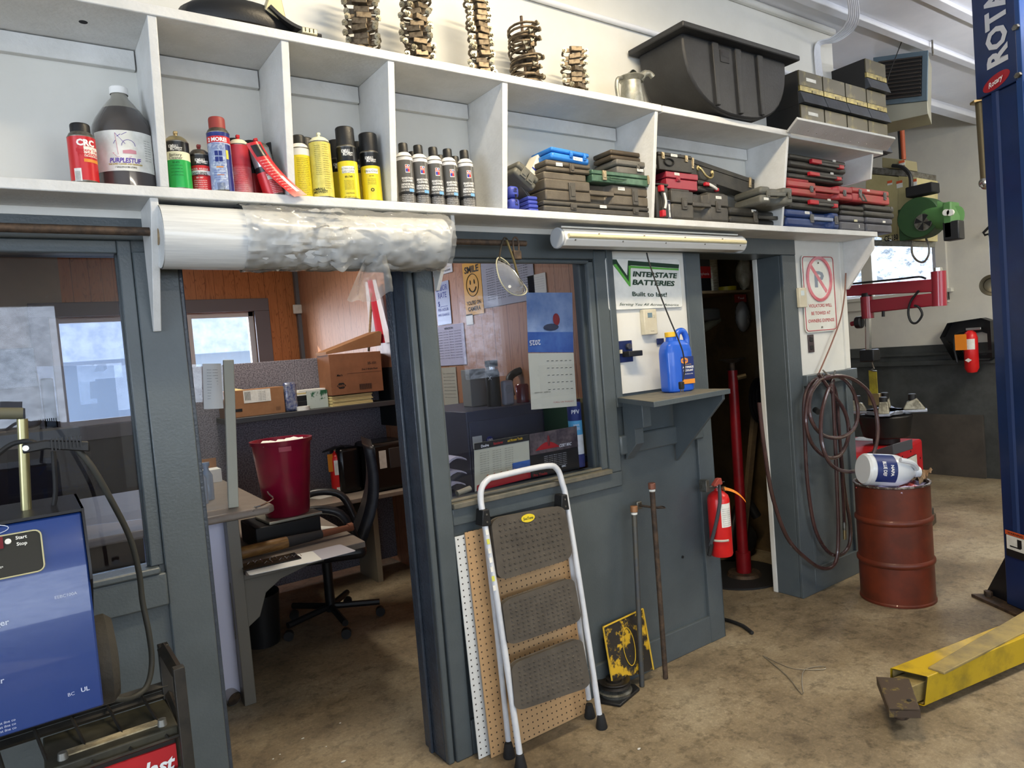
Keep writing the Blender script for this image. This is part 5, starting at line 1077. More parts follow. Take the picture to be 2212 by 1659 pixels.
MB().grid(lambda u, v: ((W_*1.0)*math.cos(-1.95+.4*u), (W_*1.0)*math.sin(-1.95+.4*u), hb_-.055+.025*v), 6, 1, mat('bin_handle_slot', 'b04050', .4), .004).build('handle', t)
# bat, trays with clips, papers
b0, b1 = U(505, 1190, Z=UZ+.06), U(760, 1130, Z=UZ+.06); L_ = (b1-b0)
t = thing('baseball_bat', 'worn taped wooden bat lying across the low desk', 'bat', b0-Vector((0, 0, .02))); d_ = (L_)
BW = mat('bat_wood', '8a6638', .45, c2='6f4d28', s=14, st=(1, 6, 6)); BT = mat('bat_tape', '2c2a2a', .8); BH = mat('bat_handle', '7a4a34', .5)
q = MB(); 
for a, b, r0, r1, m_ in ((0, .03, .022, .032, BW), (.03, .42, .032, .031, BW), (.42, .72, .030, .022, BT), (.72, .96, .02, .016, BH), (.96, 1.0, .024, .024, BH)): q.cyl(d_*a, d_*b, r0, m_, r1, n=20)
q.build('body', t)
c0 = U(620, 1200, Z=UZ+.006)
for i, (x, y, w_, m_, lb) in enumerate(((700, 1195, .26, mat('pad_grey', 'b6b4bd', .6), 'grey pad on the low desk corner'), (610, 1215, .34, PAP, 'loose white sheet under the key tray'), (690, 1145, .16, PAP, 'white paper beside the black box'), (690, 1072, .14, PAP, 'white note on the desk in front of the green box'))):
    p = U(x, y, Z=UZ+.004); 
    o_ = tag(MB().prism(rrect(w_, .2, .015), 0, .002+.001*i, m_, 'z').build('paper_sheet', None), lb, 'paper'); o_.location = (p.x, p.y, UZ+.001); o_.rotation_euler = (0, 0, (.05, -.1, .5, .3)[i])
p = U(590, 1210, Z=UZ+.01); t = thing('key_tray', 'dark tray of small bright clips in front of the bat', 'tray', (p.x-.02, p.y-.0, UZ+.004), -.05); MB().b2((-.13, -.07, 0), (.14, .06, .006), BLKG).build('tray', t)
random.seed(5)
for i in range(7):
    x, y = -.10+.035*i, random.choice((-.04, .015)); MB().tube([(x, y, .01), (x+.012, y+.006, .018), (x+.02, y-.004, .012), (x+.03, y+.008, .02), (x+.036, y-.012, .01)], .0016, CHR, 5).build('clip', t)
hk_ = [U(x, y, Z=z) for x, y, z in ((553, 1100, zc-.01), (547, 1104, zc-.01), (549, 1096, zc), (562, 1093, zc+.01), (590, 1078, zc+.02), (582, 1068, zc+.03), (578, 1062, zc+.035))]
tag(MB().tube(hk_, .004, CHR, 7, 3).build('wire_hook'), 'bent white wire hook fixed at the counter corner', 'hook')
# on the back desk
p = U(733, 1066, Z=UZ); t, ER = exting('small red fire extinguisher standing on the office desk', (p.x, p.y, UZ+.155), .9)
MB().b2((-.012, -.01, .165), (.014, .01, .18), BRS).build('valve', t, .002); MB().prism([(-.10, .165), (-.09, .175), (.0, .20), (.03, .19), (.01, .178)], -.01, .01, BLK, 'y').build('lever', t)
MB().tube([(.01, 0, .18), (.06, -.01, .19), (.085, -.01, .1), (.075, -.01, -.05), (.06, -.01, -.1)], .008, BLK, 8, 4).build('hose', t); MB().b2((-.075, -.03, .02), (-.035, -.028, .15), mat('tag_amber', 'c87f1e', .6)).build('tag', t)
q = MB(); wrapbox(q, .0504, -.14, -.10, -2.2, -1.7, LBL, 5); q.build('badge', t)
p = U(690, 1062, Z=UZ); t = thing('carton', 'small green and white carton beside the desk extinguisher', 'box', (p.x, p.y+.06, UZ+.001), -.2); MB().b2((-.09, -.06, 0), (.05, .08, .085), mat('carton_green', '5d9a32', .6)).build('body', t, .001); MB().b2((.051, -.06, 0), (.14, .08, .085), PAP).build('side', t); MB().b2((-.085, -.055, .086), (.135, .075, .088), CARD).build('lid', t)
p = U(512, 1030, Z=zc); t = tag(MB().b2((-.08, 0, 0), (.09, .12, .08), PAP).b2((-.08, .12, 0), (.09, .125, .14), CARD).build('small_carton'), 'small open white carton behind the counter post', 'box'); t.location = (.88, 4.6, zc+.001)
for nm, lb, x, y, w_, d2, h_ in (('printer', 'black printer at the right end of the office desk', 858, 1050, .31, .34, .36), ('paper_shredder', 'black machine between the desk extinguisher and the printer', 800, 1045, .17, .20, .34)):
    p = U(x, y, Z=UZ); t = thing(nm, lb, nm.replace('_', ' '), ((XR-.170, 1.93)[nm != 'printer'], (4.89, 5.00)[nm != 'printer'], UZ+.001), 0); MB().b2((-w_/2, -d2/2, 0), (w_/2, d2/2, h_), BLKG).build('body', t, .03)
    if nm == 'printer': MB().b2((-.10, -d2/2-.003, .17), (-.045, -d2/2+.01, .30), LBL).build('sticker', t); MB().b2((-.02, -d2/2-.003, .16), (.09, -d2/2+.01, .31), mat('printer_screen', '3a3a3c', .3)).build('panel', t, .004)
# office chair
t = thing('office_chair', 'black padded office chair on castors in the dim office', 'chair', (U(788, 1050, Y=4.15).x-.26, 4.24, 0), R_(-112)); LE = mat('leather_black', '1c1c20', .38, c2='26262a', s=20)
MB().b2((-.25, -.25, .44), (.25, .25, .52), LE).build('seat', t, .05, seg=4)
MB().grid(lambda u, v: (-.24+.48*u, .24+.06*math.sin(3.1*v)+.10*v, .52+.58*v), 8, 10, LE, .07).build('backrest', t, sub=1)
for s in (-1, 1): MB().tube([(s*.28, .20, .55), (s*.30, .12, .74), (s*.30, -.06, .78), (s*.29, -.22, .70)], .025, LE, 10, 5).build('armrest', t)
MB().cyl((0, 0, .08), (0, 0, .44), .03, BLK).build('column', t)
for i in range(5):
    a = 2*math.pi*i/5+.3; e = Vector((.30*math.cos(a), .30*math.sin(a), .07)); MB().tube([(0, 0, .11), tuple(e+Vector((0, 0, .02)))], .02, BLK).build('base_arm', t); MB().cyl(e+Vector((-.02, 0, -.04)), e+Vector((.02, 0, -.04)), .029, BLK, n=18).build('castor', t)
p = U(565, 1400, Z=0); t = tag(MB().lathe([(0, 0), (.13, 0), (.15, .28), (.153, .28), (.153, .3), (.14, .3), (.12, .02), (0, .02)], BLK, 30, sx=.8).build('wastebasket'), 'black wastebasket in the dark under the low desk', 'bin'); t.location = (p.x+.03, p.y+.1, .001)
e0, e1 = U(425, 1440, Z=.12), U(507, 1510, Z=.035); t = thing('steel_tube', 'open-ended bright tube lying beside the counter leg', 'tube', e1)
MB().cyl((0, 0, 0), (e0-e1)*1.0, .035, mat('tube_bright', 'a8a4a2', .35, .6), n=24, caps=False).cyl((0, 0, 0), (e0-e1)*.9, .031, RST, n=24).build('body', t)
# partition shelf goods
YS = 4.86
def onshelf(nm, lb, cat_, x0, x1, y0, y1, d, m_, Y=YS, rot=0, bev=.002, ex=None):
    a, b = U(x0, y1, Y=Y), U(x1, y0, Y=Y); w_, h_ = b.x-a.x, b.z-U((x0+x1)/2, y1, Y=Y).z
    t = thing(nm, lb, cat_, ((a.x+b.x)/2, Y, sz+.001), rot); MB().b2((-w_/2, 0, 0), (w_/2, d, abs(h_)), m_).build('body', t, bev)
    if ex: ex(t, w_, abs(h_))
    return t
def box1(t, w, h):
    MB().b2((-w*.18, -.002, h*.50), (w*.27, 0, h*.97), LBL).build('shipping_label', t); q = MB()
    for i in range(8): q.b2((-w*.16+.005*i, -.003, h*.6), (-w*.16+.005*i+.002, -.0015, h*.92), INK)
    for i in range(6): q.text('rnte aoil', .006, INK, flat((w*.12, -.003, h*(.58+.06*i)), (1, 0, 0), (0, 0, 1)), w=.05)
    q.b2((-w*.38, -.002, h*.22), (-w*.22, 0, h*.32), INK).text('|||||||', .02, INK, flat((w*.38, -.001, h*.2), (1, 0, 0), (0, 0, 1)), w=.03); q.build('printing', t)
    MB().grid(lambda u, v: (-w*.45+.5*w*u, .03+.02*v, h*.9+.05*v*(1-u)), 4, 2, MAN, .002).build('folder', t)
onshelf('cardboard_box', 'cardboard box with white shipping label on the partition shelf', 'box', 487, 612, 838, 902, .16, CARD, ex=box1)
t = onshelf('spray_can', 'blue and silver canister leaning beside the cardboard box', 'spray can', 618, 640, 820, 885, .05, mat('can_blue_silver', '5b6796', .3, .6, c2='b0b4bd', s=40), bev=.018)
onshelf('calculator', 'black calculator lying behind the tape roll', 'calculator', 642, 676, 852, 872, .1, BLK, Y=4.93)
p = U(655, 876, Y=4.85); t = tag(MB().lathe([(.022, 0), (.045, 0), (.045, .028), (.022, .028), (.022, 0)], LBL, 24).build('tape_roll'), 'white tape roll at the front of the partition shelf', 'tape'); t.location = (p.x, 4.855, sz+.001)
t = onshelf('folder', 'white and green folder propped at a slant on the shelf', 'folder', 665, 706, 838, 878, .01, mat('folder_green_white', 'b8c4bd', .6, c2='1f5a3c', s=5, lo=.5, hi=.53), Y=4.92, bev=0)
for i in range(7):
    a, b = U(718, 868, Y=4.86), U(806, 868, Y=4.86); o_ = tag(MB().b2((0, 0, 0), (b.x-a.x-.004*(i % 3), .2, .009), MAN).build('envelope'), 'manila envelope in the pile under the brake fluid box', 'envelope', 'manila envelopes piled on the partition shelf'); o_.location = (a.x+.003*(i % 2), 4.86+.004*(i % 3), sz+.001+.0105*i)
zb_ = sz+.078
for i in range(4):
    a = U(634, 828, Y=4.98); o_ = tag(MB().b2((0, 0, 0), (.21, .12, .009), (PAP, MAN, PAP, PAP)[i]).build('paper_stack'), 'thick sheaf of papers lying behind the folder', 'papers', 'papers piled behind the folder'); o_.location = (a.x+.01*i, 4.97, sz+.10+.01*i)
tag(MB().b2((U(640, 830, Y=4.97).x, 4.965, sz+.001), (U(700, 830, Y=4.97).x, 5.1, sz+.099), BLK).build('desk_organiser'), 'black organiser under the sheaf of papers', 'organiser')
a, b = U(720, 845, Y=4.84), U(830, 845, Y=4.84); w_ = b.x-a.x; h_ = U(775, 762, Y=4.84).z-zb_
t = thing('cardboard_box', 'cardboard brake fluid carton with black printed logo', 'box', (a.x, 4.845, zb_+.002)); dd = .24
MB().b2((-.01, 0, 0), (w_, dd, h_), CARD2).build('body', t, .002); ff = lambda x, z: flat((x, -.0012, z), (1, 0, 0), (0, 0, 1)); q = MB()
q.prism([(w_*.17+.034*math.cos(R_(60*i)), h_*.22+.024*math.sin(R_(60*i))) for i in range(6)], -.001, .002, INK, 'y').text('35-101', .018, INK, ff(w_*.8, h_*.72), bold=.02).text('Dot 3 Brake Fluid', .012, INK, ff(w_*.75, h_*.58), bold=.02).text("Mac's", .014, INK, ff(w_*.15, h_*.48), bold=.03, shear=.2)
q.b2((w_*.3, -.001, h_*.5), (w_*.98, .001, h_*.505), INK)
for i in range(14): q.b2((w_*.52+.007*i, -.0012, h_*.08), (w_*.52+.007*i+.0035, .001, h_*.22), INK)
q.build('printing', t); MB().text('NAPA', .018, CARD2, flat((w_*.17, -.0022, h_*.22), (1, 0, 0), (0, 0, 1)), w=.055, bold=.03).build('logo_text', t)
q = MB(); q.prism([(-.02, .0), (w_*1.04, .04), (w_*1.08, .14), (w_*1.02, .15), (-.02, .02)], .01, dd-.01, CARD, 'y'); o_ = tag(q.build('box_lid', None, .002), 'tilted cardboard carton lid resting on the brake fluid carton', 'box lid'); o_.location = (a.x, 4.85, zb_+h_+.004)
# flag on the side wall
fp = U(815, 680, X=XR-.07); t = thing('flag', 'furled red and white flag on a short pole by the side wall', 'flag', fp)
q = MB(); h0 = U(820, 600, X=XR-.07).z-fp.z; h1 = U(800, 745, X=XR-.07).z-fp.z
FR, FWm = mat('flag_red', 'b3122c', .7), mat('flag_white', 'd5d2dd', .7)
def flg(s, e, m_): q.grid(lambda u, v: (.02*math.sin(9*(s+(e-s)*u))-.01, (.15-.36*(s+(e-s)*u)*(.5+.5*v))*1., h0+(h1-h0)*v), 8, 10, m_)
flg(0, .35, FWm); flg(.35, .72, FR); flg(.72, 1, FWm); q.build('cloth', t)
MB().tube([(-.04, .13, h1-.05), (-.02, .02, h0-.1)], .010, WOODB).build('pole', t)
p = U(642, 668, Y=YB-.06); t = tag(MB().b2((-.045, -.02, -.045), (.045, 0, .045), LBL).build('small_sensor', None, .008), 'small white sensor box in the panelled corner', 'sensor'); t.location = p
# signs on the side wall seen through the right window
def wsign(nm, lb, pts, m_, fn=None, cat_='sign'):
    A, B, C_, D_ = [U(x, y, X=XR-.004) for x, y in pts]   # TL TR BR BL
    c = (A+B+C_+D_)/4; wy, hz = abs(A.y-B.y+D_.y-C_.y)/2, abs(A.z-D_.z+B.z-C_.z)/2
    t = thing(nm, lb, cat_, (XR-.003, c.y, c.z)); MB().b2((-.003, -wy/2, -hz/2), (0, wy/2, hz/2), m_).build('plate', t, .0008)
    if fn: fn(t, wy, hz, lambda y, z: flat((-.0042, -y, z), (0, -1, 0), (0, 0, 1)))
    return t
SY = mat('sign_yellow', 'e0a63a', .4)
def smile(t, w, h, f):
    q = MB(); q.text('SMILE', h*.12, INK, f(0, h*.36), w=w*.78, bold=.03).text("YOU'RE ON", h*.075, INK, f(.0, -h*.27), w=w*.78, bold=.02).text('CAMERA', h*.08, INK, f(0, -h*.38), w=w*.7, bold=.02)
    q.tube([(-.0045, w*.33*math.cos(a), h*.06+w*.33*math.sin(a)) for a in [math.pi*i/14 for i in range(28)]], .0022, INK, 5, closed=True)
    for s in (-1, 1): q.ball((-.005, s*w*.11, h*.06+w*.09), (.002, w*.03, w*.07), INK, 10, 6)
    q.tube([(-.0045, w*.2*math.cos(a), h*.06+w*.2*math.sin(a)) for a in [R_(-160+14*i) for i in range(11)]], .004, INK, 5); q.build('lettering', t)
wsign('metal_sign', 'yellow smile camera notice with a smiling face on the panelled wall', ((998, 571), (1034, 560), (1049, 676), (1008, 683)), SY, smile)
def labor(t, w, h, f):
    q = MB(); q.text('LABOR', h*.13, INKB, f(0, h*.36), w=w*.8, bold=.0).text('RATE', h*.13, INKB, f(0, h*.19), w=w*.62).text('$____', h*.12, INKB, f(0, h*.0), w=w*.7).text('PER HOUR', h*.07, INKB, f(0, -h*.15), w=w*.75).text('MIN. CHARGE', h*.06, INKB, f(0, -h*.27), w=w*.8); q.build('lettering', t)
wsign('metal_sign', 'pale blue labor rate sign on the panelled wall', ((938, 613), (967, 605), (978, 700), (947, 702)), mat('sign_lilac', 'a8b0d0', .3), labor)
def passf(t, w, h, f): MB().text('PASS OR FAIL', h*.22, INKR, f(0, -.01*h), w=w*.75).text('INSPECTION LATER', h*.17, INK, f(0, h*.3), w=w*.8).text('Thank You For Your Cooperation', h*.15, INK, f(0, -h*.32), w=w*.9, shear=.3).build('lettering', t)
wsign('metal_sign', 'white pass or fail notice at the top left of the right window', ((890, 570), (976, 548), (977, 585), (895, 612)), mat('sign_plain_white', 'd8d8e2', .35), passf)
def lines(n, m_=INK, hd=None):
    def f_(t, w, h, f):
        q = MB()
        if hd: q.text(hd, h*.05, m_, f(0, h*.42), w=w*.3, bold=.02)
        for i in range(n): q.text('aein orst ilne corte', h*.022, m_, f(0, h*(.34-.72*i/n)), w=w*.8)
        q.build('printing', t)
    return f_
wsign('paper_notice', 'white typed notice below the labor rate sign', ((940, 706), (1001, 698), (1009, 787), (945, 791)), mat('paper_lilac', 'c6c4dc', .8), lines(11, hd='VERIZON'), 'paper')
wsign('poster_frame', 'framed grey rate sheet right of the smiling notice', ((1038, 562), (1150, 548), (1158, 650), (1046, 663)), mat('sheet_grey', 'a2a3b4', .5), lines(14), 'poster')
wsign('paper_notice', 'paper notice with purple stripe right of the rate sheet', ((1140, 595), (1178, 590), (1182, 632), (1142, 638)), PAP, lines(6, INKB), 'paper')
wsign('small_poster', 'small printed card above the grey wall box', ((955, 795), (985, 792), (990, 870), (960, 880)), mat('card_cream', 'b9b4a2', .7), lines(8), 'poster')
t = wsign('doorbell_chime', 'small white gadget clipped under the smiling notice', ((1006, 680), (1020, 677), (1024, 700), (1009, 703)), INKW, None, 'gadget')
# steel cabinet behind the right window
cx0, cx1 = U(1007, 885, Y=2.93).x, XR-.012; ct = 1.325
CAB = mat('cabinet_slate', '474c60', .4, c2='40445a', s=5)
t = thing('filing_cabinet', 'dark slate steel cabinet with stickers behind the right window', 'cabinet', (cx0, 2.93, 0)); w_ = cx1-cx0
MB().b2((0, .006, 0), (w_, .62, ct), CAB).build('body', t, .004); MB().b2((.008, -.002, .02), (w_-.008, .006, ct-.05), CAB).build('door', t, .003)
q = MB(); q.b2((.045, -.005, .96), (.18, -.002, 1.03), LBL); q.b2((.125, -.0055, .955), (.18, -.002, 1.035), INKR); q.text('FLOW', .035, INK, flat((.083, -.0062, 1.0), (1, 0, 0), (0, 0, 1)), w=.072, bold=.05).text('FX', .04, INKW, flat((.153, -.0062, .995), (1, 0, 0), (0, 0, 1)), w=.045, bold=.04, shear=.2); q.build('sticker', t)
MB().b2((.02, -.004, 1.14), (.075, -.002, 1.20), PAP).build('sticker', t); MB().cyl((.12, -.002, 1.17), (.12, -.005, 1.17), .02, INKB, n=20).build('sticker', t); MB().text('180', .016, INKW, flat((.12, -.0056, 1.17), (1, 0, 0), (0, 0, 1)), bold=.03).build('sticker_text', t)
MB().prism([(.24, 1.08), (.30, 1.07), (.31, 1.12), (.28, 1.17), (.24, 1.165)], -.004, -.002, BLK, 'y').build('sticker', t)
def onc(x, y, Y): p = U(x, y, Y=Y); return Vector((p.x, Y, ct+.001))
p = onc(1068, 870, 3.05); t = thing('water_bottle', 'tall black insulated bottle on the slate cabinet', 'bottle', p); s_ = (U(1068, 778, Y=3.05).z-ct)
MB().lathe([(0, 0), (.036, 0), (.038, .01), (.038, s_*.72), (.032, s_*.8), (.0, s_*.8)], BLK, 28).build('body', t); MB().cyl((0, 0, s_*.8), (0, 0, s_*.86), .031, CHR, n=24).build('collar', t); MB().cyl((0, 0, s_*.86), (0, 0, s_), .034, BLK, n=24).build('lid', t, .003)
MB().text('X', .02, INKW, wrapz(.039, s_*.62, -2.5)).build('logo', t)
t = thing('camera_chime', 'small pale grey camera box with round dial on the slate cabinet', 'gadget', onc(1098, 870, 3.0)); MB().b2((-.032, -.02, 0), (.032, .02, .13), mat('gadget_grey', 'b3b2b8', .4)).build('body', t, .012); MB().cyl((-.004, -.02, .085), (-.004, -.025, .085), .021, mat('gadget_dial', 'a3a2a8', .4), n=24).build('dial', t, .002)
t = tag(MB().b2((-.05, -.03, 0), (.055, .06, .20), mat('wall_box_grey', '8f8d85', .5)).build('grey_box', None, .004), 'grey metal box beside the black bottle', 'box'); t.location = onc(1030, 870, 3.2)
t = tag(MB().lathe([(0, 0), (.035, 0), (.037, .09), (.03, .1), (0, .1)], mat('jar_red', '6d1626', .2, coat=.5), 24).build('red_jar'), 'dark red jar half hidden by the hanging calendar', 'jar'); t.location = onc(1130, 868, 3.05)
t = tag(MB().tube([(-.05, 0, .03), (-.03, .03, .13), (.05, 0, .16), (.07, -.02, .05), (0, 0, .02)], .022, BLK, 10, 4).build('headphones'), 'black tangled headset behind the grey camera box', 'headset'); t.location = onc(1120, 850, 3.25)
for i, (x, y) in enumerate(((1212, 900), (1185, 905), (1160, 905))):
    o_ = tag(MB().b2((0, 0, 0), (.035, .2, .28), (mat('book_tan', '8f8458', .6), mat('book_wine', '4d2036', .6), mat('book_green', '2d4a34', .6))[i]).build('binder'), ('tan', 'wine red', 'dark green')[i]+' binder standing on the ledge behind the calendar', 'binder'); o_.location = (XR-.06-.05*i, 2.66, 1.06)
tag(MB().b2((XR-.22, 2.62, 1.03), (XR-.001, 2.9, 1.058), CAB).build('wall_ledge'), 'dark ledge under the binders inside the right window', 'shelf')
# calendar and brochures on the inside of the right window
def onglass(nm, lb, pts, Y, m_, cat_, curl=0):
    Q = [U(x, y, Y=Y) for x, y in pts]; c = sum(Q, Vector())/4; t = thing(nm, lb, cat_, c)
    bil = lambda u, v: (Q[3]*(1-u)+Q[2]*u)*(1-v)+(Q[0]*(1-u)+Q[1]*u)*v-c
    MB().grid(lambda u, v: bil(u, v)+Vector((0, curl*math.sin(3.1*u)*(1-v)-.0, 0)), 8, 8, m_, -.0012).build('sheet', t)
    return t, (lambda u, v, dy=-.003: (lambda a, b: bil(u, v)+Vector((0, dy, 0))+(bil(1, .5)-bil(0, .5)).normalized()*a+(bil(.5, 1)-bil(.5, 0)).normalized()*b)), bil
t, at, bl_ = onglass('wall_calendar', 'wall calendar hung on the glass with a blue snowmobile picture above', ((1141, 763), (1239, 762), (1246, 877), (1148, 885)), 2.482, mat('calendar_page', 'd9d5bd', .8), 'calendar')
q = MB()
for r in range(5):
    for c in range(6):
        u = .38+.1*c; q.b2(bl_(u, .86-.13*r)+Vector((0, -.0025, 0)), bl_(u+.05, .855-.13*r)+Vector((0, -.002, 0)), INK)
q.text('CALL US TODAY', .006, INKR, at(.7, .1), w=.12).text('aeinor stilne', .006, INK, at(.25, .3), w=.09); q.build('printing', t)
Q = [U(x, y, Y=2.482) for x, y in ((1137, 632), (1236, 632), (1239, 761), (1141, 761))]; c_ = t.location
q = MB(); SK = mat('picture_sky', '7f9cc8', .6, c2='a9bddb', s=8); SB = mat('picture_blue', '2f5aa6', .6, c2='4a74b8', s=12)
bl2 = lambda u, v: (Q[3]*(1-u)+Q[2]*u)*(1-v)+(Q[0]*(1-u)+Q[1]*u)*v-Vector(c_)
q.grid(lambda u, v: bl2(u, v*.34), 4, 2, SB, -.001); q.grid(lambda u, v: bl2(u, .34+v*.66), 4, 4, SK, -.001); q.build('picture_page', t)
q = MB(); q.ball(bl2(.62, .55)+Vector((0, -.003, 0)), (.02, .002, .028), INKR, 10, 6).ball(bl2(.5, .42)+Vector((0, -.003, 0)), (.045, .002, .016), mat('rider_dark', '2b3550', .6), 10, 6); q.text('2025', .022, INKW, (lambda a, b: bl2(.14, .16)+Vector((-a, -.004, -b))), bold=.02); q.build('picture', t)
t, at, bl_ = onglass('brochure', 'black and cream truck brochure propped on the window ledge', ((1024, 958), (1142, 938), (1146, 1032), (1026, 1062)), 2.487, mat('brochure_cream', 'cdc9ae', .7), 'brochure')
q = MB(); q.grid(lambda u, v: bl_(u, .86+.14*v)+Vector((0, -.002, 0)), 6, 1, INK); q.grid(lambda u, v: bl_(.03+.97*u, .2*v*(.4+.6*math.sin(2.5*u+.3)))+Vector((0, -.002, 0)), 10, 2, INKR); q.grid(lambda u, v: bl_(.67+.33*u, .2+.22*v)+Vector((0, -.0022, 0)), 3, 2, SB)
for c in range(3):
    for r in range(10): q.text('aei nor st', .0035, INK, at(.17+.22*c, .78-.048*r), w=.045)
for i in range(5): q.ball(bl_(.22+.12*i, .26)+Vector((0, -.003, 0)), (.006, .0015, .008), mat('photo_skin', 'b0704c', .6), 8, 5)
q.text('Dodge', .011, INKW, at(.18, .92, -.004), w=.04, bold=.03).text('Ramcharger', .011, INKR, at(.42, .93, -.004), w=.05, bold=.03).text('and Monster Trucks', .011, JY, at(.73, .94, -.004), w=.08, bold=.03); q.build('printing', t)
t, at, bl_ = onglass('brochure', 'black racing brochure with a red car picture beside the cream one', ((1143, 938), (1245, 920), (1252, 1012), (1147, 1034)), 2.487, mat('brochure_black', '17171a', .4), 'brochure')
q = MB(); q.grid(lambda u, v: bl_(u, .52+.48*v)+Vector((0, -.002, 0)), 6, 3, mat('race_picture', '6e5f5c', .6, c2='3c3338', s=14)); q.grid(lambda u, v: bl_(.1+.5*u, .6+.16*v*math.sin(3.1*u))+Vector((0, -.003, 0)), 8, 2, INKR); q.ball(bl_(.38, .78)+Vector((0, -.003, 0)), (.008, .002, .025), mat('driver_suit', '7a2a2a', .6), 8, 6)
q.text('CORY MAC', .014, INKW, at(.72, .62, -.005), w=.075, bold=.02, shear=.3).text('Pro Trucks', .012, INKR, at(.18, .06, -.004), bold=.03).text('GMC', .008, INKW, at(.66, .14, -.004), bold=.04)
for r in range(7): q.text('aein orst ilne cort aein', .0032, INKW, at(.5, .44-.042*r, -.004), w=.13)
q.build('printing', t)
p = U(1254, 1008, Y=2.50); t = thing('vent_filter_tube', 'blue and white tube bag of vent filters standing in the window corner', 'tube', (p.x, 2.515, p.z)); h_ = U(1250, 868, Y=2.5).z-p.z
MB().lathe([(0, 0), (.032, 0), (.033, h_*.15, mat('tube_navy', '25306a', .5)), (.033, h_*.2, LBL), (.033, h_*.5, mat('tube_sky', '5aa8cf', .5)), (.033, h_*.72, mat('tube_navy', '25306a', .5)), (.033, h_*.98), (.03, h_), (0, h_)], mat('tube_navy', '25306a', .5), 24).build('body', t)
MB().text('vent', .014, INKW, wrapz(.034, h_*.66, -2.1), w=.03).text('FILTERS', .012, INKW, wrapz(.034, h_*.6, -2.1), w=.035).text('PFV', .018, INKW, wrapz(.034, h_*.86, -2.1), bold=.02).build('lettering', t)
for i, (x, y) in enumerate(((985, 1000), (985, 1030), (983, 1055))):
    p = U(x, y, Y=2.75); o_ = tag(MB().grid(lambda u, v: (-.04+.10*u, .10*v, .02*math.sin(3*u)), 4, 4, mat('paper_lilac', 'c6c4dc', .8), .01).build('paper_stack'), 'curled white papers in a low rack behind the window corner', 'papers', 'curled papers behind the right window'); o_.location = p
tag(MB().b2((U(965, 1060, Y=2.75).x, 2.72, 0), (U(1005, 1060, Y=2.75).x, 2.9, U(985, 1066, Y=2.75).z-.002), CAB).b2((U(965, 1060, Y=2.75).x, 2.89, 0), (U(1005, 1060, Y=2.75).x, 2.9, U(985, 985, Y=2.75).z), CAB).build('paper_rack'), 'dark rack holding curled papers behind the right window', 'rack')
p = U(985, 1072, Y=2.50); tag(MB().cyl((p.x, 2.49, p.z+.012), (p.x+.07, 2.50, p.z+.02), .012, mat('caulk_tube', 'b7ab90', .5), n=16).build('caulk_tube'), 'cream tube lying on the right window ledge', 'tube')
# behind the left window: monitor, cabinet side, plates on the wall under the office window
a, b = U(0, 842, Y=3.3), U(74, 750, Y=3.3)
t = thing('monitor', 'dark monitor at the left edge behind the office glass', 'monitor', (b.x-.5, 3.3, a.z)); MB().b2((0, 0, 0), (.5, .03, b.z-a.z), BLKG).build('screen', t, .004); MB().b2((.2, .01, -.12), (.26, .03, 0), BLK).build('stand', t)
a, b = U(10, 905, Y=3.5), U(112, 790, Y=3.5)
t = thing('all_in_one_computer', 'beige computer back with rounded corner behind the monitor', 'computer', (b.x-.45, 3.5, a.z-.05)); MB().b2((0, 0, 0), (.40, .16, b.z-a.z+.05), mat('beige_case', '8f857c', .5)).build('body', t, .04, seg=4); MB().b2((.405, .02, -.02), (.45, .2, b.z-a.z+.0), BLKG).build('side_unit', t, .006)
tag(MB().b2((-1.6, 3.25, a.z-.10), (b.x+.06, 3.46, a.z-.055), DGR).build('reception_shelf'), 'grey counter ledge under the monitor behind the left glass', 'shelf')
def plate_(x, y, txt, c, rot=0):
    p = U(x, y, Y=YB-.01); t = thing('license_plate', 'old license plate reading %s under the office window, %s row' % (txt, 'top' if y < 1030 else 'middle' if y < 1090 else 'bottom'), 'license plate', p, (0, rot, 0))
    MB().prism(rrect(.305, .152, .02), -.004, 0, c, 'y').build('plate', t); MB().text(txt, .07, mat('plate_ink', '20243a', .6), flat((0, -.0055, -.005), (1, 0, 0), (0, 0, 1)), w=.25, bold=.0).build('lettering', t)
PL1, PL2 = mat('plate_grey', '8d8fa0', .5), mat('plate_blue_grey', '7c86a5', .5)
for x, y, s, c in ((115, 1012, '748', PL1), (188, 1008, 'AE-60029', PL2), (262, 1000, 'ZS41', PL1), (125, 1058, 'JR', PL2), (195, 1052, '7AAA4', PL1), (222, 1110, '3787', PL1), (130, 1108, 'RDR', PL2)): plate_(x, y, s, c)
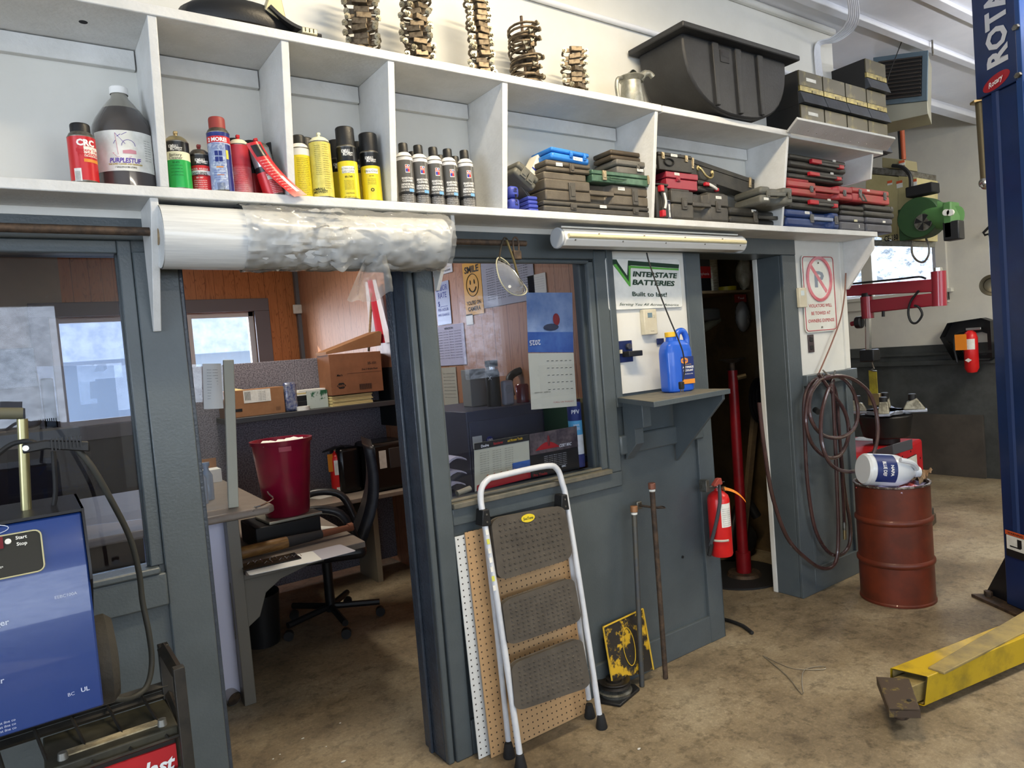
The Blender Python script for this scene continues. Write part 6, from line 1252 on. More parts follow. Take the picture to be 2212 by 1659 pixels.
# sill things seen through the doorway
p = U(465, 888, Y=5.6); t = thing('toy_truck', 'tiny yellow toy pickup on a dark ledge beyond the counter screen', 'toy', (p.x, 5.6, p.z+.022))
MB().prism([(-.05, 0), (.05, 0), (.05, .015), (.02, .018), (.012, .036), (-.01, .036), (-.016, .018), (-.05, .018)], -.015, .015, mat('toy_yellow', 'd8cf66', .4), 'y').build('body', t, .003)
for x in (-.03, .03): MB().cyl((x, -.018, 0), (x, -.010, 0), .009, BLK, n=12).build('wheel', t)
tag(MB().b2((p.x-.3, 5.55, p.z-.03), (p.x+.08, 5.75, p.z+.012), mat('ledge_navy', '2b2d45', .5)).b2((p.x-.3, 5.62, 0), (p.x+.08, 5.7, p.z-.03), PANY).build('display_ledge'), 'panelled ledge with dark top beyond the counter screen', 'ledge')
p = U(467, 857, Y=5.72); t = thing('student_driver_sign', 'yellow student driver plate seen from behind the screen', 'sign', p); MB().b2((-.11, 0, -.06), (.07, .004, .05), SY).build('plate', t); MB().text('TNEDUTS', .035, INK, flat((-.02, -.002, .02), (1, 0, 0), (0, 0, 1)), w=.16, bold=.03).text('REVIRD', .035, INK, flat((-.02, -.002, -.03), (1, 0, 0), (0, 0, 1)), w=.15, bold=.03).build('lettering', t)
for i, (x, y) in enumerate(((430, 1010), (455, 1030))):
    p = U(x, y, Z=zc); o_ = tag(MB().lathe([(0, 0), (.03, 0), (.03, .13), (.014, .16), (.014, .18), (.02, .18), (.02, .2), (0, .2)], mat('clear_bottle', 'aebfd4', .15, coat=.5), 20).build('pump_bottle'), ('pale blue pump bottle on the counter near the post', 'shorter pale bottle nearest the counter post')[i], 'bottle'); o_.location = (U(x, y, Y=3.9).x, 3.9+.1*i, zc+.001)
# ================= right of the wall: closet, hose, drum, bay machines =================
HOS = mat('hose_brown', '452f2e', .25, c2='3a2727', s=10, coat=.6); HT = mat('hose_tan', '7a5347', .4)
hp0 = U(1768, 808, Y=2.34); t = thing('air_hose', 'dark brown coiled hose hung in loops on the grey corner wall', 'hose', hp0)
def hz(pts, y0=2.34, r=.0112, m=HOS, nm='coil', sm=7, dy=.0):
    n = len(pts); P = [U(x, y, Y=y0-dy*math.sin(math.pi*i/(n-1)))-hp0 for i, (x, y) in enumerate(pts)]; return MB().tube(P, r, m, 9, sm).build(nm, t)
hz([(1776, 812), (1750, 830), (1737, 870), (1739, 950), (1745, 1050), (1760, 1140), (1785, 1188), (1812, 1200), (1834, 1178), (1836, 1130), (1824, 1060), (1815, 960), (1806, 870), (1796, 822), (1784, 812)], 2.36)
hz([(1768, 808), (1795, 845), (1825, 890), (1833, 940), (1815, 982), (1785, 987), (1755, 960), (1741, 915), (1746, 860), (1768, 822), (1790, 818)], 2.325, dy=.03)
hz([(1770, 822), (1800, 812), (1840, 818), (1878, 850), (1895, 905), (1893, 960), (1872, 1005), (1835, 1019), (1797, 1005), (1776, 960), (1774, 900), (1786, 850), (1800, 822)], 2.33, dy=.14)
hz([(1780, 820), (1812, 814), (1840, 840), (1853, 885), (1845, 925), (1815, 945), (1775, 938), (1750, 900), (1752, 850), (1776, 818)], 2.335, dy=.07)
hz([(1790, 815), (1806, 850), (1812, 920), (1817, 1000), (1822, 1080), (1824, 1130)], 2.345, r=.010)
hz([(1640, 870), (1650, 960), (1668, 1070), (1700, 1160), (1740, 1205), (1778, 1228), (1805, 1214), (1811, 1150), (1808, 1050), (1803, 930), (1798, 830)], 2.31, dy=-.03)
hz([(1827, 590), (1824, 640), (1815, 690), (1795, 745), (1768, 808)], 2.375, r=.0045, m=HT, nm='lead_hose')
e0, e1 = U(1824, 1128, Y=2.345)-hp0, U(1825, 1165, Y=2.345)-hp0
MB().cyl(e0, e0.lerp(e1, .45), .012, STL, n=12).cyl(e0.lerp(e1, .45), e1, .010, BRS, n=12).build('coupler', t)
MB().cyl(U(1761, 885, Y=2.36)-hp0, U(1768, 890, Y=2.33)-hp0, .018, BLK, n=14).build('fitting', t)
MB().tube([U(x, y, Y=Y)-hp0 for x, y, Y in ((1778, 800, 2.37), (1785, 806, 2.32), (1800, 812, 2.29), (1804, 800, 2.28))], .005, STL, 7, 3).build('hook', t)
# drum with jug and crumpled bag
dc = Vector((4.045, 2.04, 0)); dz = U(1934, 1052, X=4.0).z; dz = .682; dr = .197
DR = mat('drum_red', '652813', .5, c2='502010', s=5, coat=.1); DRR = mat('drum_rim_worn', '4d403a', .5, .5, c2='a29a90', s=30, lo=.5, hi=.6)
t = thing('steel_drum', 'dull red steel drum with two rolled hoops and a worn rim', 'drum', dc)
pr = [(0, .01), (dr-.004, .01), (dr-.004, 0), (dr+.002, .002), (dr+.002, .012), (dr-.003, .018)]
for zc_ in (.235, .475): pr += [(dr-.003, zc_-.018), (dr+.006, zc_-.008), (dr+.007, zc_), (dr+.006, zc_+.008), (dr-.003, zc_+.018)]
pr += [(dr-.003, dz-.03), (dr-.003, dz-.012, DRR), (dr+.004, dz-.008, DRR), (dr+.004, dz, DRR), (dr-.008, dz, DRR), (dr-.01, dz-.03, DR), (dr-.01, dz-.16), (0, dz-.16)]
MB().lathe(pr, DR, 48).build('shell', t)
JW = mat('milky_plastic', 'd8dde2', .3, coat=.3); jp = Vector((dc.x-.05, dc.y-.02, dz+.055))
t = thing('empty_gallon_jug', 'milky white gallon jug with navy label lying on the drum', 'jug', jp, (0, R_(98), R_(-33)))
MB().lathe([(0, -.13), (.066, -.13), (.074, -.12), (.075, .0), (.073, .03), (.058, .07), (.036, .10), (.024, .112), (.022, .122), (0, .122)], JW, 30).build('body', t)
MB().cyl((0, 0, .116), (0, 0, .14), .026, JW, n=24).build('cap', t, .002); MB().tube([(-.02, -.045, .10), (-.05, -.07, .06), (-.06, -.075, 0)], .012, JW, 9, 4).build('handle', t)
q = MB(); wrapbox(q, .0757, -.10, -.005, -2.9, -.9, mat('label_navy', '1c2c66', .4), 14); q.build('label', t)
MB().text('NAPA', .014, INKW, wrapz(.077, -.03, -1.7), bold=.03).text('BLUE DEF', .016, INKW, wrapz(.077, -.065, -1.8), w=.07, bold=.02).build('lettering', t)
BAG = mat('paper_bag', '9a7f60', .8, c2='86694c', s=9)
q = MB(); q.grid(lambda u, v: ((.1*(u-.5))*(1+.5*v)+.015*noise.noise(Vector((u*5, v*5, 2))), .02+.13*v, .03+.045*noise.noise(Vector((u*7, v*6, 4)))+.03*v), 14, 12, BAG, .004)
t = tag(q.build('paper_bag'), 'crumpled brown paper bag beside the jug on the drum', 'bag'); t.location = (dc.x+.04, dc.y-.10, dz-.02); t.rotation_euler = (0, 0, R_(-75))
t = tag(MB().grid(lambda u, v: (-.15+.30*u, -.13+.26*v, .03*noise.noise(Vector((u*6, v*6, 9)))), 12, 12, mat('rag_lilac', 'cfc4e6', .8, c2='b54a44', s=7, lo=.55, hi=.58), .006).build('rags'), 'pale crumpled rags filling the drum under the jug', 'rag'); t.location = (dc.x, dc.y, dz-.03)
# wood block pair
p = U(2028, 1132, Z=0); t = tag(MB().b2((-.09, -.05, 0), (.09, .05, .075), mat('block_wood', '5f5140', .8, c2='493e32', s=9)).build('wood_block', None, .004), 'square wooden block on the floor behind the drum', 'block'); t.location = (p.x-.07, p.y+.06, 0); t.rotation_euler = (0, 0, .2)
t2 = tag(MB().b2((-.10, -.045, 0), (.08, .045, .045), mat('block_grey', '3f3c38', .7)).build('wood_block', None, .004), 'notched dark block sitting on the square wooden block', 'block'); t2.location = (p.x-.075, p.y+.06, .0765); t2.rotation_euler = (0, 0, .25)
# ---- tyre changer
TCR = mat('changer_red', 'c02026', .35, c2='a81c24', s=5); TCA = mat('changer_arm_red', '8d1c2c', .3, coat=.4); TCG = mat('changer_plate', 'a9aebb', .35, .7, c2='8d929c', s=12); JAW = mat('clamp_jaw', '9d9a8a', .5, .5, c2='6b675a', s=20)
XA = 5.75; P1 = Vector((6.1, 2.80, 0)); e = Vector((.99, .139, 0)); n = Vector((-.139, .99, 0))
t = thing('tyre_changer', 'red tyre changer with swing arm and turntable in the far bay', 'machine', P1)
q = MB(Matrix(((e.x, n.x, 0, 0), (e.y, n.y, 0, 0), (0, 0, 1, 0), (0, 0, 0, 1)))); q.b2((-.95, 0, .02), (0, .62, .60), TCR); q.build('cabinet', t, .02)
M4 = Matrix(((e.x, n.x, 0, 0), (e.y, n.y, 0, 0), (0, 0, 1, 0), (0, 0, 0, 1)))
q = MB(M4); q.b2((-.40, -.004, .30), (-.18, .002, .50), INK); 
for i in range(16): q.b2((-.395+.0135*i, -.008, .305), (-.388+.0135*i, -.003, .495), LBL)
q.build('vent_grille', t); q = MB(M4)
for x, z in ((-.02-.06, .45), (-.30, .54), (-.5, .53), (-.07, .30)): q.cyl((x, -.003, z), (x, .002, z), .008, INK, n=10)
q.build('bolt_holes', t); MB(M4).b2((-.22, .28, .6005), (-.02, .5, .602), LBL).build('decal', t)
tc_ = U(1912, 900, X=XA)-P1; tc_.z = 0
MB().cyl(tc_+Vector((0, 0, .60)), tc_+Vector((0, 0, .66)), .10, BLK, n=24).cyl(tc_+Vector((0, 0, .66)), tc_+Vector((0, 0, .84)), .17, mat('gearbox_dark', '242220', .4, .4), .20, n=30).build('pedestal', t, .01)
q = MB(); zt2 = .88
for k in range(4):
    a = R_(25+90*k); d = Vector((math.cos(a), math.sin(a), 0)); s_ = Vector((-d.y, d.x, 0)); c = tc_+Vector((0, 0, zt2))
    v = [c+s_*.10, c+d*.30+s_*.045, c+d*.30-s_*.045, c-s_*.10]; q.add([p-Vector((0, 0, .02)) for p in v]+v, [(0, 3, 2, 1), (4, 5, 6, 7), (0, 1, 5, 4), (1, 2, 6, 5), (2, 3, 7, 6), (3, 0, 4, 7)], TCG)
q.cyl(tc_+Vector((0, 0, zt2-.03)), tc_+Vector((0, 0, zt2)), .15, TCG, n=30).build('turntable', t, .003)
for k in range(4):
    a = R_(25+90*k); d = Vector((math.cos(a), math.sin(a), 0)); s_ = Vector((-d.y, d.x, 0)); q = MB()
    b = tc_+d*.2+Vector((0, 0, zt2)); v = [b+d*x+s_*y+Vector((0, 0, z)) for x, y, z in ((-.07, -.04, 0), (.09, -.04, 0), (.09, .04, 0), (-.07, .04, 0), (-.04, -.035, .06), (.03, -.03, .09), (.03, .03, .09), (-.04, .035, .06))]
    q.add(v, [(0, 3, 2, 1), (4, 5, 6, 7), (0, 1, 5, 4), (1, 2, 6, 5), (2, 3, 7, 6), (3, 0, 4, 7)], JAW); q.cyl(b+Vector((0, 0, .07)), b+Vector((0, 0, .125)), .03, BLK, n=14); q.build('clamp_jaw', t, .006)
aR = U(2022, 640, X=XA); aRt, aRb = U(2018, 587, X=XA), U(2022, 690, X=XA)
def arm(x0, yt0, yb0, x1, yt1, yb1, w=.09, nm='arm'):
    A, B, C_, D_ = [U(x, y, X=XA)-P1 for x, y in ((x0, yt0), (x1, yt1), (x1, yb1), (x0, yb0))]; v = [A, B, C_, D_]; v = v+[p+Vector((w, 0, 0)) for p in v]
    MB().add(v, [(0, 1, 2, 3), (7, 6, 5, 4), (0, 4, 5, 1), (1, 5, 6, 2), (2, 6, 7, 3), (3, 7, 4, 0)], TCA).build(nm, t, .008)
arm(1790, 620, 642, 2025, 602, 630); arm(1878, 648, 676, 2025, 632, 660)
MB().cyl(U(2027, 586, X=XA+.04)-P1, U(2029, 661, X=XA+.04)-P1, .052, TCA, n=24).build('pivot', t); MB().cyl(U(2027, 578, X=XA+.04)-P1, U(2027, 588, X=XA+.04)-P1, .028, CHR, n=6).build('pivot_nut', t)
ca, cb = U(1872, 641, X=XA+.03)-P1, U(1875, 688, X=XA+.03)-P1; MB().cyl(ca, cb, .048, TCA, n=20).build('slide_head', t); MB().cyl(cb, U(1876, 760, X=XA+.03)-P1, .024, CHR, n=6).build('hex_bar', t)
MB().cyl(ca+Vector((0, 0, .03)), ca, .04, BLK, n=20).build('collar', t); c = U(1878, 768, X=XA)-P1; MB().b2(c-Vector((.05, .06, .05)), c+Vector((.06, .06, .05)), BLK).build('mount_head', t, .01)
MB().tube([U(x, y, X=XA-.02)-P1 for x, y in ((1985, 628), (1968, 650), (1962, 675), (1968, 695), (1980, 697), (1992, 680), (1985, 664), (1975, 660))], .009, BLK, 8, 4).build('air_line', t)
MB().tube([U(x, y, X=XA-.02)-P1 for x, y in ((1830, 614), (1900, 607), (1950, 602), (1985, 598), (2000, 602))], .008, BLK, 8, 4).build('air_line', t)
MB().cyl(U(1908, 672, X=XA)-P1, U(1908, 684, X=XA)-P1, .012, BLK, n=10).build('lever', t)
MB().cyl(U(1838, 700, X=XA)-P1, U(1852, 697, X=XA)-P1, .02, TCA, n=12).cyl(U(1850, 697, X=XA)-P1, U(1862, 696, X=XA)-P1, .05, BLK, n=18).build('knob', t, .006)
colx = U(1812, 650, X=XA)-P1; MB().b2(colx+Vector((-.05, 0, -1.63)), colx+Vector((.12, .16, .25)), TCA).build('column', t, .01)
q = MB(); st = [U(x, y, X=XA+.02)-P1 for x, y in ((1885, 786), (1884, 800), (1889, 820), (1888, 850))]
MB().tube([U(x, y, X=XA)-P1 for x, y in ((1893, 772), (1884, 784), (1888, 796), (1880, 800), (1894, 802))], .006, STL, 6, 2).build('strap_hook', t)
a_, b_ = st[1], st[3]; q.b2(a_+Vector((0, -.035, 0)), b_+Vector((.006, .035, 0)), mat('strap_yellow', 'a89a2c', .7, c2='8a7d25', s=14)); q.build('strap', t); MB().b2(b_+Vector((-.01, -.05, -.1)), b_+Vector((.02, .05, 0)), BRS).build('ratchet', t, .004)
p = U(1858, 915, X=5.3); tag(MB().prism([(-.0, 0), (.28, -.03), (.0, .08)], 0, .3, mat('ramp_grey', '44464c', .5), 'x').build('bead_shovel', None, .004), 'dark grey wedge plate at the side of the tyre changer', 'plate').location = (5.25, 2.62, .605)
bpy.data.objects['empty_gallon_jug'].scale = (1.22,)*3; bpy.data.objects['empty_gallon_jug'].location.z += .015
# ---- CE-180 waste oil heater on the far wall
CRM = mat('heater_cream', 'b5ab7d', .5, c2='a89e70', s=5); HGR = mat('burner_green', '2a4c28', .5, c2='254526', s=4); HGL = mat('burner_green_light', '4e7a45', .5)
XH = 5.9; o = U(1900, 520, X=XH); t = thing('waste_oil_heater', 'cream waste oil heater with round green burner hung in the far corner', 'heater', o); P = lambda x, y, dx=0: U(x, y, X=XH+dx)-o
def quadbox(pts, w, m, nm, bev=.006):
    v = [P(x, y) for x, y in pts]; v = v+[p+Vector((w, 0, 0)) for p in v]
    return MB().add(v, [(0, 1, 2, 3), (7, 6, 5, 4), (0, 4, 5, 1), (1, 5, 6, 2), (2, 6, 7, 3), (3, 7, 4, 0)], m).build(nm, t, bev)
quadbox([(1870, 375), (1941, 382), (1938, 522), (1868, 505)], .5, CRM, 'body'); quadbox([(1870, 360), (1960, 368), (1960, 382), (1870, 375)], .5, STL, 'top_plate'); quadbox([(1940, 380), (1982, 384), (1982, 520), (1938, 520)], .35, CRM, 'front_panel')
quadbox([(1905, 340), (1955, 345), (1957, 367), (1905, 362)], .2, mat('heater_box', '8f8766', .5), 'control_box'); quadbox([(1872, 518), (1972, 520), (1970, 533), (1872, 531)], .4, GALV, 'drip_shelf')
for x, y, w_, h_ in ((1922, 395, 10, 12), (1943, 398, 12, 18), (1948, 352, 12, 14), (1975, 398, 10, 24)):
    q = MB(); a, b = P(x-w_/2, y+h_/2, -.004), P(x+w_/2, y-h_/2, -.004); q.b2(a, b+Vector((.003, 0, 0)), LBL); q.b2((a.x-.001, a.y, b.z-.02), (a.x+.001, b.y, b.z), mat('warn_orange', 'c8562a', .6)); q.build('warning_label', t)
q = MB(); a, b = P(1905, 521, -.005), P(1936, 508, -.005); q.b2(a, b+Vector((.003, 0, 0)), mat('name_plate_cream', 'd3cda4', .5)); q.text('CE-180', .042, INK, flat((a.x-.002, a.y*.35+b.y*.65, (a.z+b.z)/2), (0, -1, 0), (0, 0, 1)), w=.11, bold=.03).text('Clean', .02, INK, flat((a.x-.002, a.y*.85+b.y*.15, (a.z+b.z)/2), (0, -1, 0), (0, 0, 1)), w=.05); q.build('name_plate', t)
c = P(1982, 470, -.10); rr2 = (P(1937, 470, -.1)-P(2027, 470, -.1)).length/2
MB().cyl(c, c+Vector((.16, 0, 0)), rr2, HGR, n=44).b2(c+Vector((.02, 0, -rr2)), c+Vector((.14, rr2, rr2*.6)), HGR).build('burner_housing', t, .006)
c2 = P(1994, 480, -.11); MB().cyl(c2, c2+Vector((.01, 0, 0)), rr2*.42, STL, n=30).build('air_damper', t)
q = MB()
for k in range(4): a = R_(20+90*k); dd_ = Vector((0, math.cos(a), math.sin(a))); ss = Vector((0, -dd_.z, dd_.y)); b = c2-Vector((.004, 0, 0)); q.add([b, b+dd_*rr2*.38+ss*.022, b+dd_*rr2*.38-ss*.022], [(0, 1, 2)], INK)
q.build('damper_slots', t)
d1, d2 = P(2000, 462, .02), P(2062, 472, -.06); MB().cyl(d1, d2, rr2*.72, HGL, rr2*.6, n=36).build('burner_body', t); MB().b2(d2+Vector((-.1, -.02, -.15)), d2+Vector((.05, .04, .12)), HGL).build('gauge_panel', t, .01)
for x in (2043, 2052): g_ = P(x, 459, -.17); MB().cyl(g_, g_+Vector((.02, 0, 0)), .024, LBL, n=20).build('gauge', t)
g_ = P(2055, 492, -.16); MB().b2(g_-Vector((0, .05, .09)), g_+Vector((.1, .06, .05)), BLK).build('black_cover', t, .008)
g_ = P(1985, 415, -.06); MB().b2(g_-Vector((.05, .12, .03)), g_+Vector((.08, .08, .05)), BLKM).build('actuator', t, .01)
MB().tube([P(1928, 358, -.03), P(1950, 362, -.04), P(1966, 380, -.05), P(1968, 405, -.05)], .016, BLK, 9, 5).build('conduit', t)
MB().tube([P(x, y) for x, y in ((1971, 520), (1970, 545), (1980, 562), (1995, 566), (2006, 550), (2006, 530), (2000, 515))], .008, STL, 7, 5).build('drain_hose', t)
for x, y0, y1, r_, m_ in ((1947, 255, 345, .018, mat('copper_pipe', 'a8502e', .5)), (1941, 262, 345, .012, BLK)):
    tag(MB().cyl(U(x, y0, X=6.1), U(x+5, y1, X=6.1), r_, m_, n=10).build('riser_pipe'), ('orange' if r_ == .018 else 'black')+' riser pipe above the cream heater', 'pipe')
# ---- hanging space heater
v = [U(x, y, X=5.0) for x, y in ((1886, 124), (2005, 108), (2003, 217), (1890, 229))]; c = sum(v, Vector())/4; t = thing('unit_heater', 'blue-grey unit heater with dark louvres hanging from the ceiling', 'heater', c); HBG = mat('heater_blue_grey', '5a6c78', .45)
w4 = [p-c for p in v]; 
def hq(pts, dx0, dx1, m, nm, bev=0): 
    a = [p+Vector((dx0, dx0*.36, 0)) for p in pts]; b = [p+Vector((dx1, dx1*.36, 0)) for p in pts]; return MB().add(a+b, [(0, 1, 2, 3), (7, 6, 5, 4), (0, 4, 5, 1), (1, 5, 6, 2), (2, 6, 7, 3), (3, 7, 4, 0)], m).build(nm, t, bev)
hq([p*1.0 for p in w4], 0, .03, HBG, 'face_frame', .004); hq([p*.8 for p in w4], -.004, .01, INK, 'grille'); hq([p*.97 for p in w4], .03, .35, mat('heater_sheet', 'a9a898', .4, .4), 'case')
for i in range(11):
    f_ = .12+.76*i/10; a = (w4[0].lerp(w4[3], f_))*1.0; b = w4[1].lerp(w4[2], f_); a2, b2_ = a.lerp(b, .11), a.lerp(b, .89); MB().cyl(a2+Vector((-.008, 0, 0)), b2_+Vector((-.008, 0, 0)), .006, mat('louvre', '3a3430', .5), n=6).build('louvre', t)
w5 = [w4[3], w4[2], w4[2]+Vector((.0, 0, -.085)), w4[3]+Vector((0, .0, -.13))]; hq(w5, .01, .3, mat('heater_sheet', 'a9a898', .4, .4), 'lower_duct', .003)
for s in (0, 1): MB().cyl(w4[s]*.8+Vector((.15, 0, .03)), (w4[s]*.8).xy.to_3d()+Vector((.15, 0, 3.44-c.z)), .006, STL, n=8).build('hanger_rod', t)
# cables, conduit and wire
t = tag(MB().tube([(-.5, 2.385, 3.14), (4.3, 2.385, 3.085)], .013, CEIL, 12).build('conduit'), 'white painted conduit along the top of the white wall', 'conduit')
t = thing('cable_bundle', 'bundle of white cables looping down from the ceiling at the wall end', 'cable', (4.2, 2.3, 3.4)); o = t.location.copy()
for i in range(6):
    d_ = i*4.2; MB().tube([U(1830+d_, -10, Y=2.0)-o, U(1834+d_, 30+i, Y=2.1)-o, U(1822+d_, 60+i, Y=2.2)-o, U(1795+d_*.6, 82+i*1.5, Y=2.3)-o, U(1768+d_*.4, 90+i, Y=2.37)-o, U(1760+d_*.5, 110, Y=2.385)-o, U(1764+d_*.6, 165, Y=2.385)-o], .0048, CEIL, 7, 6).build('cable', t)
tag(MB().tube([U(1978, -20, X=5.2), U(1962, 50, X=5.1), U(1940, 110, X=4.9), U(1918, 170, X=4.7), U(1912, 215, X=4.6)], .003, INK, 6, 6).build('hanging_wire'), 'thin dark wire hanging in front of the unit heater', 'wire')
# ---- far wall things
p = U(2100, 745, X=7.45); t = thing('fire_extinguisher', 'far red fire extinguisher with orange tag on the dark wainscot', 'fire extinguisher', (7.42, p.y, p.z-.06)); ER = MATS['extinguisher_red']
MB().lathe([(0, -.21), (.04, -.2), (.06, -.16), (.06, .13), (.045, .18), (.02, .2), (0, .2)], ER, 28).build('cylinder', t); q = MB(); wrapbox(q, .060, .02, .12, -3.6, -2.2, LBL, 10); q.build('label', t)
MB().b2((-.02, -.10, .2), (.02, .03, .225), CHR).build('valve', t, .003); MB().tube([(0, .02, .2), (-.01, .12, .17), (-.01, .14, .05), (-.01, .12, -.1)], .012, BLK, 8, 4).build('hose', t)
MB().b2((-.09, .0, .02), (-.085, .10, .17), mat('tag_orange', 'e8871e', .6)).build('tag', t); q = MB(); q.prism([(-.03, -.08), (0, -.06), (.03, -.08), (0, -.1)], -.071, -.069, LBL, 'x'); q.build('badge', t)
o = U(2100, 755, X=7.57); t = thing('extinguisher_shroud', 'black angular plastic guard behind the far extinguisher', 'guard', o); P = lambda x, y, dx=0: U(x, y, X=7.57+dx)-o
pl = [P(x, y) for x, y in ((2042, 728), (2058, 697), (2130, 686), (2150, 692), (2155, 770), (2145, 778), (2070, 776))]; k = len(pl)
q = MB(); inn = [p*.55+Vector((0, -.02, .0)) for p in pl]; q.add(pl+inn+[p+Vector((-.12, 0, 0)) for p in pl], [(i, (i+1) % k, k+(i+1) % k, k+i) for i in range(k)]+[(i, 2*k+i, 2*k+(i+1) % k, (i+1) % k) for i in range(k)], BLK); q.build('body', t)
for i in range(4): MB().cyl(P(2046+6*i, 735+3*i, -.12), P(2072+5*i, 775, -.02), .008, BLK, n=6).build('rib', t)
p = U(2143, 616, X=4.35); t = thing('hub_cap_dish', 'round worn metal dish fixed to the side of the blue lift post', 'dish', p, (0, R_(-90), R_(18))); MB().lathe([(0, .004), (.022, .006), (.036, .012), (.04, .022), (.056, .03), (.058, .026), (.05, .0), (0, -.002)], mat('worn_dish', '807a68', .4, .7), 32).build('dish', t)
tag(MB().b2((7.55, 2.9, .0), (7.583, 3.75, .62), mat('brown_board', '45403a', .7, c2='3a3631', s=4)).build('brown_board', None, .002), 'brown board leaning flat against the dark wainscot', 'board')
a, b = U(2140, 480, X=7.5), U(2128, 505, X=7.5); q = MB(); q.tube([U(x, y, X=7.5) for x, y in ((2140, 487), (2124, 503), (2128, 508), (2136, 505), (2140, 512))], .012, BLK, 6); tag(q.build('wall_bracket_black'), 'black angular bracket high on the far wall beside the lift', 'bracket')
a = U(2118, 222, X=4.5); b = U(2130, 395, X=4.5); t = thing('brass_tube', 'worn brass tube with ball end hanging left of the lift post', 'tube', b); MB().cyl((0, 0, .0), a-b, .026, mat('worn_brass', '6f6752', .5, .6), n=20).ball((0, 0, 0), .036, CHR).cyl(a-b, a-b+Vector((0, 0, .012)), .05, BRS, n=6).build('body', t)
# ---- two-post lift
LB = mat('lift_blue', '122a58', .42, c2='0f254e', s=4, coat=.1); LBD = mat('lift_dark', '0c0f16', .4)
PL = Vector((4.255, 1.565, 0)); u_ = Vector((-.5, -.866, 0)); v_ = Vector((.866, -.5, 0)); t = thing('lift_post', 'tall blue lift post with upright white lettering and red oval badge', 'lift', PL)
WK = 1.42
ML = Matrix(((u_.x*WK, v_.x, 0, 0), (u_.y*WK, v_.y, 0, 0), (0, 0, 1, 0), (0, 0, 0, 1)))
zc2 = U(2121, 213, X=PL.x).z
MB(ML).prism([(0, 0), (.165, 0), (.172, .012), (.172, .25), (-.0, .25)], .02, zc2, LB, 'z').build('post', t, .006)
MB(ML).prism([(.055, -.008), (.075, -.008), (.085, .004), (.045, .004)], .3, zc2, mat('lift_rib_blue', '142d5c', .65), 'z').build('pressed_rib', t); MB(ML).b2((.172, .02, .02), (.26, .25, zc2), LBD).build('inner_channel', t); MB(ML).b2((.168, -.012, .03), (.196, .02, 3.38), mat('lift_flange_blue', '2b4c86', .3, .3)).build('flange', t, .003)
MB(ML).add([Vector(p) for p in ((-.012, -.014, zc2-.0), (.178, -.014, zc2-.0), (.178, .26, zc2-.0), (-.012, .26, zc2-.0), (-.012, -.014, 3.385), (.178, -.014, 3.385), (.178, .26, 3.385), (-.012, .26, 3.385))], [(0, 3, 2, 1), (4, 5, 6, 7), (0, 1, 5, 4), (1, 2, 6, 5), (2, 3, 7, 6), (3, 0, 4, 7)], LB).build('upper_cover', t, .004)
tz = U(2152, 85, X=4.2).z
fL = lambda uu, zz, w=-.0165: (lambda a, b: ML @ Vector((uu-b/WK, w, zz+a)))
MB().text('ROTARY', .125, mat('lift_lettering', 'c9ccd2', .4), fL(.095, zc2+.115), w=.55, bold=.04, al='L').build('lettering', t)
c = ML @ Vector((.085, -.0155, zc2+.045)); el = [c+u_*.088*math.cos(a)+Vector((0, 0, .036*math.sin(a)+.014*math.cos(a)*1)) for a in [2*math.pi*i/26 for i in range(26)]]
MB().add(el+[p+v_*.004 for p in el], [tuple(range(26))]+[(i, (i+1) % 26, 26+(i+1) % 26, 26+i) for i in range(26)], mat('badge_red', '9c1c28', .35)).build('badge', t)
MB().text('Rotary', .026, INKW, (lambda a, b: c-v_*.003+u_*a+Vector((0, 0, b+.2*a))), w=.095, bold=.02, shear=.15).build('badge_lettering', t)
z0 = U(2180, 1180, X=4.2).z; q = MB(ML); q.b2((.02, -.0105, z0-.06), (.115, -.0095, z0+.08), INK); q.b2((.025, -.0115, z0-.02), (.11, -.0105, z0+.055), LBL); q.b2((.02, -.0115, z0+.057), (.115, -.0105, z0+.08), mat('warn_orange', 'c8562a', .6)); q.b2((.075, -.0122, z0), (.095, -.0115, z0+.045), INK); q.b2((.04, -.0122, z0-.005), (.09, -.0115, z0+.002), INK); q.build('warning_decal', t)
MB().text('WARNING', .012, INK, fL(.067, z0+.0, -.0125), w=.0001).build('decal_text', t) if 0 else None
MB().text('WARNING', .011, INK, (lambda a, b: ML @ Vector((.067+a, -.0125, z0+.068+b))), w=.07, bold=.02).build('decal_text', t)
MB(ML).prism([(-.13, -.06), (.32, -.06), (.32, .30), (-.05, .30)], 0, .018, RST, 'z').build('base_plate', t, .003); MB(ML).prism([(.0, .3), (-.0, .02), (-.12, .02)], .02, .05, LBD, 'y').build('gusset', t); MB(ML).cyl((-.09, .0, .018), (-.09, .0, .045), .018, RST, n=6).build('anchor_bolt', t)
for zz in (zc2+.02, zc2+.25, zc2+.45): MB(ML).cyl((.183, -.012, zz), (.183, -.024, zz), .014, STL, n=6).build('bolt', t)
